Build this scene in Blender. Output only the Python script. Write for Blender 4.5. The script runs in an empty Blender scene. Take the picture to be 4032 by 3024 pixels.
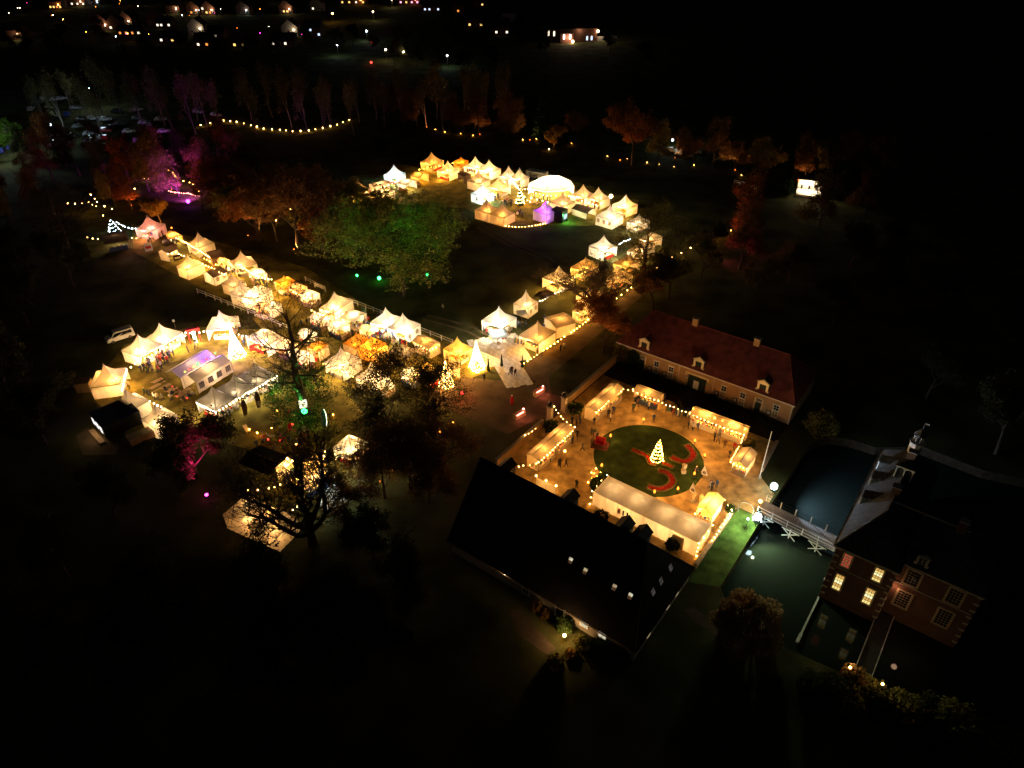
import bpy, math, random
from mathutils import Vector, Matrix
from mathutils.geometry import tessellate_polygon

R = math.radians
rnd = random.Random(7)
sc = bpy.context.scene
col = sc.collection

# ---------------------------------------------------------------- camera
cam = bpy.data.cameras.new("camera")
cam.sensor_width = 36.0
cam.lens = 24.955
cam.clip_end = 5000
cam.clip_start = 0.5
camo = bpy.data.objects.new("camera", cam)
col.objects.link(camo)
camo.location = (0, 0, 70)
camo.rotation_euler = (R(55.0), 0, 0)
sc.camera = camo

# ---------------------------------------------------------------- world, moonless night
w = bpy.data.worlds.new("World")
sc.world = w
w.use_nodes = True
nt = w.node_tree
bg = nt.nodes["Background"]
sky = nt.nodes.new("ShaderNodeTexSky")
sky.sky_type = 'NISHITA'
sky.sun_disc = False
sky.sun_elevation = R(20)
sky.sun_rotation = R(200)
nt.links.new(sky.outputs[0], bg.inputs[0])
bg.inputs[1].default_value = 0.00012
sl = bpy.data.lights.new("moon", 'SUN')
sl.energy = 0.0007
sl.angle = R(12)
sl.color = (1.0, 0.95, 0.9)
so = bpy.data.objects.new("moon", sl)
so.rotation_euler = (R(60), 0, R(20))
col.objects.link(so)

sc.view_settings.view_transform = 'Standard'
sc.view_settings.look = 'None'
sc.view_settings.exposure = 3.35
sc.view_settings.gamma = 1
sc.render.engine = 'CYCLES'
cy = sc.cycles
cy.max_bounces = 4
cy.diffuse_bounces = 2
cy.glossy_bounces = 2
cy.transmission_bounces = 3
cy.transparent_max_bounces = 6
cy.sample_clamp_indirect = 2.5
cy.sample_clamp_direct = 0
cy.caustics_reflective = False
cy.caustics_refractive = False
cy.use_denoising = True
cy.blur_glossy = 1.0

# ---------------------------------------------------------------- helpers
def E(u, v):
    """estate grid (u along the coach house, v from the barn towards it) to world metres"""
    return (0.8*u + 0.6*v, -0.6*u + 0.8*v)
ERZ = math.atan2(-0.6, 0.8)

class MB:
    def __init__(s):
        s.v = []; s.f = []; s.m = []
    def add(s, vs, fs, m=0):
        o = len(s.v)
        s.v += [tuple(p) for p in vs]
        for f in fs:
            s.f.append(tuple(i+o for i in f)); s.m.append(m)
        return s
    def box(s, cx, cy, cz, sx, sy, sz, rz=0, m=0):
        c, n = math.cos(rz), math.sin(rz)
        vs = []
        for k in (-.5, .5):
            for (i, j) in ((-.5, -.5), (.5, -.5), (.5, .5), (-.5, .5)):
                x, y = i*sx, j*sy
                vs.append((cx+c*x-n*y, cy+n*x+c*y, cz+k*sz))
        return s.add(vs, [(3, 2, 1, 0), (4, 5, 6, 7), (0, 1, 5, 4), (1, 2, 6, 5), (2, 3, 7, 6), (3, 0, 4, 7)], m)
    def poly(s, pts, m=0):
        return s.add(pts, [tuple(range(len(pts)))], m)
    def prism(s, pts, z0, z1, m=0):
        n = len(pts)
        vs = [(p[0], p[1], z0) for p in pts] + [(p[0], p[1], z1) for p in pts]
        fs = [tuple(range(n-1, -1, -1)), tuple(range(n, 2*n))]
        fs += [(i, (i+1) % n, n+(i+1) % n, n+i) for i in range(n)]
        return s.add(vs, fs, m)
    def tube(s, pts, rad, n=6, m=0, caps=True):
        pts = [Vector(p) for p in pts]
        k = len(pts)
        if not hasattr(rad, '__len__'):
            rad = [rad]*k
        vs = []
        for i, p in enumerate(pts):
            d = (pts[min(i+1, k-1)] - pts[max(i-1, 0)])
            d = d.normalized() if d.length > 1e-9 else Vector((0, 0, 1))
            a = d.cross(Vector((0, 0, 1)) if abs(d.z) < .9 else Vector((1, 0, 0))).normalized()
            b = d.cross(a)
            for j in range(n):
                t = 2*math.pi*j/n
                vs.append(p + a*(math.cos(t)*rad[i]) + b*(math.sin(t)*rad[i]))
        fs = []
        for i in range(k-1):
            for j in range(n):
                fs.append((i*n+j, i*n+(j+1) % n, (i+1)*n+(j+1) % n, (i+1)*n+j))
        if caps:
            fs.append(tuple(range(n-1, -1, -1))); fs.append(tuple(range((k-1)*n, k*n)))
        return s.add(vs, fs, m)
    def lathe(s, prof, cx=0, cy=0, n=12, m=0):
        vs = []
        for (r, z) in prof:
            for j in range(n):
                t = 2*math.pi*j/n
                vs.append((cx+r*math.cos(t), cy+r*math.sin(t), z))
        fs = []
        for i in range(len(prof)-1):
            for j in range(n):
                fs.append((i*n+j, i*n+(j+1) % n, (i+1)*n+(j+1) % n, (i+1)*n+j))
        fs.append(tuple(range(n-1, -1, -1))); fs.append(tuple(range((len(prof)-1)*n, len(prof)*n)))
        return s.add(vs, fs, m)
    def ball(s, cx, cy, cz, r, n=8, k=5, m=0, sq=(1, 1, 1)):
        vs = [(cx, cy, cz-r*sq[2])]
        for i in range(1, k):
            a = -math.pi/2+math.pi*i/k
            for j in range(n):
                t = 2*math.pi*j/n
                vs.append((cx+r*sq[0]*math.cos(a)*math.cos(t), cy+r*sq[1]*math.cos(a)*math.sin(t), cz+r*sq[2]*math.sin(a)))
        vs.append((cx, cy, cz+r*sq[2]))
        fs = [(0, 1+(j+1) % n, 1+j) for j in range(n)]
        for i in range(k-2):
            for j in range(n):
                a = 1+i*n
                fs.append((a+j, a+(j+1) % n, a+n+(j+1) % n, a+n+j))
        t = len(vs)-1
        fs += [(1+(k-2)*n+j, 1+(k-2)*n+(j+1) % n, t) for j in range(n)]
        return s.add(vs, fs, m)
    def mesh(s, name, mats, smooth=False):
        me = bpy.data.meshes.new(name)
        me.from_pydata(s.v, [], s.f)
        if not isinstance(mats, (list, tuple)):
            mats = [mats]
        for x in mats:
            me.materials.append(x)
        if len(mats) > 1:
            me.polygons.foreach_set('material_index', s.m)
        if smooth:
            me.polygons.foreach_set('use_smooth', [True]*len(s.f))
        me.update()
        return me
    def build(s, name, mats, parent=None, smooth=False):
        return link(name, s.mesh(name, mats, smooth), parent)

def link(name, me, parent=None, loc=None, rz=0, scale=None):
    o = bpy.data.objects.new(name, me)
    col.objects.link(o)
    if parent is not None:
        o.parent = parent
    if loc is not None:
        o.location = loc
    if rz:
        o.rotation_euler = (0, 0, rz)
    if scale is not None:
        o.scale = scale if hasattr(scale, '__len__') else (scale,)*3
    return o

def tag(o, label, cat, group=None, kind=None):
    o['label'] = label; o['category'] = cat
    if group: o['group'] = group
    if kind: o['kind'] = kind
    return o

def thing(name, label, cat, loc=(0, 0, 0), rz=0, group=None):
    o = bpy.data.objects.new(name, None)
    o.empty_display_size = .3
    col.objects.link(o)
    o.location = (loc[0], loc[1], loc[2] if len(loc) > 2 else 0)
    o.rotation_euler = (0, 0, rz)
    return tag(o, label, cat, group)

def lamp(name, parent, loc, color, power, size=.2, kind='POINT', aim=None, spot=60, blend=.5):
    l = bpy.data.lights.new(name, kind)
    l.color = color; l.energy = power
    l.shadow_soft_size = size
    if kind == 'SPOT':
        l.spot_size = R(spot); l.spot_blend = blend
    o = bpy.data.objects.new(name, l)
    col.objects.link(o)
    if parent is not None:
        o.parent = parent
    o.location = loc
    if aim is not None:
        o.rotation_euler = (Vector(aim)-Vector(loc)).to_track_quat('-Z', 'Y').to_euler()
    return o

# ---------------------------------------------------------------- materials
MATS = {}
def newmat(name):
    m = bpy.data.materials.new(name); m.use_nodes = True
    n = m.node_tree.nodes; n.clear()
    return m, n, m.node_tree.links

def noisecol(n, L, col_, var, scale, detail=4, coord='Object', dark=None):
    tc = n.new('ShaderNodeTexCoord')
    no = n.new('ShaderNodeTexNoise'); no.inputs['Scale'].default_value = scale; no.inputs['Detail'].default_value = detail
    L.new(tc.outputs[coord], no.inputs['Vector'])
    rp = n.new('ShaderNodeValToRGB')
    a = dark or [c*(1-var) for c in col_[:3]]
    b = [min(1, c*(1+var)) for c in col_[:3]]
    rp.color_ramp.elements[0].position = .3; rp.color_ramp.elements[0].color = (*a, 1)
    rp.color_ramp.elements[1].position = .7; rp.color_ramp.elements[1].color = (*b, 1)
    L.new(no.outputs[0], rp.inputs[0])
    return rp, no

def pm(name, c, rough=.8, var=.25, scale=2.0, spec=.25, metal=0, bump=0, dark=None, bscale=None):
    if name in MATS: return MATS[name]
    m, n, L = newmat(name)
    rp, no = noisecol(n, L, c, var, scale, dark=dark)
    p = n.new('ShaderNodeBsdfPrincipled'); o = n.new('ShaderNodeOutputMaterial')
    L.new(rp.outputs[0], p.inputs['Base Color'])
    p.inputs['Roughness'].default_value = rough
    p.inputs['Specular IOR Level'].default_value = spec
    p.inputs['Metallic'].default_value = metal
    if bump:
        b = n.new('ShaderNodeBump'); b.inputs['Strength'].default_value = bump; b.inputs['Distance'].default_value = .1
        n2 = n.new('ShaderNodeTexNoise'); n2.inputs['Scale'].default_value = bscale or scale*6; n2.inputs['Detail'].default_value = 5
        L.new(no.inputs['Vector'].links[0].from_socket, n2.inputs['Vector'])
        L.new(n2.outputs[0], b.inputs['Height']); L.new(b.outputs[0], p.inputs['Normal'])
    L.new(p.outputs[0], o.inputs[0])
    MATS[name] = m
    return m

def fabric(name, c, trans=.5, var=.06, scale=.8):
    if name in MATS: return MATS[name]
    m, n, L = newmat(name)
    rp, no = noisecol(n, L, c, var, scale)
    d = n.new('ShaderNodeBsdfDiffuse'); t = n.new('ShaderNodeBsdfTranslucent'); mx = n.new('ShaderNodeMixShader'); o = n.new('ShaderNodeOutputMaterial')
    L.new(rp.outputs[0], d.inputs[0]); L.new(rp.outputs[0], t.inputs[0])
    mx.inputs[0].default_value = trans
    L.new(d.outputs[0], mx.inputs[1]); L.new(t.outputs[0], mx.inputs[2]); L.new(mx.outputs[0], o.inputs[0])
    MATS[name] = m
    return m

def emit(name, c, s):
    if name in MATS: return MATS[name]
    m, n, L = newmat(name)
    e = n.new('ShaderNodeEmission'); o = n.new('ShaderNodeOutputMaterial')
    e.inputs[0].default_value = (*c, 1); e.inputs[1].default_value = s
    L.new(e.outputs[0], o.inputs[0])
    MATS[name] = m
    return m

def window_glow(name, c, s, scale=4):
    """a lit room behind glass: brighter and darker patches of curtain and furniture"""
    if name in MATS: return MATS[name]
    m, n, L = newmat(name)
    rp, no = noisecol(n, L, c, .5, scale, 2)
    e = n.new('ShaderNodeEmission'); o = n.new('ShaderNodeOutputMaterial')
    L.new(rp.outputs[0], e.inputs[0]); e.inputs[1].default_value = s*.085
    L.new(e.outputs[0], o.inputs[0])
    MATS[name] = m
    return m

def brickmat(name, c1, c2, mortar, scale=1.0):
    if name in MATS: return MATS[name]
    m, n, L = newmat(name)
    tc = n.new('ShaderNodeTexCoord'); mp = n.new('ShaderNodeMapping')
    L.new(tc.outputs['Object'], mp.inputs[0])
    mp.inputs['Rotation'].default_value = (R(90), 0, 0)
    b = n.new('ShaderNodeTexBrick'); L.new(mp.outputs[0], b.inputs['Vector'])
    b.inputs['Color1'].default_value = (*c1, 1); b.inputs['Color2'].default_value = (*c2, 1); b.inputs['Mortar'].default_value = (*mortar, 1)
    b.inputs['Scale'].default_value = 4.5*scale; b.inputs['Mortar Size'].default_value = .012
    no = n.new('ShaderNodeTexNoise'); no.inputs['Scale'].default_value = .7; no.inputs['Detail'].default_value = 5
    L.new(tc.outputs['Object'], no.inputs['Vector'])
    mx = n.new('ShaderNodeMix'); mx.data_type = 'RGBA'; mx.blend_type = 'MULTIPLY'; mx.inputs[0].default_value = .6
    L.new(b.outputs[0], mx.inputs[6]); L.new(no.outputs[0], mx.inputs[7])
    p = n.new('ShaderNodeBsdfPrincipled'); o = n.new('ShaderNodeOutputMaterial')
    L.new(mx.outputs[2], p.inputs['Base Color']); p.inputs['Roughness'].default_value = .9; p.inputs['Specular IOR Level'].default_value = .1
    L.new(p.outputs[0], o.inputs[0])
    MATS[name] = m
    return m

def leafmat(name, c, var=.45):
    if name in MATS: return MATS[name]
    m, n, L = newmat(name)
    rp, no = noisecol(n, L, c, var, .6, 6)
    d = n.new('ShaderNodeBsdfDiffuse'); t = n.new('ShaderNodeBsdfTranslucent'); mx = n.new('ShaderNodeMixShader'); o = n.new('ShaderNodeOutputMaterial')
    L.new(rp.outputs[0], d.inputs[0]); L.new(rp.outputs[0], t.inputs[0]); mx.inputs[0].default_value = .35
    L.new(d.outputs[0], mx.inputs[1]); L.new(t.outputs[0], mx.inputs[2]); L.new(mx.outputs[0], o.inputs[0])
    MATS[name] = m
    return m

CANVAS = fabric('canvas', (.80, .77, .70), .45)
CANVAS_OLD = fabric('canvas_grey', (.50, .46, .40), .25, .15)
CANVAS_TAN = fabric('canvas_tan', (.62, .53, .40), .35, .12)
CANVAS_ORANGE = fabric('canvas_orange', (.80, .46, .10), .5, .1)
CANVAS_DARK = fabric('canvas_dark', (.12, .08, .06), .1, .2)
CANVAS_BLACK = fabric('canvas_black', (.015, .015, .018), .03, .2)
ALU = pm('aluminium', (.16, .13, .10), .5, .1, 3)
WHITE = pm('white_paint', (.75, .73, .68), .5, .08, 3)
CREAM = pm('cream_paint', (.72, .60, .36), .55, .1, 3)
GREENP = pm('dark_green_paint', (.012, .03, .022), .4, .2, 3)
BLACK = pm('black_paint', (.012, .012, .013), .4, .2, 3)
WOOD = pm('wood', (.22, .13, .07), .75, .3, 4)
WOODPALE = pm('pale_wood', (.40, .28, .16), .75, .25, 4)
BARK = pm('bark', (.055, .042, .03), .95, .4, 3, .1)
BARKPALE = pm('pale_bark', (.13, .11, .09), .95, .4, 3, .1)
STONE = pm('stone', (.42, .37, .29), .85, .2, 3)
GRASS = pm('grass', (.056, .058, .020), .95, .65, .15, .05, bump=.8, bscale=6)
GRASSLIT = pm('lit_grass', (.15, .125, .028), .95, .6, .35, .05, bump=.8, bscale=9)  # market grass paler than GRASS; lamp spill is put into the colour
LAWN = pm('lawn', (.030, .050, .012), .95, .35, .8, .05, bump=.6, bscale=12)
GRAVEL = pm('gravel', (.46, .31, .13), .95, .42, .8, .05, bump=1.0, bscale=9)
DIRT = pm('dirt', (.11, .082, .05), .95, .3, .4, .05, bump=.6, bscale=8)
SOIL = pm('soil', (.03, .022, .014), .95, .4, 1.5, .05, bump=.8)
GLASS = pm('dark_glass', (.012, .015, .02), .08, .2, 2, .6)
RED = pm('red_cloth', (.45, .02, .02), .7, .2, 3)
BLUE = pm('blue_cloth', (.05, .07, .14), .7, .2, 3)
ROPE = pm('cable', (.02, .02, .02), .7, .1, 3)

WARM = (1.0, .46, .10)
SOFT = (1.0, .60, .24)
WHT = (1.0, .78, .48)
COOL = (.62, .92, 1.0)
COLORS = {'warm': WARM, 'soft': SOFT, 'white': WHT, 'cool': COOL, 'orange': (1, .42, .06), 'purple': (.42, .10, 1.0), 'pink': (1, .32, .30), 'green': (.05, 1, .12), 'magenta': (.85, .05, .6), 'red': (1, .04, .02)}
BULB = {
    'warm': emit('bulb_warm', (1.0, .45, .09), 7.5),
    'gold': emit('bulb_gold', (1.0, .36, .035), 8.0),
    'white': emit('bulb_white', (1.0, .72, .42), 5.0),
    'cool': emit('bulb_cool', (.65, .9, 1.0), 3.72),
    'orange': emit('bulb_orange', (1.0, .20, .02), 1.55),
    'red': emit('bulb_red', (1.0, .03, .02), 0.99),
    'green': emit('bulb_green', (.03, 1.0, .12), 1.86),
    'purple': emit('bulb_purple', (.40, .03, 1.0), 1.86),
    'magenta': emit('bulb_magenta', (1.0, .05, .6), 1.24),
    'blue': emit('bulb_blue', (.10, .15, 1.0), 1.24),
    'yellow': emit('bulb_yellow', (1.0, .7, .05), 1.24),
    'pink': emit('bulb_pink', (1.0, .25, .18), 1.86),
}

# ================================================================ THE GROUND
def sheet(name, pts, z, mat, holes=(), kind='structure'):
    loops = [[Vector((p[0], p[1], z)) for p in pts]] + [[Vector((p[0], p[1], z)) for p in h] for h in holes]
    tris = tessellate_polygon(loops)
    vs = [p for l in loops for p in l]
    me = bpy.data.meshes.new(name)
    fs = []
    for t in tris:
        a, b, c = (vs[i] for i in t)
        fs.append(t if (b-a).cross(c-a).z > 0 else (t[0], t[2], t[1]))
    me.from_pydata([tuple(v) for v in vs], [], [tuple(t) for t in fs])
    me.materials.append(mat)
    o = link(name, me)
    o['kind'] = kind
    return o

MOAT = [E(*q) for q in [(-11.6, 98.4), (-13.0, 96.5), (-13.8, 94.0), (-13.9, 73.3), (-13.7, 60.7), (-11.5, 58.2), (-7, 56.9), (0, 57.5), (4.4, 58.2), (10.5, 60.3),
                        (19, 62.3), (40, 66), (60, 75), (60, 108), (30, 110), (8.7, 103.8), (0, 104.2), (-5.4, 99.8), (-9, 99.4)]]
sheet('ground', [(-1500, -400), (1500, -400), (1500, 2600), (-1500, 2600)], 0, GRASS, [MOAT])

m, n, L = newmat('moat_water')
p = n.new('ShaderNodeBsdfPrincipled'); o = n.new('ShaderNodeOutputMaterial')
p.inputs['Base Color'].default_value = (.009, .013, .011, 1); p.inputs['Roughness'].default_value = .035; p.inputs['IOR'].default_value = 1.33
tc = n.new('ShaderNodeTexCoord'); no = n.new('ShaderNodeTexNoise'); no.inputs['Scale'].default_value = 2.2; no.inputs['Detail'].default_value = 4
b = n.new('ShaderNodeBump'); b.inputs['Strength'].default_value = .05; b.inputs['Distance'].default_value = .1
L.new(tc.outputs['Object'], no.inputs['Vector']); L.new(no.outputs[0], b.inputs['Height']); L.new(b.outputs[0], p.inputs['Normal']); L.new(p.outputs[0], o.inputs[0])
WATER = m
cx_, cy_ = E(20, 82)
sheet('moat_water', [E(-16, 55), E(63, 55), E(63, 113), E(-16, 113)], -1.5, WATER)
mb = MB()
k = len(MOAT)
for i in range(k):
    a, b = MOAT[i], MOAT[(i+1) % k]
    mb.poly([(a[0], a[1], -2), (b[0], b[1], -2), (b[0], b[1], 0), (a[0], a[1], 0)])
o = mb.build('moat_bank', SOIL); o['kind'] = 'structure'

sheet('courtyard_gravel', [E(-48.8, 59.6), E(-17.6, 59.6), E(-17.3, 75), E(-14.2, 75), E(-14.2, 80.5), E(-17.3, 83), E(-18.2, 91.8), E(-48.8, 91.8)], .006, GRAVEL)
sheet('planting_bed', [E(-48.8, 91.8), E(-18.2, 91.8), E(-18.0, 97.3), E(-48.8, 97.3)], .006, SOIL)
LC = (-32.0, 76.6)
sheet('round_lawn', [E(LC[0]+8.15*math.cos(2*math.pi*i/72), LC[1]+8.15*math.sin(2*math.pi*i/72)) for i in range(72)], .014, LAWN)
sheet('moat_side_grass', [E(-17.2, 59), E(-13.75, 60.7), E(-13.9, 74.8), E(-17.2, 74.8)], .006, pm('lit_bank_grass', (.065, .12, .025), .95, .5, .6, .05, bump=.8, bscale=9))  # strip made greener and brighter; the floodlight is put into its colour
# the sandy way outside the gate, the track along the bulb fence and the market street
sheet('sandy_path', [(7.46, 90.54), (3.99, 90.21), (-0.66, 86.35), (-11.39, 93.12), (-15.57, 96.98), (-8.11, 102.11), (-2.88, 101.06), (1.50, 101.76), (3.13, 106.95), (15.20, 121.16), (32.60, 144.51), (34.13, 142.36), (17.83, 118.27), (6.40, 102.17), (6.67, 96.98), (10.24, 95.35)], .005, DIRT)
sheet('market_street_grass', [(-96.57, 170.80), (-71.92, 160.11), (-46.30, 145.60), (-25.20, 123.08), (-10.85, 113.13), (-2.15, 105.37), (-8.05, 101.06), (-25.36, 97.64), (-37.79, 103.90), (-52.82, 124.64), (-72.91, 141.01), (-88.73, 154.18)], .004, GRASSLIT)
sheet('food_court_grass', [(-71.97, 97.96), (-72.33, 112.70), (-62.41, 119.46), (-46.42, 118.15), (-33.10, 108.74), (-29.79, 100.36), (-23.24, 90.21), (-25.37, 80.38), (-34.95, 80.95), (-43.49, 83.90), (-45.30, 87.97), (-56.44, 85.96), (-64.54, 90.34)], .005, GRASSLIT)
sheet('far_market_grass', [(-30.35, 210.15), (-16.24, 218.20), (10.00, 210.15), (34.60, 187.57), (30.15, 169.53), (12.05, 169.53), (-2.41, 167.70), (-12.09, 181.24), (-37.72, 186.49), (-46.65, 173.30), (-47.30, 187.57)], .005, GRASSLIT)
sheet('forecourt_track', [(-67.88, 85.96), (-67.08, 87.97), (-60.08, 83.74), (-59.68, 81.33), (-64.51, 81.33)], .005, DIRT)
sheet('garden_path', [(-0.36, 53.04), (0.94, 53.63), (2.82, 50.96), (4.91, 48.24), (3.95, 47.37), (0.90, 49.85)], .006, pm('brick_paving', (.10, .070, .048), .9, .2, 2))
sheet('garden_lawn', [(5.07, 51.52), (8.59, 49.67), (10.34, 48.42), (9.16, 47.37), (4.03, 49.31)], .006, GRASS)
sheet('barn_side_path', [(20.32, 53.43), (21.54, 53.83), (22.83, 52.28), (24.35, 50.59), (23.50, 49.67), (21.14, 51.89)], .006, pm('brick_paving', (.10, .070, .048)))

for k_, (pts_) in enumerate(([(-8.22, 169.53), (0.56, 157.21), (4.07, 154.18), (7.21, 150.66), (9.30, 147.81)], [(-17.22, 123.08), (-12.49, 120.82), (-7.86, 118.17), (-5.34, 115.61)])):
    for off in (-.9, .9):
        P_ = [Vector(p_) for p_ in pts_]; L_, R_ = [], []
        for i_, p_ in enumerate(P_):
            d_ = (P_[min(i_+1, len(P_)-1)]-P_[max(i_-1, 0)]).normalized(); n_ = Vector((-d_.y, d_.x))
            L_.append(tuple(p_+n_*(off+.3))); R_.append(tuple(p_+n_*(off-.3)))
        sheet('wheel_track', L_+R_[::-1], .008+.004*k_, DIRT)

# metal road plates at the market entrance, each its own piece
pl = thing('road_plate_floor', 'pale metal road plates laid out where the market street starts', 'floor', (*(-1.35, 107.62), 0), math.atan2((-0.30, 101.76)[1]-(-3.51, 111.52)[1], (-0.30, 101.76)[0]-(-3.51, 111.52)[0]))
pm_plate = pm('plate_metal', (.46, .44, .40), .55, .3, 1.2, .4)
me = MB().box(0, 0, .02, 2.42, 1.17, .022).mesh('road_plate', pm_plate)
for i in range(-3, 4):
    for j in range(-5, 5):
        wid = 4.4 if i < 1 else 2.4 if i < 3 else 1.8
        if abs(j*1.2+.6) < wid:
            o = link('road_plate', me, pl, (i*2.46+.3*(j % 2), j*1.2+.6, rnd.uniform(0, .006)), rnd.uniform(-.012, .012))

# ================================================================ BUILDINGS
def tiles(mb, p0, p1, p2, p3, sx=.24, sy=.36, amp=.03, m=0):
    """a slope of pantiles: p0 p1 along the eave, p2 p3 along the top"""
    p0, p1, p2, p3 = map(Vector, (p0, p1, p2, p3))
    ex = (p1-p0); Lx = ex.length; ex.normalize()
    nrm = ex.cross((p3-p0)).normalized()
    up = nrm.cross(ex).normalized()
    x3, x2 = (p3-p0).dot(ex), (p2-p0).dot(ex)
    Ly = (p3-p0).dot(up)
    rows = max(2, int(Ly/sy)); cols = max(4, int(Lx/sx*4))
    base = len(mb.v)
    nv = cols+1
    for r_ in range(rows):
        for s_ in (0, 1):
            t = (r_+s_)/rows
            lo, hi = x3*t, Lx+(x2-Lx)*t
            off = .035*(1-s_)
            for c in range(nv):
                x = min(max(Lx*c/cols, lo), hi)
                h = off+amp*math.sin(2*math.pi*x/sx)+.006*math.sin(r_*7.3+int(x/sx)*3.1)
                mb.v.append(tuple(p0+ex*x+up*(Ly*t)+nrm*h))
    for r_ in range(rows*2-1):
        for c in range(cols):
            a = base+r_*nv+c
            if (Vector(mb.v[a])-Vector(mb.v[a+1])).length < 1e-5 and (Vector(mb.v[a+nv])-Vector(mb.v[a+nv+1])).length < 1e-5:
                continue
            mb.f.append((a, a+1, a+nv+1, a+nv)); mb.m.append(m)

def hip_roof(name, parent, x0, x1, y0, y1, ze, zr, il, ir, mat, over=.25, yr=None):
    x0 -= over if il else .15; x1 += over if ir else .15
    yr = (y0+y1)/2 if yr is None else yr
    y0 -= over; y1 += over
    A, B, C, D = (x0, y0, ze), (x1, y0, ze), (x1, y1, ze), (x0, y1, ze)
    P, Q = (x0+il, yr, zr), (x1-ir, yr, zr)
    mb = MB()
    tiles(mb, A, B, Q, P); tiles(mb, C, D, P, Q)
    if ir: tiles(mb, B, C, Q, Q)
    if il: tiles(mb, D, A, P, P)
    o = mb.build(name, mat, parent); o['kind'] = 'stuff'
    rt = MB()
    rt.tube([P, Q], .12, 6)
    if ir: rt.tube([Q, B], .1, 5); rt.tube([Q, C], .1, 5)
    if il: rt.tube([P, A], .1, 5); rt.tube([P, D], .1, 5)
    rt.build('ridge_tiles', mat, o)
    return o

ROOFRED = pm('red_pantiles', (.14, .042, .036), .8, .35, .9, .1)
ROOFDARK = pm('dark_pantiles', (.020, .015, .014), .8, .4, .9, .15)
SLATE = pm('slate', (.055, .058, .06), .7, .5, 2.5, .2)
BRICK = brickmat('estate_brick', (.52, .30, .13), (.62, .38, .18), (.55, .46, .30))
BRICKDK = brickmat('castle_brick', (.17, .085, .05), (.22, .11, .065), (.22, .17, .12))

def casement(parent, x, z0, z1, wd, y=-.02, cols=2, rows=2, mat=None, glass=None, name='window', depth=.10, bar=.05, trim=.09):
    """frame with sash bars; every pane a piece of its own. wall face looks to -y"""
    mat = mat or WHITE; glass = glass or GLASS
    mb = MB(); zc, h = (z0+z1)/2, z1-z0
    for s_ in (-1, 1):
        mb.box(x+s_*(wd/2+trim/2), y-.02, zc, trim, depth, h+2*trim)
    mb.box(x, y-.02, z1+trim/2, wd-.004, depth-.004, trim); mb.box(x, y-.03, z0-trim/2, wd-.004, depth+.02, trim)
    for i in range(1, cols):
        mb.box(x-wd/2+wd*i/cols, y-.015, zc, bar, .05, h-.004)
    for j in range(1, rows):
        mb.box(x, y-.013, z0+h*j/rows, wd-.004, .05, bar)
    f = mb.build(name, mat, parent)
    pw, ph = wd/cols-.01, h/rows-.01
    g = glass if isinstance(glass, (list, tuple)) else [glass]
    for gi, gm in enumerate(g):
        me = MB().box(0, 0, 0, pw, .012, ph).mesh('pane', gm)
        for i in range(cols):
            for j in range(rows):
                if (i*3+j*5) % len(g) == gi:
                    link('pane', me, f, (x-wd/2+wd*(i+.5)/cols, y+.012, z0+h*(j+.5)/rows))
    return f

# ---------------------------------------------------------------- coach house
ch = thing('coach_house', 'long brick coach house with red tiled hipped roof and three cream dormers', 'building', (*E(-49.4, 97.4), 0), ERZ)
LXC, DYC = 31.3, 10.8
mb = MB()
mb.box(LXC/2, DYC/2, 1.9, LXC, DYC, 3.8)
mb.build('wall', BRICK, ch)
hip_roof('roof', ch, 0, LXC, 0, DYC, 3.86, 9.0, 3.9, 3.9, ROOFRED)
g = MB().tube([(-.3, -.34, 3.8), (LXC+.3, -.34, 3.8)], .09, 6).build('gutter', WHITE, ch)
for x in (12.0, 18.25, LXC-.1):
    MB().tube([(x, -.30, 3.75), (x, -.1, 3.5), (x, -.1, 0)], .05, 6).build('downpipe', WHITE, ch)
for x in (-38.0+49.4, -27.2+49.4):
    c = MB().box(x, DYC/2, 9.25, .95, .7, 1.5).build('chimney', BRICK, ch)
    MB().box(x, DYC/2, 10.05, 1.1, .85, .12).build('chimney_cap', STONE, c)
for x in (2.3, 7.75, 10.5, 20.05, 23.3, 28.85):
    wn = casement(ch, x, 1.72, 2.62, .80, name='window')
    MB().box(x, -.06, 2.80, 1.12, .14, .10).build('lintel', WHITE, wn)
    lw = casement(ch, x, .55, 1.48, .80, cols=2, rows=3, name='lower_window', mat=CREAM if x > 15 else WHITE, glass=pm('leaded_glass', (.16, .13, .07), .3, .3, 4))
    MB().box(x, -.09, 1.60, 1.02, .2, .07).build('sill', WHITE, wn)
    MB().box(x, -.09, .38, 1.15, .24, .10).build('sill', WHITE, lw)
for x in (5.0, 26.0):
    d = MB().box(x, -.04, 1.02, .95, .1, 2.04).build('door', GREENP, ch)
    MB().ball(x+.36, -.13, 1.0, .04).build('door_handle', ALU, d)
    mb = MB()
    for s_ in (-1, 1): mb.box(x+s_*.62, -.05, 1.42, .22, .16, 2.84)
    mb.box(x, -.05, 2.12, 1.02, .155, .12); mb.box(x, -.05, 2.79, 1.02, .155, .1)
    mb.build('door_surround', CREAM, d)
    casement(ch, x, 2.24, 2.68, .9, cols=3, rows=2, name='fanlight', trim=.05)
bd = MB()
for s_ in (-1, 1): bd.box(15.35+s_*.80, -.05, 1.33, 1.58, .1, 2.66)
bd = bd.build('carriage_door', GREENP, ch)
MB().box(15.3, -.115, .95, .95, .02, 1.6).build('door_notice', WHITE, bd)
MB().prism([(13.2, -.2), (17.4, -.2), (17.4, .0), (13.2, .0)], 2.70, 3.05).build('door_lintel', CREAM, bd)
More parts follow.
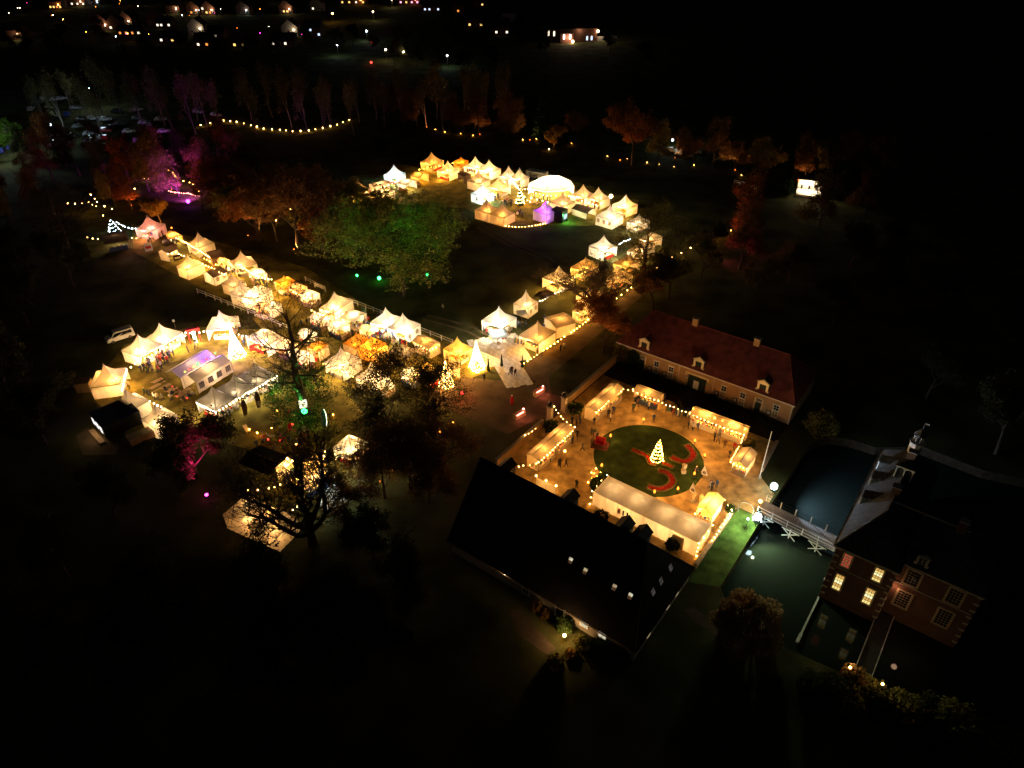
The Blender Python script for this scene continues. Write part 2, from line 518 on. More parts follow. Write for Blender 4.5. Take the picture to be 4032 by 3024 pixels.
for s_ in (-1, 1):
    MB().box(15.3+s_*1.98, -.1, 2.52, .26, .18, .34).build('lintel_stop', CREAM, bd)
    for z in (.5, 1.7): MB().box(15.35+s_*1.85, -.06, z, .42, .12, .36).build('corner_stone', STONE, bd)
for x in (6.6, 9.45, 19.05, 22.25, 27.9):
    nb = MB().box(x, -.10, .86, .72, .06, .85).build('notice_board', BLACK, ch)
    MB().box(x, -.145, .86, .46, .02, .56).build('poster', pm('poster_paper', (.55, .52, .48), .7, .35, 9), nb)
for x in (4.85, 15.0, 26.0):        # dormers on the front slope
    dz0, dzw, wd = 4.15, 5.70, 2.0
    mb = MB()
    for s_ in (-1, 1):
        mb.box(x+s_*.72, .30, 4.85, .36, .26, 1.45); mb.box(x+s_*.90, .22, 4.22, .34, .3, .34)
    mb.box(x, .28, 5.50, 1.08, .22, .24)
    mb.add([(x-1.08, .10, 5.64), (x+1.08, .10, 5.64), (x, .10, 6.28), (x-1.08, .42, 5.64), (x+1.08, .42, 5.64), (x, .42, 6.28)], [(0, 1, 2), (5, 4, 3), (0, 3, 4, 1), (1, 4, 5, 2), (2, 5, 3, 0)])
    dm = mb.build('dormer', CREAM, ch)
    mb = MB()
    mb.add([(x-.9, .40, 4.3), (x+.9, .40, 4.3), (x+.9, .40, 5.6), (x-.9, .40, 5.6), (x-.9, 1.75, 5.6), (x+.9, 1.75, 5.6)], [(1, 2, 5), (0, 4, 3)])
    mb.build('dormer_cheek', SLATE, dm)
    mb = MB().add([(x-1.05, .43, 5.62), (x, .43, 6.26), (x+1.05, .43, 5.62), (x+1.05, 1.9, 5.62), (x, 2.6, 6.26), (x-1.05, 1.9, 5.62)], [(0, 1, 4, 5), (1, 2, 3, 4)])
    mb.build('dormer_roof', ROOFRED, dm)
    for s_ in (-1, 1):
        MB().box(x+s_*.275, .36, 4.78, .53, .05, 1.25).build('shutter', GREENP, dm)

# ---------------------------------------------------------------- barn
BRU = -47.5
bn = thing('barn', 'large dark barn with tiled hipped roof, small skylights and lit windows below the eave', 'building', (*E(BRU, 45.3), 0), ERZ)
LXB, DYB = 30.2, 14.0
mb = MB()
mb.box(LXB/2+1.9, DYB/2, 1.05, LXB-3.8, DYB, 2.1)
mb.build('wall', brickmat('barn_render', (.42, .36, .28), (.45, .38, .3), (.4, .34, .27)), bn)
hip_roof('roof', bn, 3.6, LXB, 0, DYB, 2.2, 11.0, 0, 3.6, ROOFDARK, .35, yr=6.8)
mb = MB().add([(3.7, .0, 2.0), (3.7, DYB, 2.0), (3.7, 6.8, 10.7)], [(0, 1, 2)])
mb.build('gable_wall', BRICKDK, bn)
MB().tube([(3.4, -.35, 2.25), (3.4, 6.8, 11.08)], .09, 5).build('verge_board', ALU, bn)
MB().tube([(3.6, -.42, 2.12), (LXB+.3, -.42, 2.12)], .08, 6).build('gutter', ALU, bn)
PANELIT = window_glow('lit_window', (1.0, .55, .30), .55, 3)
PANEWHITE = window_glow('lit_window_white', (1.0, .74, .48), .9, 3)
PANEDIM = window_glow('dim_window', (.9, .36, .18), .10, 3)
sl_ = (11.0-2.2)/7.15
def skyl(u, v, z, mat, hip=False):
    lx, ly = u-BRU, v-45.3
    if not hip:
        a = math.atan(sl_); c, s_ = math.cos(a), math.sin(a)
        q = [(lx-.24, ly-.34*c, z-.34*s_), (lx+.24, ly-.34*c, z-.34*s_), (lx+.24, ly+.34*c, z+.34*s_), (lx-.24, ly+.34*c, z+.34*s_)]
        nv = Vector((0, -s_, c))
    else:
        a = math.atan(8.8/3.9); c, s_ = math.cos(a), math.sin(a)
        q = [(lx+.45*c, ly-.32, z-.45*s_), (lx+.45*c, ly+.32, z-.45*s_), (lx-.45*c, ly+.32, z+.45*s_), (lx-.45*c, ly-.32, z+.45*s_)]
        nv = Vector((s_, 0, c))
    q = [Vector(p) for p in q]
    ctr = sum(q, Vector())/4
    mb = MB()
    big = [ctr+(p-ctr)*1.25-nv*.05 for p in q]
    top = [ctr+(p-ctr)*1.25+nv*.10 for p in q]
    mb.add(big+top, [(3, 2, 1, 0), (4, 5, 6, 7), (0, 1, 5, 4), (1, 2, 6, 5), (2, 3, 7, 6), (3, 0, 4, 7)])
    f = mb.build('skylight', BLACK, bn)
    lo = [q[i]+nv*.115 for i in range(4)]
    if mat is PANEDIM or mat is PANELIT:
        mid = [(lo[0]+lo[3])/2, (lo[1]+lo[2])/2]
        MB().poly([mid[0], mid[1], lo[2], lo[3]]).build('pane', PANEWHITE if mat is PANELIT else PANELIT, f)
        MB().poly([lo[0], lo[1], mid[1], mid[0]]).build('pane', PANEDIM, f)
    else:
        MB().poly(lo).build('pane', mat, f)
yb = lambda z: 45.3-.35+(z-2.2)/sl_
skyl(-27.8, yb(6.4), 6.4, PANELIT); skyl(-25.7, yb(6.2), 6.2, PANEDIM); skyl(-21.9, yb(6.2), 6.2, PANEDIM); skyl(-19.9, yb(6.2), 6.2, PANELIT)
PANEGREY = window_glow('grey_skylight', (.55, .50, .45), .16, 3)  # grey skylight panes, a faint emission of their own
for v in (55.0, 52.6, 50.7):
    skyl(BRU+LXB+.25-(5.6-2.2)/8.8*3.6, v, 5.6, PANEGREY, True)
for u in (-43.8, -33.7, -25.7, -23.3):      # dormers on the courtyard slope
    x = u-BRU; y = 57.4-45.3
    mb = MB().box(x, y-.2, 5.3, 1.5, 1.9, 1.7)
    dm = mb.build('dormer', pm('tarred_boards', (.03, .02, .016), .8, .3, 3), bn)
    MB().add([(x-1.0, y+.9, 6.1), (x, y+.9, 6.95), (x+1.0, y+.9, 6.1), (x+1.0, y-1.6, 6.1), (x, y-2.2, 6.95), (x-1.0, y-1.6, 6.1)], [(0, 1, 4, 5), (1, 2, 3, 4)]).build('dormer_roof', ROOFDARK, dm)
    MB().box(x, y+.77, 5.5, .8, .04, .8).build('pane', GLASS, dm)
for x, z0, z1, gm in ((-23.7, .9, 1.9, PANEWHITE), (-21.3, .9, 1.9, PANEWHITE), (-31.9, .6, 1.9, GLASS)):
    casement(bn, x-BRU, z0, z1, .95, cols=2, rows=2, glass=gm)
d = MB().box(-27.0-BRU, -.04, 1.0, 1.0, .1, 2.0).build('door', GREENP, bn)
mb = MB()
for s_ in (-1, 1): mb.box(-27.0-BRU+s_*.6, -.05, 1.04, .14, .14, 2.08)
mb.build('door_frame', WHITE, d)
casement(bn, -26.0-BRU, .7, 1.9, .5, cols=2, rows=3)
for y, gm in ((3.5, PANELIT), (8.3, PANELIT), (10.6, PANELIT)):
    MB().box(LXB+.02, y, 1.2, .06, .8, 1.2).build('end_window', gm, bn)
wl = thing('wall_lantern', 'square white lantern glowing at the dark end of the barn', 'lamp', (*(-0.72, 57.49), 0))
MB().tube([(0, 0, 0), (0, 0, 1.6)], .05, 6).build('post', BLACK, wl)
MB().box(0, 0, 1.85, .42, .42, .5).build('lamp_glass', BULB['white'], wl)
MB().box(0, 0, 2.13, .5, .5, .06).build('cap', BLACK, wl)
lamp('lantern_light', wl, (0, 0, 2.4), SOFT, 12)
gl = thing('garden_lamp', 'garden lamp shining on shrubs below the barn windows', 'lamp', (*(5.90, 49.22), 0))
MB().tube([(0, 0, 0), (0, 0, .8)], .04, 6).build('post', BLACK, gl)
MB().ball(0, 0, 1.0, .2).build('globe', BULB['warm'], gl)
lamp('garden_light', gl, (0, 0, 1.5), SOFT, 30)

# ---------------------------------------------------------------- castle in the moat
cs = thing('moated_castle', 'brick moated house with quoined corners, lit tall windows and dormered slate roof', 'castle', (*E(-3.8, 67.9), 0), ERZ)
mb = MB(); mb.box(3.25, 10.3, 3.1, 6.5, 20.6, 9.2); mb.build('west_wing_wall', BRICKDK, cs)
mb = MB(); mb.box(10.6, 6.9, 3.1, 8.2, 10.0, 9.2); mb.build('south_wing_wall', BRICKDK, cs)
hip_roof('west_wing_roof', cs, 0, 6.5, 0, 20.6, 7.8, 7.81, 0, 0, SLATE) if False else None
mb = MB()
xr = 3.25
tiles(mb, (-.3, 21.0, 7.75), (-.3, -.3, 7.75), (xr, 4.0, 12.0), (xr, 17.0, 12.0), .3, .3, .006)
tiles(mb, (-.3, -.3, 7.75), (6.8, -.3, 7.75), (xr, 4.0, 12.0), (xr, 4.0, 12.0), .3, .3, .006)
tiles(mb, (6.8, -.3, 7.75), (6.8, 21.0, 7.75), (xr, 17.0, 12.0), (xr, 4.0, 12.0), .3, .3, .006)
tiles(mb, (6.8, 21.0, 7.75), (-.3, 21.0, 7.75), (xr, 17, 12.0), (xr, 17, 12.0), .3, .3, .006)
wr = mb.build('west_wing_roof', SLATE, cs); wr['kind'] = 'stuff'
mb = MB()
tiles(mb, (6.6, 1.6, 7.75), (15.0, 1.6, 7.75), (11.4, 5.8, 12.02), (3.4, 5.8, 12.02), .3, .3, .006)
tiles(mb, (15.0, 1.6, 7.75), (15.0, 12.2, 7.75), (11.4, 5.8, 12.02), (11.4, 5.8, 12.02), .3, .3, .006)
tiles(mb, (15.0, 12.2, 7.75), (6.6, 12.2, 7.75), (3.4, 5.8, 12.02), (11.4, 5.8, 12.02), .3, .3, .006)
sr = mb.build('south_wing_roof', pm('slate_shade', (.05, .05, .055), .7, .3, 1.2), cs); sr['kind'] = 'stuff'
rt = MB(); rt.tube([(xr, 4, 12.03), (xr, 17, 12.03)], .1, 5); rt.tube([(xr, 4, 12.03), (-.3, -.3, 7.8)], .08, 5); rt.tube([(3.4, 5.8, 12.05), (11.4, 5.8, 12.05)], .1, 5)
rt.build('ridge', STONE, wr)
for (x0, x1, y) in ((-.3, 6.8, -.33), (6.9, 14.9, 1.57)):
    MB().box((x0+x1)/2, y, 7.66, x1-x0, .2, .2).build('cornice', STONE, cs)
MB().box(-.33, 10.3, 7.66, .2, 21, .2).build('cornice', STONE, cs)
MB().box(3.3, -.05, 4.45, 6.0, .1, .12).build('string_course', STONE, cs); MB().box(10.6, 1.85, 4.45, 7.8, .1, .12).build('string_course', STONE, cs)
qm = MB().box(0, 0, 0, .5, .5, .26).mesh('quoin', STONE)
for (x, y) in ((.22, .22), (6.28, .22), (14.45, 2.15), (.22, 20.4)):
    for i in range(16):
        o = link('quoin', qm, cs, (x+(.06 if i % 2 else -.0), y+(.0 if i % 2 else .06), -1.2+.55*i+.13)); o.scale = (1.06, 1.06, 1)
LITROOM = [window_glow('lit_room', (1.0, .58, .20), 1.5, 5), window_glow('lit_room_pale', (1.0, .74, .38), 1.7, 5), window_glow('lit_room_amber', (1.0, .42, .10), 1.0, 5)]
REDROOM = [window_glow('red_room', (1.0, .10, .06), .55, 5), window_glow('red_room_dim', (.9, .25, .10), .35, 5)]
for x, z0, z1, gm in ((1.45, 4.95, 6.95, REDROOM), (4.9, 4.95, 6.95, LITROOM), (1.45, .95, 3.45, LITROOM), (4.9, .95, 3.45, LITROOM)):
    casement(cs, x, z0, z1, .84, cols=3, rows=5, mat=CREAM, glass=gm, trim=.17, bar=.035)
for x in (8.15, 12.45):
    casement(cs, x, 4.85, 6.95, 1.3, y=1.88, cols=4, rows=5, mat=pm('sandstone_trim', (.40, .31, .18), .8, .15, 3), trim=.24, bar=.04)
    casement(cs, x, 1.05, 3.45, 1.3, y=1.88, cols=4, rows=6, mat=pm('sandstone_trim', (.40, .31, .18)), trim=.24, bar=.04)
# dormer over the south wing
mb = MB()
for s_ in (-1, 1): mb.box(8.3+s_*.5, 1.95, 8.75, .22, .25, 1.3); mb.box(8.3+s_*.66, 1.93, 8.3, .2, .25, .3)
mb.box(8.3, 1.95, 9.42, 1.3, .3, .12); mb.lathe([(.05, 9.45), (.55, 9.5), (.3, 9.75), (.02, 9.8)], 8.3, 2.0, 8)
dm = mb.build('dormer', STONE, cs)
MB().box(8.3, 2.9, 8.8, 1.1, 1.8, 1.1).build('dormer_side', SLATE, dm)
casement(dm, 8.3, 8.35, 9.25, .66, y=1.95, cols=2, rows=3, trim=.04, name='dormer_window', mat=STONE)
# white dormers and their pale gables along the west slope
for y, s in ((8.3, 1.0), (12.6, 1.1), (16.3, 1.0)):
    x0 = .15
    mb = MB()
    for q in (-.62, .62): mb.box(x0, y+q*s, 8.7, .14, .16, 1.5)
    mb.box(x0, y, 9.5, .18, 1.5*s, .14)
    dm = mb.build('dormer', WHITE, cs)
    mb = MB().add([(x0+.05, y-.8*s, 7.9), (x0+.05, y+.8*s, 7.9), (x0+.05, y+.8*s, 9.55), (x0+.05, y-.8*s, 9.55), (2.0, y-.8*s, 9.9), (2.0, y+.8*s, 9.9), (x0+.05, y, 10.2), (2.6, y, 10.9)], [(0, 3, 4), (1, 5, 2), (2, 3, 6), (3, 4, 7, 6), (5, 2, 6, 7)])
    mb.build('dormer_roof', SLATE, dm)
    MB().box(x0-.02, y, 8.7, .05, 1.08*s, 1.4).build('pane', GLASS, dm)
# open arched belvedere on the ridge
mb = MB()
for i in range(3):
    mb.box(xr-.9+.9*i, 11.0, 12.4, .13, .13, 1.6)
for i in range(2):
    cxx = xr-.45+.9*i
    mb.tube([(cxx-.42*math.cos(t), 11.0, 12.9+.32*math.sin(t)) for t in [math.pi*k/8 for k in range(9)]], .07, 5)
mb.box(xr, 11.0, 13.32, 2.1, .3, .14)
bv = mb.build('belvedere', WHITE, cs)
MB().box(xr, 11.9, 12.2, 1.9, 1.6, 1.6).build('belvedere_wall', SLATE, bv)
MB().add([(xr-1.1, 10.85, 13.4), (xr+1.1, 10.85, 13.4), (xr+1.1, 12.8, 13.4), (xr-1.1, 12.8, 13.4), (xr, 11.8, 14.1)], [(0, 1, 4), (1, 2, 4), (2, 3, 4), (3, 0, 4), (3, 2, 1, 0)]).build('belvedere_roof', SLATE, bv)
# roof turret
tu = MB().lathe([(.75, 11.2), (.75, 12.9), (.95, 13.0), (.95, 13.1)], xr, 17.6, 8).build('turret', STONE, cs)
mb = MB()
for k in range(6):
    a = math.pi*k/3; mb.tube([(xr+.5*math.cos(a), 17.6+.5*math.sin(a), 13.1), (xr+.5*math.cos(a), 17.6+.5*math.sin(a), 14.1)], .06, 5)
mb.build('turret_posts', WHITE, tu)
MB().lathe([(.75, 14.1), (.7, 14.3), (.35, 14.8), (.08, 15.1), (.04, 16.2)], xr, 17.6, 8).build('turret_cap', SLATE, tu)
MB().box(xr+.25, 17.6, 15.9, .5, .03, .22).build('weather_vane', STONE, tu)
for (x, y) in ((xr, 7.2), (xr, 15.0), (10.5, 5.8)):
    c = MB().box(x, y, 12.4, .9, .8, 1.6).build('chimney', BRICKDK, cs); MB().box(x, y, 13.25, 1.0, .9, .12).build('chimney_cap', STONE, c)
for (y, z) in ((7.1, 2.5), (9.7, 2.5)):      # lamps at the castle door
    lf = MB().ball(-.28, y, z, .16).build('door_lamp', BULB['white'], cs)
MB().box(-.04, 8.4, 1.2, .1, 1.4, 2.4).build('door', GREENP, cs)
wa = MB().ball(6.75, 1.2, 4.0, .01).build('wall_bracket', ALU, cs)
lamp('wall_light', cs, (6.95, 1.3, 3.6), (1, .45, .25), 4, .05)
lamp('terrace_light', cs, (10.0, -3.0, .4), (1, .6, .35), 3.5, .3)

# ---------------------------------------------------------------- bridge to the castle
br = thing('moat_bridge', 'plank bridge with white railings leading from the courtyard to the castle', 'bridge', (*E(-14.9, 77.0), 0), math.atan2(E(-4.5, 76.2)[1]-E(-14.9, 77)[1], E(-4.5, 76.2)[0]-E(-14.9, 77)[0]))
LB = 10.7
for i in range(48):
    me = MB().box(0, 0, 0, LB/48-.03, 2.7, .07).mesh('deck_plank', pm('grey_planks', (.16, .14, .12), .8, .35, 2)) if i == 0 else me
    link('deck_plank', me, br, (LB*(i+.5)/48, 0, .0+.05), rnd.uniform(-.004, .004))
for s_ in (-1, 1):
    for z in (.55, 1.05): MB().box(LB/2, s_*1.38, z, LB, .04, .05).build('rail', WHITE if s_ < 0 else BLACK, br)
    for k in range(6): MB().box(.15+k*(LB-.3)/5, s_*1.38, .55, .11, .13, 1.15).build('post', WHITE, br)
    MB().box(LB/2, s_*1.15, -.08, LB, .18, .2).build('beam', WHITE, br)
for x in (1.4, 5.0, 8.6):
    MB().box(x, -1.5, -.75, .16, .16, 1.5).build('pile', WHITE, br); MB().box(x, 1.3, -.75, .16, .16, 1.5).build('pile', WHITE, br)
    MB().tube([(x-.9, -1.62, -1.45), (x+.9, -1.62, -.2)], .07, 5).build('brace', WHITE, br); MB().tube([(x-.9, -1.62, -.2), (x+.9, -1.62, -1.45)], .07, 5).build('brace', WHITE, br)
    MB().box(x, -1.5, -.22, 2.4, .12, .12).build('cross_beam', WHITE, br)
# footbridge towards the garden and the pale landing edge
fb = thing('garden_footbridge', 'narrow dark footbridge with pale edges crossing the moat to the garden', 'bridge', (*E(2.6, 58.2), 0), ERZ)
MB().box(.85, 5.6, -.9, 1.6, 11.4, .1).build('deck', pm('wet_planks', (.02, .02, .022), .6, .3, 2), fb)
for x in (0, 1.75):
    MB().box(x, 5.6, -.82, .10, 11.6, .14).build('kerb_beam', pm('weathered_white', (.38, .38, .38), .6, .3, 3), fb)
le = thing('landing_edge', 'pale thin stone edge running out into the moat from the castle corner', 'edging', (*E(-3.7, 63.7), 0), ERZ)
MB().box(0, 0, -1.42, .2, 8.0, .2).build('stone_edge', pm('weathered_white', (.38, .38, .38)), le)
MB().box(0, -3.3, -1.40, .34, 1.4, .26).build('end_block', pm('weathered_white', (.38, .38, .38)), le)

# ---------------------------------------------------------------- walls, gate
def wall(label, a, b, h=1.5, mat=None):
    d = Vector((b[0]-a[0], b[1]-a[1])); Lw = d.length
    t = thing('garden_wall', label, 'wall', (*a, 0), math.atan2(d.y, d.x))
    MB().box(Lw/2, 0, h/2, Lw, .35, h).build('brickwork', mat or BRICK, t)
    k = max(1, int(Lw/.9)); me = MB().box(0, 0, 0, Lw/k-.02, .5, .12).mesh('coping_stone', STONE)
    for i in range(k):
        link('coping_stone', me, t, (Lw*(i+.5)/k, 0, h+.06+rnd.uniform(-.008, .008)), rnd.uniform(-.006, .006))
    return t
wall('low brick courtyard wall with stone coping between barn and gate', E(-49, 61.5), E(-49, 73.4), 1.4)
wall('low brick courtyard wall with stone coping between gate and coach house', E(-49.2, 80.6), E(-49.2, 97.0), 1.4)
wall('short brick parapet strung with bulbs beside the moat grass', E(-17.45, 61.5), E(-17.45, 72.5), .7)
wall('short brick parapet behind the flagpole by the moat', E(-17.4, 84.0), E(-17.9, 91.5), .6)
for (u, v, lb) in ((-49.0, 75.4, 'stone gate pillar with dark urn joining the barn side wall'), (-48.6, 78.9, 'stone gate pillar with dark urn beside the clipped bush')):
    t = thing('gate_pillar', lb, 'pillar', (*E(u, v), 0), ERZ, 'gate pillars of the courtyard')
    MB().box(0, 0, .2, .95, .95, .4).build('plinth', STONE, t)
    MB().box(0, 0, 1.6, .75, .75, 2.4).build('shaft', pm('pale_stone', (.60, .50, .34), .8, .2, 3), t)
    MB().box(0, 0, 2.9, 1.0, 1.0, .2).build('capital', STONE, t)
    MB().lathe([(.2, 3.0), (.3, 3.1), (.42, 3.4), (.35, 3.6), (.15, 3.75), (.08, 3.95)], n=8).build('urn', BLACK, t, True)
for (u, v, rz, lb) in ((-48.7, 79.5, ERZ+math.pi/2, 'black iron gate leaf swung open beside the urn pillar'),):
    t = thing('iron_gate', lb, 'gate', (*E(u, v), 0), ERZ+math.pi*.62)
    for i in range(10): MB().tube([(.1+i*.19, 0, .1), (.1+i*.19, 0, 2.0)], .02, 4).build('bar', BLACK, t)
    for z in (.2, 1.1, 1.9): MB().box(.95, 0, z, 1.9, .05, .06).build('rail', BLACK, t)

# flagpole
t = thing('flagpole', 'tall white flagpole standing on the moat side of the courtyard', 'flagpole', (*(35.77, 76.30), 0))
MB().lathe([(.25, 0), (.25, .3), (.1, .35)], n=8).build('base', STONE, t)
MB().tube([(0, 0, .2), (0, 0, 8.5)], [.085, .05], 8).build('pole', WHITE, t)
MB().ball(0, 0, 8.55, .09).build('finial', WHITE, t)

# ================================================================ TREES
LEAF_BROWN = leafmat('leaf_brown', (.15, .08, .03))
LEAF_RUST = leafmat('leaf_rust', (.20, .075, .020))
LEAF_OLIVE = leafmat('leaf_olive', (.16, .14, .04))
LEAF_GREEN = leafmat('leaf_green', (.045, .075, .020))
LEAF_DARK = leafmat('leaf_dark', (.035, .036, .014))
NEEDLE = leafmat('needles', (.020, .038, .016))
LEAF_GOLD = leafmat('leaf_gold', (.22, .13, .03))

def leafquads(mb, pts, size, rg, jit):
    for p in pts:
        c = Vector(p)+Vector((rg.gauss(0, jit), rg.gauss(0, jit), rg.gauss(0, jit*.8)))
        a = Vector((rg.gauss(0, 1), rg.gauss(0, 1), rg.gauss(0, .6))).normalized()
        b = a.cross(Vector((rg.gauss(0, 1), rg.gauss(0, 1), rg.gauss(0, 1)))).normalized()
        s = size*rg.uniform(.5, 1.3)
        mb.add([c-a*s, c+b*s*.55, c+a*s, c-b*s*.55], [(0, 1, 2, 3)])

def deciduous(seed, H, Rc, trunk_r, base=.3, leaves=3000, leaf=.28, depth=5, forks=3, spread=1.0, jit=.5, form=None):
    """returns (wood, foliage) mesh builders: forking limbs that taper to twigs, leaves on the outer twigs"""
    rg = random.Random(seed)
    segs = []; tips = []
    def grow(p, d, ln, r, k):
        pts = [p]; rad = [r]
        q = Vector(p); dd = Vector(d)
        ns = 4 if k < 3 else 3
        for i in range(ns):
            dd = (dd+Vector((rg.gauss(0, .17), rg.gauss(0, .17), rg.gauss(0, .10)+.05))).normalized()
            q = q+dd*(ln/ns); pts.append(q); rad.append(r*(1-.55*(i+1)/ns))
        segs.append((pts, rad, k))
        if k >= depth:
            tips.extend(pts[1:]); return
        if k == depth-1: tips.extend(pts[2:])
        nb = forks+(1 if rg.random() < .5 else 0) if k < depth-1 else forks+1
        az0 = rg.uniform(0, 6.28)
        for i in range(nb):
            j = ns if i == 0 else rg.choice(range(max(1, ns-2), ns+1))
            ang = rg.uniform(.25, .5) if i == 0 else rg.uniform(.6, 1.15)*spread
            az = az0+i*2.4+rg.uniform(-.4, .4)
            a = dd.cross(Vector((0, 0, 1)) if abs(dd.z) < .95 else Vector((1, 0, 0))).normalized(); b = dd.cross(a)
            nd = (dd*math.cos(ang)+(a*math.cos(az)+b*math.sin(az))*math.sin(ang)).normalized()
            if nd.z < -.25: nd.z *= -.3
            grow(pts[j], nd, ln*rg.uniform(.62, .85), max(.03, rad[j]*rg.uniform(.62, .82)), k+1)
    tr = Vector((0, 0, 0))
    if form == 'leader':        # one stem through the whole crown, limbs leaving it on the way up
        q = Vector((0, 0, 0)); pts = [q]; rad = [trunk_r]
        for i in range(12):
            q = q+Vector((rg.gauss(0, .16), rg.gauss(0, .16), H*.88/12)); pts.append(q); rad.append(trunk_r*(1-.82*(i+1)/12))
        segs.append((pts, rad, 0))
        for i in range(3, 13):
            for j in range(2):
                az = i*2.4+j*3.0+rg.uniform(-.5, .5); el = rg.uniform(.05, .55) if i < 10 else rg.uniform(.5, 1.1)
                grow(pts[i], Vector((math.cos(az)*math.cos(el), math.sin(az)*math.cos(el), math.sin(el))), Rc*rg.uniform(.38, .62)*(1.15 if 4 <= i <= 9 else .8), max(.05, rad[i]*rg.uniform(.38, .55)), 2)
    elif form == 'forked':      # short bole splitting into a few long winding limbs
        pts = [Vector((0, 0, 0)), Vector((.1, 0, H*.07)), Vector((0, .1, H*.15))]
        segs.append((pts, [trunk_r, trunk_r*.85, trunk_r*.8], 0))
        for i in range(6):
            az = i*1.05+rg.uniform(-.25, .25); el = [1.25, .55, .75, 1.05, .5, .8][i]
            d = Vector((math.cos(az)*math.cos(el), math.sin(az)*math.cos(el), math.sin(el))); q = pts[-1] if i % 2 else pts[1]+Vector((0, 0, H*.04))
            P = [q]; r_ = [trunk_r*.55]
            for k in range(7):
                d = (d+Vector((rg.gauss(0, .22), rg.gauss(0, .22), rg.gauss(0, .12)+.10))).normalized(); q = q+d*(H*.085); P.append(q); r_.append(trunk_r*.55*(1-.7*(k+1)/7))
                if k >= 1:
                    for _ in range(2):
                        e = (d+Vector((rg.gauss(0, .8), rg.gauss(0, .8), rg.gauss(0, .5)))).normalized()
                        grow(q, e, H*rg.uniform(.10, .17), max(.05, r_[-1]*.6), 3)
            segs.append((P, r_, 1))
    else:
        grow(Vector((0, 0, 0)), Vector((rg.gauss(0, .04), rg.gauss(0, .04), 1)).normalized(), H*base, trunk_r, 0)
    allp = [p for s in segs for p in s[0]]
    hz = max(p.z for p in allp); hr = sorted(math.hypot(p.x, p.y) for p in allp)[int(len(allp)*.97)]
    fz, fr = H/hz, Rc/hr
    mb = MB()
    for pts, rad, k in segs:
        P = [Vector((p.x*(fr if p.z > .01 else 1), p.y*(fr if p.z > .01 else 1), p.z*fz)) for p in pts]
        mb.tube(P, rad, 8 if k == 0 else 6 if k < 2 else 4 if k < 4 else 3, caps=False)
    T = [Vector((p.x*fr, p.y*fr, p.z*fz)) for p in tips]
    lb = MB()
    if leaves:
        leafquads(lb, [rg.choice(T) for _ in range(leaves)], leaf, rg, jit)
    return mb, lb

def conifer(seed, H, Rc, n=3200, leaf=.35, droop=.25):
    rg = random.Random(seed)
    mb = MB().tube([(0, 0, 0), (0, 0, H*.98)], [H*.018, .02], 6)
    lb = MB()
    for i in range(n):
        t = rg.random()**1.35
        z = H*(.06+.94*t); r = Rc*(1-t)**.85*(.8+.2*math.sin(z*5.5/ (H/12)))
        az = rg.uniform(0, 6.283); q = r*math.sqrt(rg.uniform(.15, 1))
        c = Vector((q*math.cos(az), q*math.sin(az), z-droop*q))
        a = Vector((math.cos(az), math.sin(az), -.35+rg.gauss(0, .2))).normalized(); b = a.cross(Vector((rg.gauss(0, .5), rg.gauss(0, .5), 1))).normalized()
        s = leaf*rg.uniform(.6, 1.3)
        lb.add([c-a*s, c+b*s*.45, c+a*s, c-b*s*.45], [(0, 1, 2, 3)])
    for k in range(int(H*1.6)):
        z = H*(.08+.88*k/(H*1.6)); az = k*2.4; r = Rc*(1-z/H)*.9
        mb.tube([(0, 0, z), (r*math.cos(az), r*math.sin(az), z-droop*r)], [.04, .01], 3, caps=False)
    return mb, lb

PROTO = {}
def proto(key, fn, leafm, bark=BARK):
    wd, lf = fn()
    PROTO[key] = (wd.mesh('trunk', bark), lf.mesh('crown', leafm) if lf.v else None)

def tree(key, label, loc, scale=1.0, rz=None, group=None, cat='tree', name='tree', zs=1.0, leafm=None):
    t = thing(name, label, cat, (loc[0], loc[1], 0), rnd.uniform(0, 6.28) if rz is None else rz, group)
    t.scale = (scale, scale, scale*zs)
    a, b = PROTO[key]
    link('trunk', a, t)
    if b:
        c = link('crown', b, t)
        if leafm is not None:
            c.material_slots[0].link = 'OBJECT'; c.material_slots[0].material = leafm
    return t

proto('bare_oak_a', lambda: deciduous(11, 25.5, 9.0, .85, .30, 3600, .10, 5, 3, .95, .4, 'leader'), LEAF_DARK)
proto('bare_oak_b', lambda: deciduous(23, 19.5, 9.0, .70, .17, 2600, .09, 6, 3, 1.05, .3, 'forked'), LEAF_DARK)
proto('oak_c', lambda: deciduous(31, 17.5, 7.5, .45, .27, 12000, .13, 6, 3, 1.0, .45), LEAF_DARK)
proto('oak_d', lambda: deciduous(45, 15.5, 7.0, .42, .27, 10000, .13, 6, 3, 1.0, .45), LEAF_DARK)
proto('oak_right_a', lambda: deciduous(52, 14.5, 8.6, .60, .22, 2600, .10, 6, 3, 1.1, .35, 'forked'), LEAF_BROWN)
proto('oak_right_b', lambda: deciduous(67, 17.5, 8.6, .55, .24, 11000, .11, 5, 3, 1.05, .45, 'leader'), LEAF_OLIVE)
proto('great_oak', lambda: deciduous(71, 25.0, 13.5, .70, .22, 26000, .22, 5, 4, 1.1, .32), LEAF_OLIVE)
proto('brown_tree', lambda: deciduous(83, 14.0, 6.0, .32, .22, 13000, .19, 5, 3, 1.0, .36), LEAF_BROWN)
proto('loose_tree', lambda: deciduous(91, 17.0, 6.0, .30, .26, 8000, .2, 5, 3, .95, .6), LEAF_BROWN)
proto('poplar', lambda: deciduous(97, 22.0, 3.6, .26, .30, 1100, .30, 4, 4, .6, .6), LEAF_OLIVE, BARKPALE)
proto('spruce', lambda: conifer(5, 18.0, 4.2, 4200, .42), NEEDLE)
proto('cypress', lambda: conifer(6, 13.0, 1.7, 2600, .30, .05), NEEDLE)
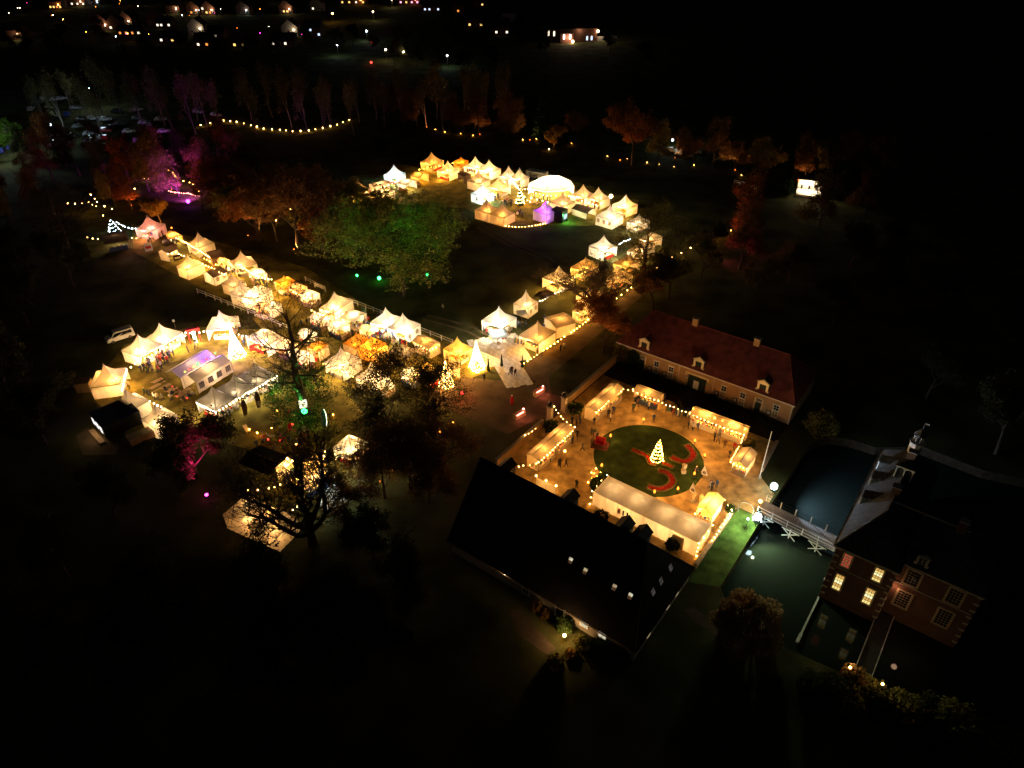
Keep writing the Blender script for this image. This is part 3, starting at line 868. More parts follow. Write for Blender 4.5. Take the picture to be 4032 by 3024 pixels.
proto('dense_bush', lambda: deciduous(103, 11.5, 6.2, .35, .12, 20000, .18, 5, 3, 1.1, .36), LEAF_DARK)

tree('bare_oak_a', 'tall bare oak rising from the food court above a green floodlight', (-33.45, 91.55), 1.0, 0.4)
tree('bare_oak_b', 'wide bare oak with forked trunk in front of the flat cream tent', (-25.88, 63.71), 1.0, 2.2)
tree('oak_c', 'leafy dark oak beside the tents at the food court edge', (-17.53, 82.67), 1.05, 1.0)
tree('oak_d', 'leafy dark oak in front of the second lit cone tree', (-12.15, 86.83), 1.0, 4.0)
tree('oak_d', 'smaller dark oak leaning over the path by the barn end', (-9.97, 76.50), .8, 2.6, leafm=LEAF_BROWN)
tree('dense_bush', 'dense dark round tree glowing red and purple from a spotlight', (-45.75, 76.75), 1.0, .5)
tree('oak_right_a', 'bare spreading oak over the tent row beside the bulb lined path', (16.44, 125.45), 1.0, 1.3)
tree('oak_right_b', 'taller oak with sparse leaves at the far end of the tent row', (28.60, 139.49), 1.0, 3.9)
tree('great_oak', 'great broad oak in the middle field with green lamps under it', (-23.00, 131.90), 1.0, .8)
tree('great_oak', 'broad brown oak between the field and the market street', (-49.69, 154.97), .8, 3.0, leafm=LEAF_BROWN)
for q, s_ in (((-21.23, 72.85), .62), ((-17.74, 72.09), .7), ((-14.42, 73.87), .66), ((-11.49, 71.35), .6), ((-22.87, 69.40), .55), ((-15.28, 77.52), .6)):
    tree('loose_tree', 'dark thin tree standing between the food court and the barn', q, s_, group='dark trees between food court and barn', leafm=LEAF_BROWN)
for (q, s_, lm_) in (((-38.41, 147.46), .62, LEAF_OLIVE), ((-59.71, 171.87), .62, LEAF_BROWN), ((-61.06, 160.31), .55, LEAF_RUST), ((-47.91, 171.87), .6, LEAF_BROWN), ((-71.11, 178.15), .55, LEAF_BROWN), ((-37.43, 165.94), .55, LEAF_OLIVE), ((-79.35, 188.26), .5, LEAF_RUST)):
    tree('great_oak', 'leafy brown oak in the grove beside the great oak', q, s_, group='oaks in the grove beside the great oak', leafm=lm_)
tree('brown_tree', 'brown beech by the coach house glowing orange from path bulbs', (16.74, 109.81), .82, .3, leafm=LEAF_RUST)
tree('oak_right_b', 'dark oak with lights behind it beside the first pink tent', (-103.59, 154.09), 1.05, 2.0, leafm=LEAF_DARK)
tree('brown_tree', 'small orange lit tree behind the pink tent', (-87.44, 168.11), .62, 2.2, leafm=LEAF_GOLD)
tree('brown_tree', 'russet tree behind the market, tallest of the warm lit ones', (36.75, 215.89), 1.35, 1.2, leafm=LEAF_RUST)
tree('brown_tree', 'small golden tree behind the far tents', (13.64, 233.06), .60, 4.2, leafm=LEAF_GOLD)
tree('spruce', 'tall broad spruce behind the far tents', (10.94, 244.75), 1.15, 1.0)
tree('cypress', 'slim pointed cypress behind the far tents', (26.80, 233.92), 1.05, 1.0)
tree('spruce', 'dark spruce beside the bright white stage', (75.62, 192.13), .72, 2.0)
tree('loose_tree', 'reddish tree at the end of the bulb lined path', (55.74, 166.36), .95, 1.0, leafm=LEAF_RUST)
tree('loose_tree', 'dark reddish tree over the purple lamp beyond the oaks', (50.85, 144.79), .9, 3.0, leafm=LEAF_BROWN)
tree('dense_bush', 'bushy dark yew in front of the bulb lined path end', (47.70, 156.31), .55, 3.0)

GB = 'dim trees beyond the market'
for (kx, lb) in (('loose', 'thin bare brown tree standing dim beyond the market field'), ('brown', 'rounded brown tree standing dim beyond the market field')):
    pts = {'loose': [(-21.70, 251.46), (-11.51, 247.59), (-3.30, 251.46), (0.59, 247.59), (-47.92, 270.19), (-33.72, 259.50), (50.68, 220.32), (60.74, 214.45), (70.91, 207.47), (84.09, 200.84), (100.44, 208.83), (44.23, 215.89), (92.22, 177.45), (76.63, 167.32)],
           'brown': [(-43.18, 270.19), (-15.92, 247.59), (22.03, 240.14), (55.46, 215.89), (65.37, 208.83), (73.43, 202.14), (90.22, 198.29), (105.03, 203.45), (102.53, 220.32), (41.24, 140.27), (32.45, 130.44), (28.38, 125.89), (59.65, 138.05), (51.64, 133.12)]}[kx]
    for q in pts:
        tree(kx+'_tree', lb, q, rnd.uniform(.65, .95), group=GB, leafm=rnd.choice([LEAF_BROWN, LEAF_OLIVE, LEAF_BROWN]))
GP = 'poplars behind the lantern path'
for x in range(1120, 2200, 62):
    for row in range(2):
        a = (-85.57, 251.46)
        f = (x-1650)/550.
        tree('poplar', 'slim pale poplar in the dark grove behind the lantern path', (a[0]+f*85+rnd.uniform(-3, 3)+row*4, a[1]+rnd.uniform(-6, 8)+row*14+6*f*f), rnd.uniform(.75, 1.05), group=GP)
GW = 'dark trees of the wood by the car park'
for q in [(-150.37, 217.44), (-146.85, 225.38), (-139.45, 226.55), (-128.31, 220.79), (-118.60, 217.44), (-137.47, 198.05), (-133.14, 202.87), (-127.46, 206.87), (-118.72, 204.86), (-110.68, 201.89), (-101.86, 194.32), (-138.70, 188.93), (-127.41, 172.58), (-125.55, 180.47), (-111.92, 214.18), (-107.30, 217.44), (-92.09, 190.70), (-87.35, 194.32), (-88.13, 206.87), (-77.54, 188.93), (-69.04, 171.82), (-73.38, 172.58), (-80.32, 177.25), (-73.49, 194.32), (-102.22, 220.79), (-93.45, 226.55), (-82.59, 217.44), (-106.01, 182.94), (-100.62, 180.47), (-103.23, 199.96),
          (-69.78, 170.80), (-62.25, 164.97), (-56.68, 160.11), (-69.71, 180.17), (-58.73, 173.07), (-50.25, 162.16), (-57.98, 181.81), (-44.31, 154.18)]:
    tree('brown_tree' if q[0] > -75 else 'loose_tree', 'autumn tree in the dark wood between market street and car park', q, rnd.uniform(.6, .95), group=GW, leafm=rnd.choice([LEAF_BROWN, LEAF_RUST, LEAF_OLIVE, LEAF_DARK]))
for q in [(-17.39, 60.99), (-14.17, 54.58), (-18.09, 48.87), (-23.70, 48.28), (-29.42, 48.28), (-35.35, 48.87), (-13.50, 45.96), (-24.93, 43.23), (-19.02, 43.23), (-42.13, 52.60)]:
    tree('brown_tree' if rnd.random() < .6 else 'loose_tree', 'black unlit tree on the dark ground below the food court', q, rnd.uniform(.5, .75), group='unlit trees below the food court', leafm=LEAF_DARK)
GF = 'dark trees around the unlit outskirts'
for q in [(-258.48, 396.86), (-242.21, 388.39), (-221.17, 368.57), (-206.58, 361.13), (-193.44, 357.51), (-182.99, 361.13), (-174.69, 368.57), (-161.69, 361.13), (-221.38, 340.34), (-199.93, 324.55), (-186.20, 327.60), (-165.24, 327.60), (-155.20, 333.86), (-269.28, 429.26), (-242.07, 419.53), (-223.49, 424.35), (-189.01, 396.86), (-169.98, 396.86), (-151.97, 392.59), (-131.87, 388.39), (-121.19, 396.86), (-108.40, 405.66), (-90.64, 401.22), (-85.98, 419.53), (-56.49, 368.57), (-44.83, 361.13), (-32.84, 353.96), (-21.25, 347.03), (-10.41, 353.96), (-69.41, 396.86), (-57.01, 410.19), (-34.54, 429.26), (-12.49, 434.28), (3.85, 461.03), (17.43, 396.86), (50.51, 396.86), (61.68, 361.13),
          (129.67, 276.49), (103.95, 259.87), (75.80, 145.57), (76.52, 131.08), (84.37, 149.90), (91.24, 131.90), (88.84, 110.28), (62.81, 120.40), (69.19, 95.86), (72.88, 81.65),
          (-94.67, 120.40), (-113.28, 149.90), (-93.55, 136.09), (-84.05, 95.86), (-71.39, 83.82), (-53.62, 68.24), (-54.68, 58.04), (-42.94, 54.58), (-29.64, 52.60), (-52.68, 47.11), (-39.95, 43.76)]:
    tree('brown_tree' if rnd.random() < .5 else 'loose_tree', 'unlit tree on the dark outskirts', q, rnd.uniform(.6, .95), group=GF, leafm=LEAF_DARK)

def shrub(label, loc, rx, h, n=900, leaf=.16, lm=None, group=None, name='shrub', rz=0, ry=None):
    rg = random.Random(int(abs(loc[0]*31+loc[1]*17))+n)
    lb = MB(); ry = ry or rx
    for i in range(n):
        a, b = rg.uniform(0, 6.283), math.acos(rg.uniform(-.72, 1))
        q = rg.uniform(.72, 1.04)*(1+.12*math.sin(a*5)+.1*math.sin(b*7+a*3))
        c = Vector((rx*q*math.sin(b)*math.cos(a), ry*q*math.sin(b)*math.sin(a), h*.42+h*.58*q*math.cos(b)))
        if c.z < .03: c.z = .05
        u_ = Vector((rg.gauss(0, 1), rg.gauss(0, 1), rg.gauss(0, 1))).normalized(); v_ = u_.cross(Vector((rg.gauss(0, 1), rg.gauss(0, 1), 1))).normalized()
        s = leaf*rg.uniform(.6, 1.3)
        lb.add([c-u_*s, c+v_*s*.6, c+u_*s, c-v_*s*.6], [(0, 1, 2, 3)])
    t = thing(name, label, 'shrub', (loc[0], loc[1], 0), rz, group)
    lb.build('foliage', lm or LEAF_GREEN, t)
    mb = MB()
    for i in range(5):
        a = i*1.26; mb.tube([(0, 0, 0), (rx*.5*math.cos(a), ry*.5*math.sin(a), h*.6)], [.06, .02], 4)
    mb.build('stems', BARK, t)
    return t
shrub('big rounded brown beech shrub on the moat bank across from the castle windows', (26.45, 49.72), 3.5, 5.6, 8500, .2, leafmat('leaf_pale_brown', (.24, .16, .08)))
shrub('leafy undergrowth round the tall bare oak glowing bright green', (-34.28, 92.32), 5.2, 8.0, 5200, .15, LEAF_GREEN)
shrub('clipped dark bush beside the gate pillar with the iron gate', E(-47.0, 79.9), 1.2, 1.6, 900)
shrub('clipped dark bush beside the barn side gate pillar', E(-47.6, 73.6), 1.1, 1.7, 900)
shrub('round topiary in the bed before the carriage door', E(-33.2, 91.6), 1.5, 1.6, 1200, lm=LEAF_DARK)
shrub('leafy climber smothering the wall end corner of the coach house', E(-48.4, 96.9), 1.5, 3.6, 2200, .17, LEAF_OLIVE, ry=.6, rz=ERZ)
shrub('green climber beside the ivy end door of the coach house', E(-45.9, 96.9), 1.1, 3.5, 1500, .17, LEAF_GREEN, ry=.5, rz=ERZ)
for i, u in enumerate((-43.5, -41.5, -39.0, -36.0, -30.5, -28.0, -26.3, -22.6, -20.0)):
    shrub('low dark shrub in the bed along the coach house front', E(u, 95.4+.6*math.sin(i*2)), 1.1+.3*math.sin(i), .9+.3*math.cos(i*3), 500, .13, LEAF_DARK, 'shrubs along the coach house')
shrub('shrub at the open end of the double stall', E(-20.9, 88.0), .9, 1.5, 600, lm=LEAF_OLIVE)
shrub('dark tree like bush behind the coach house corner', E(-13.5, 98.5), 2.4, 3.6, 2000, .2, LEAF_OLIVE)
shrub('tall pot plant hung with small lights at the marquee end', (11.94, 73.87), .9, 2.2, 700)
shrub('broad pot plant hung with small lights behind the marquee end', (13.18, 75.44), 1.0, 1.7, 700)
shrub('low dark bush between barn and marquee', (12.09, 68.34), 1.0, 1.0, 500, lm=LEAF_DARK)
shrub('dark bush by the marquee side door', (20.69, 63.07), .9, 1.6, 600)
shrub('round box bush at the back of the yellow tent', (29.86, 69.64), .6, 1.0, 400)
for i, q in enumerate([(7.86, 48.42), (9.36, 47.89), (6.55, 47.37), (4.81, 46.18), (6.00, 50.96), (3.84, 52.66), (10.94, 48.24), (12.07, 47.37), (2.89, 53.43)]):
    shrub('garden shrub in the bed below the barn windows', q, .9+.25*math.sin(i*2.2), 1.1+.5*math.cos(i*1.7), 600, .16, [LEAF_OLIVE, LEAF_GREEN, LEAF_GOLD][i % 3], 'shrubs below the barn')
for i, q in enumerate([(33.33, 42.53), (34.89, 41.94), (36.49, 41.51), (38.21, 41.08), (39.85, 40.23), (41.34, 39.68), (43.67, 40.37), (44.79, 39.40), (39.71, 38.45), (32.11, 42.97), (37.51, 42.67), (35.93, 43.57)]):
    shrub('dim garden shrub where the footbridge lands', q, 1.7+.5*math.sin(i*2.2), 2.2+.9*math.cos(i*1.7), 1100, .2, [LEAF_DARK, LEAF_OLIVE, LEAF_BROWN][i % 3], 'shrubs where the footbridge lands')
for lb, q in (('small garden spotlight at the footbridge, on the beech shrub side', (35.60, 44.10)), ('small garden spotlight at the footbridge, lighting a green bush', (38.20, 42.20))):
    t = thing('garden_spotlight', lb, 'lamp', (*q, 0))
    MB().tube([(0, 0, 0), (0, 0, 2.6)], .03, 5).build('stake', BLACK, t)
    MB().ball(0, 0, 2.7, .13).build('globe', BULB['warm'], t)
    lamp('spot', t, (0.2, .3, 3.0), (1, .85, .4), 6, .1)

# ================================================================ TENTS AND STALLS
def frame_of(a, b, c):
    a, b, c = (Vector((p[0], p[1])) for p in (a, b, c))
    t1 = math.atan2(b.y-a.y, b.x-a.x); t2 = math.atan2(c.y-b.y, c.x-b.x)-math.pi/2
    d = (t2-t1+math.pi) % (2*math.pi)-math.pi
    w1, w2 = (b-a).length, (c-b).length
    th = t1+d*w2/(w1+w2)
    ctr = (a+c)/2
    return ctr, th, w1, w2

MERCH = [pm('goods_red', (.40, .05, .04), .6, .5, 6), pm('goods_gold', (.55, .36, .10), .5, .5, 6), pm('goods_white', (.7, .66, .6), .6, .3, 6), pm('goods_green', (.06, .16, .06), .6, .5, 6), pm('goods_blue', (.07, .10, .25), .6, .5, 6), pm('goods_brown', (.16, .08, .04), .6, .5, 6)]
def goods(mb, x0, x1, y, z, n, depth=.6, hmax=.4):
    for i in range(n):
        x = x0+(x1-x0)*(i+.5)/n+rnd.uniform(-.05, .05); h = rnd.uniform(.1, hmax); s = rnd.uniform(.14, .3)
        if rnd.random() < .5:
            mb.box(x, y+rnd.uniform(-depth, depth)*.4, z+h/2, s, s*.8, h, rnd.uniform(0, 1), rnd.randrange(6))
        else:
            mb.lathe([(s*.4, z), (s*.5, z+h*.5), (s*.2, z+h)], x, y+rnd.uniform(-depth, depth)*.4, 6, rnd.randrange(6))

def table(loc, rz, ln, label='long table piled with wares inside an open market tent', cloth=None, grp='tables of wares in the market tents'):
    t = thing('display_table', label, 'table', loc, rz, grp)
    MB().box(0, 0, .74, ln, .75, .04).build('tabletop', WOODPALE, t)
    mb = MB()
    for s_ in (-1, 1): mb.box(0, s_*.39, .37, ln, .015, .72)
    mb.build('cloth', cloth or rnd.choice([CANVAS, CANVAS, CANVAS_TAN, CANVAS, CANVAS, RED]), t)
    for sx in (-1, 1):
        for sy in (-1, 1): MB().box(sx*(ln/2-.08), sy*.3, .36, .05, .05, .72).build('leg', ALU, t)
    mb = MB(); goods(mb, -ln/2+.1, ln/2-.1, 0, .77, int(ln*3.2))
    o = mb.build('wares', MERCH, t); o['kind'] = 'stuff'
    return t

def side_pts(w_, d_, i):
    C = [(-w_/2, -d_/2), (w_/2, -d_/2), (w_/2, d_/2), (-w_/2, d_/2)]
    return Vector(C[i]), Vector(C[(i+1) % 4])

def wall_panel(t, p, q, z1, mat, name='wall_panel', waves=5, z0=.02, low=None):
    d = q-p; nrm = Vector((d.y, -d.x)).normalized()
    nx, nz = 20, 3
    vs = []
    for k in range(nz+1):
        z = z0+(z1-z0)*k/nz
        for i in range(nx+1):
            s_ = i/nx; off = .035*math.sin(s_*waves*6.283+p.x)*(1-k/nz*.8)
            g = p+d*s_+nrm*off
            vs.append((g.x, g.y, z))
    fs = [(k*(nx+1)+i, k*(nx+1)+i+1, (k+1)*(nx+1)+i+1, (k+1)*(nx+1)+i) for k in range(nz) for i in range(nx)]
    return MB().add(vs, fs).build(name, mat, t, True)

WINGLOW = fabric('tent_window_film', (.32, .20, .10), .6, .3, 4)
def tent_windows(panel, p, q, n, z0=.9, z1=1.9, arched=True, wd=.75, mat=None):
    d = (q-p); Ln = d.length; d.normalize(); nrm = Vector((d.y, -d.x)); rz = math.atan2(d.y, d.x)
    for i in range(n):
        c = p+d*(Ln*(i+.5)/n)+nrm*.06
        pts = [(-wd/2, 0), (wd/2, 0), (wd/2, (z1-z0)*(.7 if arched else 1))]
        if arched: pts += [(wd*.35, (z1-z0)*.9), (0, z1-z0), (-wd*.35, (z1-z0)*.9)]
        pts += [(-wd/2, (z1-z0)*(.7 if arched else 1))]
        P = lambda x, z, o=0: (c.x+d.x*x+nrm.x*o, c.y+d.y*x+nrm.y*o, z0+z)
        wn = MB().poly([P(x, z) for x, z in pts]).build('window', mat or WINGLOW, panel)
        mb = MB()
        for x in (-wd/6, wd/6): mb.tube([P(x, .02, .02), P(x, (z1-z0)*.86, .02)], .025, 4)
        for k in range(1, 4): mb.tube([P(-wd/2, (z1-z0)*k/4.5, .02), P(wd/2, (z1-z0)*k/4.5, .02)], .025, 4)
        mb.tube([P(x, z, .02) for x, z in pts+pts[:1]], .03, 4)
        mb.build('glazing_bars', WHITE, wn)

GT = 'peaked market tents'
BASEP = 76.0
def pagoda(label, a, b, c, open_='', power=1.0, lampc='soft', eave=2.4, rise=2.55, roof=None, walls=None, size=None, win=None, tbl=True, group=None, wins_arched=True, cat='tent', lamps=1):
    ctr, th, w_, d_ = frame_of(a, b, c)
    if size: w_ = d_ = size
    w_ = min(max(w_, 2.6), 6.2); d_ = min(max(d_, 2.6), 6.2)
    power = min(power, 1.75)
    roof = roof or CANVAS; walls = walls or roof
    t = thing('pagoda_tent', label, cat, (ctr.x, ctr.y, 0), th, group)
    # swept pyramid roof
    K, S = 9, 6
    sagk = rnd.uniform(.05, .20)
    vs = []; fs = []
    for k in range(K+1):
        s_ = k/K
        z = eave+rise*(.42*s_+.58*s_**3.2)*(1 if True else 0)
        f = 1-s_*.985
        for side in range(4):
            p, q = side_pts(w_*f, d_*f, side)
            for j in range(S):
                g = p.lerp(q, j/S)
                sag = sagk*math.sin(math.pi*j/S)*(1-s_)*(s_*2.2 if s_ < .45 else 1)
                vs.append((g.x, g.y, z-sag))
    n_ = 4*S
    for k in range(K):
        for j in range(n_):
            fs.append((k*n_+j, k*n_+(j+1) % n_, (k+1)*n_+(j+1) % n_, (k+1)*n_+j))
    fs.append(tuple(range(K*n_, K*n_+n_)))
    rf = MB().add(vs, fs).build('roof', roof, t, False)
    mb = MB()
    for side in range(4):
        p, q = side_pts(w_+.06, d_+.06, side)
        mb.add([(p.x, p.y, eave+.02), (q.x, q.y, eave+.02), (q.x, q.y, eave-.20), (p.x, p.y, eave-.20)], [(0, 1, 2, 3)])
    mb.build('valance', roof, rf)
    MB().lathe([(.05, eave+rise-.05), (.07, eave+rise+.12), (.01, eave+rise+.25)], n=6).build('finial', roof, rf)
    mb = MB()
    for side in range(4):
        p, q = side_pts(w_*.99, d_*.99, side)
        pp, qq = side_pts(w_+.13, d_+.13, side)
        MB().tube([(pp.x, pp.y, eave+.015), (qq.x, qq.y, eave+.015)], .035, 4).build('eave_beam', ALU, t)
        MB().tube([(p.x, p.y, 0), (p.x, p.y, eave)], .045, 5).build('post', WHITE, t)
        if str(side) not in open_:
            wp_ = wall_panel(t, p, q, eave-.05, walls)
            if win and side in win: tent_windows(wp_, p, q, win[side], arched=wins_arched)
        elif tbl:
            m_ = (p+q)/2; n2 = -m_.normalized()
            tl = Matrix.Rotation(th, 2)@(m_*.72)
            table((ctr.x+tl.x, ctr.y+tl.y, 0), th+(0 if side % 2 == 0 else math.pi/2), min(w_, d_)*.62)
    seam = MB()
    for c4 in range(4):
        seam.tube([Vector(vs[k*n_+c4*S])+Vector((0, 0, .015)) for k in range(K+1)], .022, 3)
    seam.build('seam', ALU, rf)
    pw_ = BASEP*power*(w_*d_/22.0)*rnd.uniform(.88, 1.12)
    for (fx, fy, fp) in ((.27, -.27, .55), (-.25, .26, .45)):
        MB().ball(w_*fx, d_*fy, eave+.02, .10, 6, 4).build('lamp_globe', BULB['warm' if lampc in ('warm', 'soft', 'orange') else 'white'], t)
        lamp('tent_light', t, (w_*fx, d_*fy, eave-.12), COLORS[lampc], pw_*fp, .15)
    if open_:
        p, q = side_pts(w_, d_, int(open_[0])); m_ = (p+q)/2; m_ = m_*(1+.45/m_.length)
        lamp('front_fill', t, (m_.x, m_.y, eave-.3), COLORS[lampc], pw_*1.1, .2)  # fill lamp added outside the open side to throw spill on the ground
    return t

def gable(label, a, b, c, axis='x', eave=2.2, ridge=2.9, open_='', power=.6, lampc='soft', roof=None, walls=None, win=None, counter=None, name='market_stall', cat='stall', group=None, over=.15, lampz=None, nl=1, ccol=None):
    """gabled stall, hut or marquee: ridge along a-b (axis x) or along b-c (axis y)"""
    ctr, th, w_, d_ = frame_of(a, b, c)
    t = thing(name, label, cat, (ctr.x, ctr.y, 0), th, group)
    roof = roof or CANVAS; walls = walls or roof
    X, Y = w_/2+over, d_/2+over
    mb = MB()
    if axis == 'x':
        P = [(-X, -Y, eave), (X, -Y, eave), (X, 0, ridge), (-X, 0, ridge), (X, Y, eave), (-X, Y, eave)]
    else:
        P = [(X, -Y, eave), (X, Y, eave), (0, Y, ridge), (0, -Y, ridge), (-X, Y, eave), (-X, -Y, eave)]
    def slope(p0, p1, p2, p3, nm):
        p0, p1, p2, p3 = map(Vector, (p0, p1, p2, p3)); vs = []; nx, ny = 12, 4
        for j in range(ny+1):
            for i in range(nx+1):
                g = p0.lerp(p1, i/nx).lerp(p3.lerp(p2, i/nx), j/ny)
                g.z -= .05*math.sin(math.pi*j/ny)*abs(math.sin(math.pi*i/nx*2))
                vs.append(tuple(g))
        MB().add(vs, [(j*(nx+1)+i, j*(nx+1)+i+1, (j+1)*(nx+1)+i+1, (j+1)*(nx+1)+i) for j in range(ny) for i in range(nx)]).build(nm, roof, t)
    slope(P[0], P[1], P[2], P[3], 'roof'); slope(P[4], P[5], P[3], P[2], 'roof')
    MB().tube([P[2], P[3]], .04, 5).build('ridge_pole', ALU, t)
    for side in range(4):
        p, q = side_pts(w_, d_, side)
        MB().tube([(p.x, p.y, 0), (p.x, p.y, eave)], .045, 5).build('post', ALU, t)
        if str(side) not in open_:
            wp_ = wall_panel(t, p, q, eave-.02, walls)
            if win and side in win: tent_windows(wp_, p, q, win[side], *((.7, 1.85, False, 1.05, pm('marquee_film', (.10, .07, .16), .5, .4, 4)) if name == 'party_marquee' else ()))
            if (side % 2 == 1) == (axis == 'x'):
                MB().add([(p.x, p.y, eave-.02), (q.x, q.y, eave-.02), ((p.x+q.x)/2, (p.y+q.y)/2, ridge-.04)], [(0, 1, 2)]).build('gable_end', walls, t)
    for s_ in (counter or ()):
        p, q = side_pts(w_*.9, d_*.82, s_); d = q-p; m_ = (p+q)/2; rz = math.atan2(d.y, d.x)
        ct = MB().box(m_.x, m_.y, .45, d.length, .6, .9, rz).build('counter', ccol or rnd.choice([CANVAS_TAN, WOOD, BLUE, WOODPALE]), t)
        mb = MB(); goods(mb, -d.length/2+.1, d.length/2-.1, 0, 0, int(d.length*3.5), .5)
        o = mb.build('wares', MERCH, ct); o['kind'] = 'stuff'
        o.location = (m_.x, m_.y, .905); o.rotation_euler = (0, 0, rz)
    for i in range(nl):
        f = (i+.5)/nl-.5
        pos = (f*w_, 0, (lampz or eave-.1)) if axis == 'x' else (0, f*d_, (lampz or eave-.1))
        MB().ball(*pos, .09, 6, 4).build('lamp_globe', BULB['warm'], t)
        lamp('stall_light', t, (pos[0], pos[1], pos[2]-.15), COLORS[lampc], BASEP*power*.95, .2)
    return t

# ---- food court, left
z = 0
pagoda('cream peaked tent with bulb lit open side, outermost of the food court', (-69.56, 95.41), (-65.03, 96.57), (-66.30, 101.56), '1', 1.1, 'warm')
pagoda('half of the twin peaked tent next to the parked van', (-69.67, 106.98), (-65.38, 104.94), (-63.08, 109.23), '1', 1.9, 'soft')
pagoda('half of the twin peaked tent next to the red gate', (-67.53, 110.42), (-63.04, 109.23), (-60.74, 113.47), '13', 1.7, 'soft')
pagoda('yellow glowing peaked tent beside the lit cone tree', (-56.83, 114.18), (-52.06, 114.31), (-52.86, 119.19), '01', 1.8, 'soft')
pagoda('low cream tent with a red sofa in front', (-48.50, 111.42), (-44.23, 108.25), (-42.30, 111.83), '0', 1.5, 'soft', rise=1.2)
pagoda('cream peaked tent beside the black toilet wagon', (-63.88, 90.98), (-60.49, 88.71), (-58.31, 91.90), '2', 1.4, 'soft')
pagoda('cream peaked tent in front of the dark red tree', (-57.57, 86.95), (-54.44, 84.95), (-52.09, 87.97), '2', 1.0, 'soft')
ml = dict(eave=2.3, ridge=3.2, name='party_marquee', cat='marquee', roof=fabric('canvas_cool', (.66, .64, .64), .3), lampc='soft', over=.02)
gable('windowless aisle of the white twin gabled party marquee', (-59.14, 100.12), (-55.91, 98.57), (-52.17, 105.17), 'y', open_='03', power=.5, **ml)
gable('aisle of the white party marquee with paned side windows', (-55.91, 98.57), (-52.93, 97.55), (-48.70, 103.80), 'y', open_='03', power=1.0, win={1: 4}, walls=fabric('marquee_white', (.78, .74, .72), .4), **ml)
t = thing('purple_spotlight', 'purple spotlight washing the back of the party marquee', 'lamp', (*(-49.80, 107.21), 0))
MB().tube([(0, 0, 0), (0, 0, 3.2)], .04, 5).build('stand', BLACK, t); MB().lathe([(.06, 3.1), (.14, 3.3), (.16, 3.45)], n=8).build('lamp_head', BULB['purple'], t)
lamp('purple_wash', t, (-1.6, .4, 4.4), (.30, .10, 1.0), 420, .3)
for i, (a, b, c) in enumerate((((-50.87, 91.75), (-46.72, 89.31), (-44.52, 92.62)), ((-48.59, 95.32), (-44.52, 92.62), (-42.15, 95.91)), ((-46.37, 98.76), (-42.15, 95.91), (-39.72, 99.21)))):
    pagoda(['grey brown peaked bar tent, corner one of the row facing the beach flags', 'grey brown peaked bar tent in the middle of the row', 'grey brown peaked bar tent at the tree end of the row'][i], a, b, c, '1' if i else '01', .55, 'white', roof=CANVAS_OLD, walls=CANVAS_OLD)
# ---- market street, upper left
pagoda('pink lit peaked tent with open counter at the top of the market street', (-90.91, 162.44), (-85.26, 159.86), (-85.04, 164.22), '0', 1.5, 'pink', rise=2.7, roof=CANVAS_TAN, size=4.8)
pagoda('tan peaked tent second along the far side of the market street', (-75.12, 153.32), (-71.94, 151.27), (-69.25, 153.64), '0', .9, 'soft', roof=CANVAS_TAN, size=4.3)
pagoda('closed cream tent with shadows on its wall backing onto the dark field', (-73.20, 141.17), (-70.19, 139.48), (-67.57, 142.90), '2', 1.5, 'warm', rise=2.2)
gable('white cabin with brown roof and two paned windows backing onto the field', (-66.40, 138.63), (-63.42, 136.44), (-61.52, 139.18), 'y', 2.0, 2.8, '', .8, roof=CANVAS_DARK, walls=CANVAS, win={1: 2}, name='sales_cabin', cat='cabin')
pagoda('tan tent behind the white cabin', (-60.55, 133.25), (-57.37, 131.18), (-55.69, 133.77), '2', 1.0, 'soft', roof=CANVAS_TAN, rise=2.0)
pagoda('bright yellow tent behind bare branches on the field side', (-57.34, 128.91), (-54.39, 126.93), (-52.50, 129.91), '12', 2.0, 'soft', rise=2.3)
pagoda('bright yellow tent with hip lines next to the tall bare oak', (-54.51, 127.67), (-51.54, 125.48), (-49.83, 130.41), '2', 2.3, 'soft', rise=1.4)
gable('small cream lean to behind bare branches beside the fence', (-48.97, 123.85), (-47.29, 122.68), (-45.82, 124.79), 'x', 2.0, 2.5, '', .8, name='lean_to', cat='tent')
pagoda('tan peaked tent third along the far side of the market street', (-62.37, 144.36), (-58.93, 141.46), (-55.85, 142.03), '01', 1.4, 'soft', roof=CANVAS_TAN, size=4.6)
gable('white curtained hut beside the notice board on the market street', (-80.45, 149.56), (-77.74, 148.32), (-76.63, 150.80), 'y', 2.1, 2.8, '1', .5, roof=CANVAS_DARK, walls=CANVAS_TAN, name='sales_cabin', cat='cabin')
gable('brown roofed stall with a row of stools on the market street', (-69.79, 148.94), (-66.89, 146.20), (-64.47, 147.41), 'y', 2.1, 2.8, '03', .8, roof=CANVAS_DARK, counter=(0,), group=None)
gable('small orange roofed stall behind the pink tent', (-82.94, 159.33), (-79.69, 156.63), (-77.90, 157.97), 'x', 2.1, 2.6, '01', 1.0, roof=CANVAS_ORANGE, counter=(0,), lampc='white')
gable('low stall of decorations beyond the pink tent counter', (-98.78, 159.58), (-93.86, 154.89), (-89.05, 155.54), 'y', 2.1, 2.6, '012', .6, roof=CANVAS_DARK, counter=(1,), lampc='white')
pagoda('orange tent glowing between the oak trunk and the street', (-49.88, 134.04), (-47.41, 131.95), (-45.08, 134.04), '01', 1.8, 'orange', roof=CANVAS_ORANGE, rise=1.2)
gable('cream stall under the bulb chain on the far street side', (-57.15, 138.77), (-54.52, 136.58), (-51.90, 137.67), 'x', 2.2, 2.7, '01', 1.6, counter=(0,))
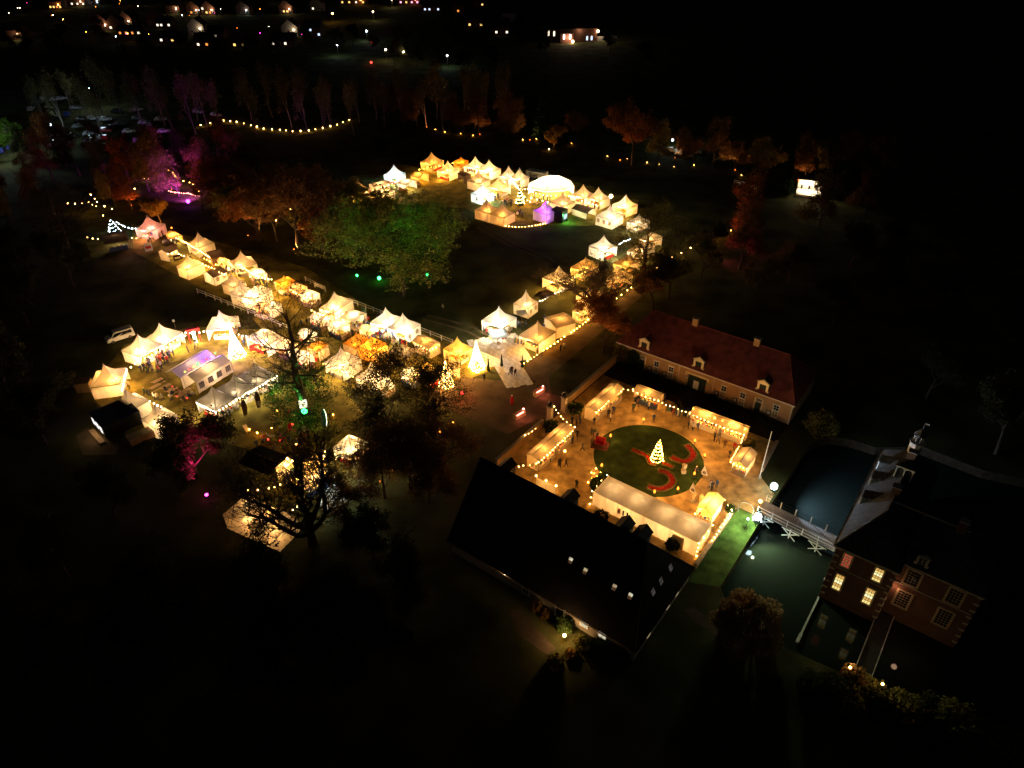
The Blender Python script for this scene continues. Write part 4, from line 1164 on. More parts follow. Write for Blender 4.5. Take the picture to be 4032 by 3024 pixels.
# ---- market street, middle
pagoda('cream peaked tent half hidden by the tall bare oak', (-37.24, 122.49), (-34.41, 120.20), (-32.41, 125.79), '0', 1.9, 'soft')
gable('white lit stall beside the green board', (-32.53, 118.99), (-29.75, 117.02), (-28.61, 120.56), 'x', 2.2, 2.7, '01', 1.7, 'white', roof=CANVAS_TAN, counter=(0, 1))
pagoda('half of the bright white twin tent without windows', (-26.38, 117.19), (-23.04, 115.47), (-21.30, 118.42), '0', 2.6, 'white', size=4.4)
pagoda('half of the bright white twin tent with arched windows', (-23.04, 115.47), (-19.54, 112.96), (-17.67, 115.90), '0', 2.8, 'white', win={1: 2}, size=4.4)
pagoda('orange tent with poinsettias at the bend of the street', (-27.87, 108.47), (-24.71, 106.16), (-22.55, 109.25), '1', 1.7, 'warm', roof=CANVAS_ORANGE, rise=1.7)
pagoda('orange tent tucked behind the poinsettia tent', (-30.74, 109.45), (-27.79, 107.69), (-25.46, 110.84), '1', 1.1, 'warm', roof=CANVAS_ORANGE, walls=CANVAS_TAN, rise=1.7)
pagoda('cream closed tent with a bulb chain along its eave', (-32.81, 103.20), (-29.06, 100.87), (-26.22, 104.30), '0', 1.3, 'soft')
pagoda('cream tent behind the leafy dark oak', (-26.39, 98.61), (-23.36, 96.59), (-20.79, 99.99), '0', 1.9, 'soft')
pagoda('small yellow tent hung with bunting behind the oak trunk', (-36.76, 108.08), (-34.64, 106.92), (-33.30, 109.25), '0', 1.4, 'warm', roof=CANVAS_ORANGE, walls=CANVAS, rise=1.4)
gable('yellow stall between the low tent and the bare oak', (-42.56, 109.16), (-40.29, 107.22), (-38.72, 109.16), 'x', 2.2, 2.7, '0', 1.2, 'warm', counter=(0,))
gable('brown roofed stall next to the white twin tent', (-17.90, 110.57), (-14.80, 107.62), (-13.23, 109.77), 'x', 2.2, 2.8, '0', .8, 'warm', roof=CANVAS_TAN, counter=(0,))
gable('low tan canopy in front of the brown roofed stall', (-21.65, 106.64), (-18.26, 104.76), (-16.73, 107.40), 'x', 2.1, 2.5, '0123', .3, 'soft', roof=CANVAS_TAN)
gable('cream canopy behind the dark oak top', (-21.63, 102.93), (-19.80, 101.14), (-18.64, 102.93), 'x', 2.1, 2.5, '0123', .4, 'soft', roof=CANVAS_TAN)
pagoda('yellow peaked tent with swags beside the tall lit cone tree', (-12.41, 107.50), (-9.41, 105.41), (-7.00, 108.00), '01', 1.3, 'warm', roof=fabric('canvas_yellow', (.80, .66, .30), .5), rise=2.2)
pagoda('yellow tent behind the oak beside the second lit cone tree', (-16.73, 100.34), (-13.79, 98.27), (-11.87, 100.69), '01', 1.5, 'warm', roof=fabric('canvas_yellow', (.80, .66, .30)), rise=1.6)
gable('cream stall by the second lit cone tree', (-12.28, 100.79), (-10.42, 99.39), (-8.98, 101.49), 'x', 2.1, 2.6, '01', .7, 'warm', roof=CANVAS_TAN, counter=(0,))
for i, (a, b, c, lb) in enumerate((((-42.75, 128.29), (-40.66, 126.34), (-39.37, 128.79), 'cream stall under the thick bulb chain by the bare oak'), ((-45.85, 131.31), (-43.76, 129.54), (-42.66, 131.82), 'cream stall behind the thick bulb chain'), ((-38.98, 119.21), (-36.82, 117.45), (-35.23, 119.21), 'stall of baubles in front of the half hidden tent'), ((-34.80, 116.16), (-32.21, 114.04), (-30.68, 116.16), 'stall of flowers in front of the white lit stall'), ((-28.50, 114.88), (-27.00, 113.62), (-25.99, 115.30), 'small stall of woollens at the white twin tent corner'), ((-39.71, 113.21), (-37.62, 111.57), (-36.09, 113.21), 'stall of wreaths by the small bunting tent'), ((-18.85, 99.94), (-16.89, 98.22), (-15.56, 100.29), 'stall of candles under the dark oaks'), ((-50.64, 123.48), (-48.88, 122.09), (-47.83, 123.95), 'little cream stall at the fence under oak twigs'), ((-38.38, 105.33), (-36.40, 103.85), (-35.02, 105.70), 'stall of toys behind the tall bare oak trunk'), ((-23.29, 97.21), (-21.32, 95.55), (-19.69, 97.54), 'stall of cheeses under the leafy dark oak'), ((-65.26, 144.50), (-63.15, 142.74), (-62.11, 144.20), 'small stall between the stools and the third tan tent'))):
    gable(lb, a, b, c, 'x', 2.2, 2.75, '01', 1.2, ['soft', 'warm', 'white'][i % 3], roof=[CANVAS, CANVAS_TAN, CANVAS_TAN][i % 3], counter=(0, 1))
# ---- right row
pagoda('cream peaked tent with clothes behind the square parasol', (-5.80, 117.76), (-1.94, 114.96), (0.88, 118.77), '01', 1.6, 'white')
pagoda('small cream tent with two arched windows behind the parasol tent', (0.11, 124.36), (3.15, 122.72), (5.38, 125.31), '3', .75, 'soft', win={1: 2}, size=3.5)
pagoda('tan peaked tent hung with wreaths beside the bulb fence', (1.37, 112.18), (4.88, 109.25), (8.03, 113.50), '0', 1.0, 'warm', roof=CANVAS_TAN, walls=CANVAS)
gable('flat tan tent joined to the wreath tent along the bulb fence', (7.62, 118.22), (8.01, 113.83), (10.62, 117.20), 'y', 2.4, 2.9, '', .7, 'warm', roof=CANVAS_TAN, walls=CANVAS)
pagoda('cream peaked tent under the bare spreading oak', (6.36, 134.86), (9.16, 132.50), (13.36, 136.72), '01', 1.9, 'warm', size=4.8)
gable('dark flat canopy beside the cream tent under the oak', (4.93, 128.16), (6.69, 125.89), (8.76, 128.62), 'x', 2.2, 2.5, '0123', .15, 'soft', roof=CANVAS_DARK)
pagoda('amber tent hung with lanterns behind the spreading oak', (13.06, 140.60), (15.63, 138.00), (18.85, 142.75), '01', 1.5, 'orange', rise=1.8, roof=CANVAS_TAN)
pagoda('cream peaked tent heading the row along the bulb lined path', (17.83, 150.93), (19.83, 147.75), (24.05, 152.72), '1', 1.7, 'white', size=4.6)
for i, (a, b, c, lc, lb) in enumerate((((20.16, 135.46), (22.12, 132.99), (25.35, 136.97), 'warm', 'warm lit tent between the two oaks'), ((22.61, 142.75), (24.61, 140.08), (28.02, 144.38), 'orange', 'amber tent between the oaks, second from the row head'), ((26.82, 149.47), (28.83, 146.61), (32.22, 151.23), 'soft', 'cream tent behind the taller oak trunk'), ((30.24, 156.07), (32.11, 153.62), (35.23, 157.32), 'soft', 'cream tent behind the taller oak crown'), ((28.61, 166.50), (30.86, 163.79), (34.01, 167.19), 'white', 'white tent at the far corner behind the taller oak'), ((13.25, 127.78), (15.22, 125.51), (18.16, 129.17), 'warm', 'warm lit tent behind the spreading oak trunk'), ((12.58, 121.51), (13.66, 119.40), (15.84, 122.80), 'warm', 'small warm stall below the spreading oak'))):
    pagoda(lb, a, b, c, '01', 1.4, lc, roof=CANVAS_TAN, rise=1.7)
# ---- far market square
D = [
 ('lone tan peaked tent at the outer end of the far market', (-44.65, 188.72), (-41.52, 186.50), (-39.22, 190.18), '0', 1.2, 'warm', CANVAS_TAN, 4.4),
 ('cool white peaked tent next to the long flat stall', (-36.70, 201.07), (-33.33, 198.99), (-30.91, 203.20), '0', 1.5, 'cool', CANVAS, 4.4),
 ('dark topped peaked tent with gold bulbs at the back corner', (-27.44, 212.74), (-23.59, 210.72), (-20.69, 214.52), '01', 1.1, 'orange', CANVAS_TAN, 5.0),
 ('cream peaked tent in front of the dark topped one', (-21.63, 205.23), (-18.13, 203.20), (-15.69, 206.00), '0', 1.6, 'warm', CANVAS, 4.6),
 ('bright peaked tent on the back row next to the orange one', (-14.32, 209.13), (-10.44, 205.74), (-7.31, 209.39), '0', 2.0, 'soft', CANVAS, 4.8),
 ('bright peaked tent on the back row next to the tan pair', (-9.95, 206.13), (-6.81, 203.45), (-3.37, 206.78), '0', 2.0, 'soft', CANVAS, 4.8),
 ('tan peaked tent with closed wall behind the cool white glowing one', (-12.89, 196.58), (-9.08, 194.21), (-5.95, 197.17), '2', 1.0, 'soft', CANVAS_TAN, 4.6),
 ('cool white glowing tent next to the closed tan pair', (-11.28, 185.96), (-8.05, 184.01), (-4.73, 186.94), '1', 1.6, 'cool', CANVAS, 4.4),
 ('yellow peaked tent behind the cool white tent', (-6.82, 191.89), (-3.40, 188.72), (-0.36, 191.89), '01', 1.4, 'warm', CANVAS, 4.6),
 ('tan back row tent next to the bright peaked pair', (-3.66, 200.70), (-0.90, 198.26), (1.77, 200.70), '0', 1.0, 'white', CANVAS_TAN, 4.0),
 ('tan back row tent next to the white container', (-0.49, 198.50), (2.14, 196.22), (4.70, 199.48), '0', 1.3, 'white', CANVAS_TAN, 4.0),
 ('tan peaked tent in front of the big bright marquee', (9.95, 179.37), (13.00, 176.32), (16.48, 179.89), '3', 1.1, 'soft', CANVAS_TAN, 4.7),
 ('tan tent of a pair, the one touching the big marquee', (15.79, 185.19), (19.21, 182.41), (22.30, 185.63), '0', 1.2, 'soft', CANVAS_TAN, 4.6),
 ('tan tent of a pair beside the marquee, the one by the low tent', (19.59, 182.41), (22.57, 179.48), (26.17, 184.01), '0', 1.2, 'soft', CANVAS_TAN, 4.6),
 ('cream peaked tent at the far market corner behind oak twigs', (26.22, 177.84), (29.13, 175.02), (32.66, 178.04), '0', 1.7, 'warm', CANVAS, 4.6),
 ('cream tent with a blinding lamp on top and small square windows', (20.70, 169.70), (24.44, 167.17), (28.44, 171.41), '2', 1.0, 'white', CANVAS, 5.0),
 ('closed tan tent of a pair, on the great oak side', (-9.69, 174.33), (-5.87, 171.41), (-3.21, 175.02), '2', .8, 'warm', CANVAS_TAN, 4.4),
 ('closed tan tent of a pair, where the rope light starts', (-5.80, 171.51), (-2.03, 168.10), (0.84, 172.38), '2', .9, 'warm', CANVAS_TAN, 4.6),
 ('purple lit peaked tent beside the black screen box', (5.34, 173.74), (8.86, 171.12), (11.90, 173.84), '2', .10, 'purple', CANVAS, 4.6),
]
for lb, a, b, c, op, pw, lc, rm, sz in D:
    pagoda(lb, a, b, c, op, pw*1.15, lc, roof=rm, size=sz, win={0: 3} if 'square windows' in lb else ({1: 1, 0: 1} if 'closed tan pair' in lb else None), wins_arched='square' not in lb)
pagoda('small orange tent between the back row tents', (-17.46, 212.92), (-14.64, 211.04), (-13.22, 214.29), '01', 1.4, 'orange', roof=CANVAS_ORANGE, rise=1.2, size=3.2)
gable('long flat stall between the lone tan and the cool white tents', (-38.93, 193.62), (-38.19, 190.97), (-35.14, 195.02), 'y', 2.2, 2.6, '01', 1.0, 'soft', roof=CANVAS_TAN, counter=(1,))
gable('low tent with a dark roof and white flap in the far market', (16.13, 177.10), (19.15, 173.15), (21.27, 176.30), 'x', 1.6, 2.3, '1', .4, 'white', roof=CANVAS_DARK, walls=CANVAS, name='low_tent', cat='tent')
gable('low brown stall between the cream and bright tents', (-15.89, 203.52), (-13.88, 201.02), (-11.67, 202.26), 'x', 2.0, 2.5, '0', .3, roof=CANVAS_DARK)
t = thing('purple_floodlight', 'purple floodlight on the corner of the purple tent', 'lamp', (*(8.87, 173.30), 0))
MB().tube([(0, 0, 0), (0, 0, 2.6)], .05, 5).build('stand', BLACK, t); MB().ball(0, 0, 2.7, .22).build('lamp_head', BULB['purple'], t)
lamp('purple_flood', t, (-1.2, -.3, 3.8), (.32, .02, 1.0), 75, .15); lamp('purple_wall_wash', t, (-.3, -1.6, 1.8), (.45, .08, 1.0), 16, .15)
for a, b, c, lb, lc in (((-45.62, 175.28), (-43.48, 172.83), (-42.03, 175.78), 'amber stall behind the lone tan tent', 'warm'), ((-41.00, 182.46), (-38.74, 180.37), (-36.99, 183.53), 'amber stall under oak twigs beside the lone tan tent', 'warm'), ((-36.34, 186.78), (-34.08, 184.60), (-32.30, 188.44), 'cream stall under oak twigs by the long flat stall', 'soft'), ((-31.56, 194.73), (-29.27, 192.41), (-27.35, 196.51), 'cream stall under oak twigs by the cool white tent', 'white'), ((-28.65, 200.75), (-26.36, 198.55), (-24.48, 202.24), 'amber stall before the dark topped tent', 'orange'), ((-42.10, 170.42), (-39.86, 168.07), (-38.48, 171.38), 'amber stall on the grove side of the far market', 'warm')):
    gable(lb, a, b, c, 'x', 2.2, 2.8, '01', 1.5, lc, roof=CANVAS_TAN, counter=(0,))
# big eight sided marquee
ctr = Vector((10.77, 191.33)); bm_ = thing('round_marquee', 'big blinding white many sided marquee in the far market', 'marquee', (ctr.x, ctr.y, 0), .2)
RB = 6.5
pts = [(RB*math.cos(math.pi*(k+.5)/4), RB*.8*math.sin(math.pi*(k+.5)/4)) for k in range(8)]
top = [(p[0]*.34, p[1]*.06) for p in pts]
for k in range(8):
    p, q, r_, s_ = pts[k], pts[(k+1) % 8], top[(k+1) % 8], top[k]
    MB().add([(p[0], p[1], 3.0), (q[0], q[1], 3.0), (r_[0], r_[1], 5.4), (s_[0], s_[1], 5.4)], [(0, 1, 2, 3)]).build('roof_panel', CANVAS, bm_)
    MB().tube([(p[0], p[1], 0), (p[0], p[1], 3.0)], .06, 5).build('post', WHITE, bm_)
    MB().tube([(p[0], p[1], 3.02), (s_[0], s_[1], 5.42)], .05, 4).build('rafter', ALU, bm_)
    MB().tube([(p[0], p[1], 3.0), (q[0], q[1], 3.0)], .05, 4).build('eave_beam', ALU, bm_)
    if k in (0, 1, 2, 7): wall_panel(bm_, Vector(p), Vector(q), 2.95, CANVAS)
    else: MB().add([(p[0], p[1], 3.0), (q[0], q[1], 3.0), (q[0], q[1], 2.6), (p[0], p[1], 2.6)], [(0, 1, 2, 3)]).build('valance', CANVAS, bm_)
MB().poly([(p[0], p[1], 5.4) for p in top]).build('roof_cap', CANVAS, bm_)
for x in (-3, 0, 3): lamp('marquee_light', bm_, (x, 0, 2.8), WHT, 230, .4)
# white container and black screen box
t = thing('white_container', 'white open backed container behind the big marquee', 'container', (*(7.22, 203.18), 0), -.5)
mb = MB(); mb.box(0, 1.2, 1.4, 6.0, .1, 2.8); mb.box(-2.95, 0, 1.4, .1, 2.4, 2.8); mb.box(2.95, 0, 1.4, .1, 2.4, 2.8); mb.build('wall', WHITE, t)
MB().box(0, 0, 2.85, 6.1, 2.6, .1).build('roof', WHITE, t); MB().box(-.5, -.9, 1.2, 2.4, .1, 1.6).build('dark_opening', GLASS, t)
t = thing('screen_box', 'black box booth with a glowing screen beside the purple tent', 'booth', (*(12.08, 173.30), 0), -.6)
MB().box(0, 0, 1.5, 3.4, 2.6, 3.0).build('cabinet', BLACK, t); MB().box(1.72, .2, 1.3, .05, 1.5, 1.2).build('screen', window_glow('blue_screen', (.45, .75, 1.0), 1.6, 2), t)
t = thing('tent_floodlight', 'blinding white floodlight raised over the cream tent', 'lamp', (*(25.12, 174.75), 0))
MB().tube([(0, 0, 0), (0, 0, 5.6)], .05, 5).build('mast', ALU, t); MB().ball(0, 0, 5.75, .45).build('lamp_head', BULB['white'], t)
lamp('tent_flood', t, (0, 0, 6.5), WHT, 220, .2)
t = thing('green_floodlight', 'green floodlight washing the grass before the far market', 'lamp', (*(14.04, 172.35), 0))
MB().box(0, 0, .4, .2, .2, .8).build('lamp_head', BLACK, t); lamp('green_wash', t, (0, -.6, 1.6), (.15, 1, .25), 45, .1)
# ---- lower food court tents
pagoda('bay of the flat cream tent clear of the forked oak', (-37.91, 66.37), (-33.82, 64.35), (-31.90, 67.99), '', .42, 'soft', eave=2.6, rise=1.3, roof=fabric('canvas_flat', (.78, .66, .50), .45), cat='tent')
pagoda('bay of the flat cream tent behind the forked oak trunk', (-33.82, 64.35), (-29.76, 62.29), (-28.11, 65.91), '', .42, 'soft', eave=2.6, rise=1.3, roof=fabric('canvas_flat', (.78, .66, .50)), cat='tent')
pagoda('blinding bright tent behind twigs at the lower food court', (-26.30, 80.16), (-23.20, 78.46), (-21.52, 81.61), '01', 3.2, 'soft', rise=1.6)
pagoda('pale tent lit cold by a worklight behind the forked oak', (-25.99, 70.35), (-24.31, 68.90), (-23.00, 70.84), '01', .4, 'cool', rise=1.2, roof=CANVAS_OLD)
gable('warm lit stall behind the forked oak trunk', (-29.91, 72.96), (-28.91, 71.69), (-26.27, 74.77), 'y', 2.3, 2.8, '012', 1.1, 'warm', roof=CANVAS_TAN, counter=(1,))
gable('tan stall above the warm lit one by the forked oak', (-29.81, 76.92), (-28.11, 75.04), (-26.76, 76.64), 'x', 2.3, 2.8, '0', .6, 'warm', roof=CANVAS_TAN)
gable('black roofed shelter beside the forked oak twigs', (-38.53, 77.07), (-34.01, 73.88), (-32.77, 77.90), 'x', 2.4, 3.0, '0123', .12, 'warm', roof=CANVAS_BLACK)
gable('golden stall behind the black roofed shelter', (-33.37, 75.95), (-32.62, 75.15), (-31.92, 77.30), 'y', 2.2, 2.6, '01', .9, 'warm', counter=(1,))
# ---- courtyard stalls
gs = 'stalls round the courtyard'
def uvstall(label, u0, u1, v0, v1, axis, front, **k):
    # corners in the tent order a b c: start of front-left, near, far
    return gable(label, E(u0, v0), E(u1, v0), E(u1, v1), axis, 2.15, 2.75, counter=(front,), lampc='warm', **k)
uvstall('tan courtyard stall with bulbs along its eave, closer to the barn', -45.6, -43.5, 64.4, 68.8, 'y', 1, open_='1', power=.5, roof=CANVAS_TAN, ccol=CANVAS_TAN)
uvstall('tan courtyard stall with bulbs along its eave, closer to the gate', -45.6, -43.5, 69.0, 73.5, 'y', 1, open_='1', power=.5, roof=CANVAS_TAN, ccol=CANVAS_TAN)
uvstall('tan courtyard stall just inside the gate', -45.0, -43.0, 79.3, 83.0, 'y', 1, open_='13', power=.5, roof=CANVAS_TAN, ccol=CANVAS_TAN)
uvstall('tan courtyard stall next towards the coach house corner', -45.0, -42.7, 83.2, 87.5, 'y', 1, open_='1', power=.5, roof=CANVAS_TAN, ccol=CANVAS_TAN)
uvstall('short courtyard stall with dark blue counter front', -40.9, -36.6, 88.1, 90.1, 'x', 0, open_='01', power=.6, roof=CANVAS_TAN, ccol=BLUE)
uvstall('half of the long bulb lined courtyard stall by the clothes rails', -30.8, -26.5, 88.0, 90.1, 'x', 0, open_='0', power=.8, roof=CANVAS_TAN, ccol=CANVAS)
uvstall('half of the long bulb lined courtyard stall by the grey stall', -26.3, -22.1, 88.1, 90.2, 'x', 0, open_='0', power=.9, roof=CANVAS_TAN, ccol=CANVAS)
uvstall('grey roofed stall with a glowing end wall by the flagpole', -21.0, -18.9, 81.0, 84.8, 'y', 0, open_='0', power=.8, roof=CANVAS_OLD, walls=CANVAS, ccol=WOOD)
gable('yellow gabled tent with two pennants by the moat parapet', E(-21.0, 69.2), E(-18.9, 69.2), E(-18.9, 72.7), 'y', 2.25, 3.0, '0', 2.0, 'warm', roof=fabric('canvas_yellow', (.80, .66, .30)), walls=CANVAS, counter=(0,))
# long white marquee along the barn
t = thing('long_marquee', 'long white marquee with low hipped roof running beside the barn', 'marquee', (*E(-25.9, 65.3), 0), ERZ)
MW = fabric('marquee_cream', (.80, .72, .58), .4)
for i in range(2):
    x0 = -7.7+7.71*i; x1 = x0+7.7; y0, y1 = -2.0, 2.0
    mb = MB().add([(x0, y0, 2.5), (x1, y0, 2.5), (x1, y1, 2.5), (x0, y1, 2.5), (x0+1.9, 0, 3.35), (x1-1.9, 0, 3.35)], [(0, 1, 5, 4), (2, 3, 4, 5), (1, 2, 5), (3, 0, 4)])
    mb.build('roof', fabric('marquee_roof', (.74, .70, .63), .16, .12), t)
    for k in range(5):
        xx = x0+(x1-x0)*k/4
        MB().tube([(xx, y0, 0), (xx, y0, 2.5)], .045, 5).build('post', WHITE, t); MB().tube([(xx, y1, 0), (xx, y1, 2.5)], .045, 5).build('post', WHITE, t)
        if k < 4:
            pn = wall_panel(t, Vector((xx, y0)), Vector((xx+(x1-x0)/4, y0)), 2.48, MW, waves=2)
            if i == 0 and k == 2:
                for q in range(3): MB().box(xx+.3+.62*q, y0-.06, 1.35, .26 if q else .42, .02, .9).build('banner', [pm('poster_red', (.5, .2, .15), .7, .4, 7), BLACK, BLACK][q], pn)
    lamp('marquee_light', t, ((x0+x1)/2-1.5, 0, 2.2), SOFT, 38, .3); lamp('marquee_light', t, ((x0+x1)/2+1.8, 0, 2.2), SOFT, 38, .3)
wall_panel(t, Vector((-7.7, 2.0)), Vector((-7.7, -2.0)), 2.48, MW); wall_panel(t, Vector((7.7, -2.0)), Vector((7.7, 2.0)), 2.48, MW)
wall_panel(t, Vector((3.0, 2.0)), Vector((-7.7, 2.0)), 2.48, MW, waves=9)
MB().box(5.1, -2.07, 1.05, 1.6, .06, 2.1).build('door', CANVAS_TAN, t)
# small white windbreak by the barn
t = thing('windbreak', 'small white canvas windbreak with corner bulbs near the barn eave', 'screen', (*(4.77, 73.61), 0), ERZ)
wall_panel(t, Vector((-1.7, 0)), Vector((1.7, 0)), 1.7, CANVAS); 
for x in (-1.7, 0, 1.7):
    MB().tube([(x, 0, 0), (x, 0, 1.85)], .04, 5).build('post', WOODPALE, t); MB().ball(x, 0, 1.95, .12).build('bulb', BULB['warm'], t)
lamp('windbreak_light', t, (0, 1.2, 1.5), WARM, 18, .2)

# ================================================================ LIGHTS OF THE FAIR
BULBME = {k: MB().ball(0, 0, 0, 1.0, 6, 4).mesh('bulb', v) for k, v in BULB.items()}
def string(label, pts, kind='warm', spacing=.8, r=.085, sag=.12, z=2.6, cable=True, kinds=None, name='string_lights', cat='string lights', posts=False, group=None):
    P = [Vector((p[0], p[1], p[2] if len(p) > 2 else z)) for p in pts]
    t = thing(name, label, cat, (P[0].x, P[0].y, 0), 0, group)
    o = Vector((P[0].x, P[0].y, 0))
    line = []
    for a, b in zip(P[:-1], P[1:]):
        n_ = max(1, round((b-a).length/spacing))
        for i in range(n_):
            s_ = i/n_; g = a.lerp(b, s_); g.z -= sag*4*s_*(1-s_); line.append(g-o)
    line.append(P[-1]-o)
    if cable: MB().tube([g+Vector((0, 0, r*.9)) for g in line], .012, 3).build('cable', ROPE, t)
    for i, g in enumerate(line):
        kk = kinds[i % len(kinds)] if kinds else kind
        if rnd.random() < .04 and len(line) > 8: continue
        d_ = Vector((rnd.uniform(-.5, .5), rnd.uniform(-.5, .5), rnd.uniform(-.06, .03)))*(spacing*.22 if cable else .6)
        link('bulb', BULBME[kk], t, g+Vector((d_.x*.5, d_.y*.5, d_.z)), 0, r*.85*rnd.uniform(.6, 1.2))
    if posts:
        me = MB().tube([(0, 0, 0), (0, 0, 1)], .04, 5).mesh('post', WOOD)
        for p in P: link('post', me, t, (p.x-o.x, p.y-o.y, 0), 0, (1, 1, p.z))
    return t

# courtyard
string('bulb chain along the eaves of the two stalls next to the barn', [E(-43.2, 64.0), E(-43.2, 68.9), E(-43.2, 73.6)], z=2.3, spacing=.72)
string('bulb chain from the barn to the first courtyard stall', [E(-46.0, 60.6), E(-44.6, 62.2), E(-43.4, 63.6)], z=2.2)
string('bulb chain from the gate pillar to the stalls', [(*E(-48.4, 75.6), 3.0), (*E(-45.8, 74.2), 2.6), (*E(-43.4, 73.8), 2.4)])
string('bulb chain along the stall just inside the gate', [E(-42.8, 79.2), E(-42.8, 83.0), E(-42.5, 87.3), E(-41.2, 88.2)], z=2.2, spacing=.7)
string('bulb chain on the dark blue counter stall', [E(-41.0, 87.9), E(-36.4, 87.9)], z=2.1, spacing=.75)
string('bulb chain hanging between the dark blue stall and the long stall', [(*E(-36.4, 87.9), 2.2), (*E(-33.6, 87.7), 2.3), (*E(-30.9, 87.8), 2.4)], spacing=.75, sag=.2, posts=True)
string('bulb chain along the front eave of the long stall', [E(-30.9, 87.75), E(-22.0, 87.75)], z=2.15, spacing=.62)
string('bulb chain over the ridge of the long stall', [E(-30.8, 88.6), E(-22.2, 88.6)], z=2.72, spacing=1.3, kind='gold')
string('bulb chain dropping from the long stall to the grey stall', [(*E(-22.0, 87.6), 2.3), (*E(-21.6, 85.2), 2.3), (*E(-21.3, 81.2), 2.3)], spacing=.6)
string('bulb chain round the counter of the grey stall', [E(-21.2, 80.8), E(-18.8, 80.8)], z=2.1, spacing=.5)
string('bulb chain along the low moat parapet', [E(-17.4, 66.2), E(-17.4, 72.8)], z=1.0, spacing=.75)
string('bulb chain down the marquee corner by the moat', [(*E(-18.1, 63.2), 2.6), (*E(-18.1, 63.2), .3)], spacing=.8, sag=0)
string('bulb chain along the moat end of the long marquee', [E(-18.05, 63.3), E(-18.05, 67.3)], z=2.5, spacing=1.3)
string('bulb chain along the barn end of the long marquee', [(*E(-33.8, 67.2), 2.6), (*E(-33.8, 63.2), 2.55), (*E(-33.8, 63.1), .3)], spacing=1.5, sag=.05)
string('small lights wound through the marquee pot plants', [(*(11.19, 75.44), 1.8), (*(11.99, 76.23), 2.0), (*(10.89, 74.13), 1.2), (*(12.66, 75.70), 1.6)], spacing=.9, kind='gold', cable=False)
string('bulb chain along the side of the yellow gabled tent', [(*E(-21.2, 69.3), 1.0), (*E(-21.2, 72.7), 1.8)], spacing=.5, sag=0)
string('bulb chain behind the yellow gabled tent', [(*E(-18.7, 72.8), 2.3), (*E(-17.5, 72.6), 1.3)], spacing=.8)
string('bulb chain behind the gate side stall on the garden wall', [E(-48.6, 68.2), E(-48.3, 70.4)], z=1.9, spacing=.7)
# torches round the lawn
for i, q in enumerate([(20.81, 88.74), (15.13, 84.66), (13.07, 77.86), (27.83, 83.45), (28.54, 80.09), (26.20, 76.10), (23.23, 72.98), (19.84, 72.34)]):
    t = thing('fire_torch', 'garden fire torch burning orange at the rim of the round lawn', 'torch', (*q, 0), 0, 'torches round the lawn')
    MB().tube([(0, 0, 0), (0, 0, .7)], .035, 5).build('stake', BLACK, t)
    MB().lathe([(.06, .6), (.16, .72), (.18, .85)], n=8).build('bowl', BLACK, t)
    MB().lathe([(.08, .84), (.17, 1.0), (.13, 1.2), (.02, 1.45)], n=8).build('flame', emit('flame', (1, .24, .02), .5), t)
    lamp('torch_light', t, (0, 0, 1.9), (1, .45, .12), 30, .2)
# lit conifer on the lawn
def garland_tree(label, loc, H_, Rc, kind='gold', n=110, turns=7, foliage=True):
    t = thing('christmas_tree', label, 'christmas tree', (*loc, 0))
    rg = random.Random(int(H_*100))
    if foliage:
        a, b = conifer(int(H_*10), H_, Rc, 1500, .22)
        a.build('trunk', BARK, t); b.build('foliage', NEEDLE, t)
    else:
        mb = MB()
        for k in range(10): mb.tube([(Rc*math.cos(k*.628), Rc*math.sin(k*.628), .05), (0, 0, H_)], .015, 3)
        mb.tube([(0, 0, 0), (0, 0, H_)], .06, 5); mb.build('frame', BLACK, t)
    mb = MB()
    for i in range(n):
        s_ = i/n; zz = H_*(.06+.93*s_)
        if foliage:
            az = s_*turns*6.283+rg.uniform(-.3, .3); rr = Rc*(1-s_)**.9*1.02+.05
        else:
            az = rg.uniform(0, 6.283); s2 = s_; zz = H_*(.03+.97*s2); rr = Rc*(1-s2)**1.25+.03
        mb.ball(rr*math.cos(az), rr*math.sin(az), zz+rg.uniform(-.1, .1), .06 if foliage else .065, 5, 3)
    o = mb.build('light_garland', BULB[kind], t); o['kind'] = 'stuff'
    return t
garland_tree('green christmas tree wound with yellow lights on the round lawn', (21.49, 79.81), 4.2, .92, 'gold', 250, 7)
t = garland_tree('tall cone of warm lights beside the yellow swagged tent', (-6.22, 104.82), 5.6, 1.5, 'warm', 520, 0, False); lamp('cone_glow', t, (0, 0, 2.2), SOFT, 110, .6)
t = garland_tree('blinding cone of warm lights in the food court', (-49.97, 108.74), 6.2, 1.5, 'white', 620, 0, False); lamp('cone_glow', t, (0, 0, 2.4), SOFT, 260, .8)
t = garland_tree('second cone of warm lights half hidden by the dark oak', (-11.22, 99.50), 5.0, 1.3, 'warm', 480, 0, False); lamp('cone_glow', t, (0, 0, 2.2), SOFT, 110, .6)
garland_tree('spiral lit christmas tree in the middle of the far market', (2.12, 183.84), 4.6, 1.2, 'warm', 260, 5)
garland_tree('small cold white lit tree standing in for a lit awning behind the low decoration stall', (-98.20, 165.22), 3.4, 1.4, 'cool', 60, 4)  # tree shape stands in for a cool lit awning with scattered lights
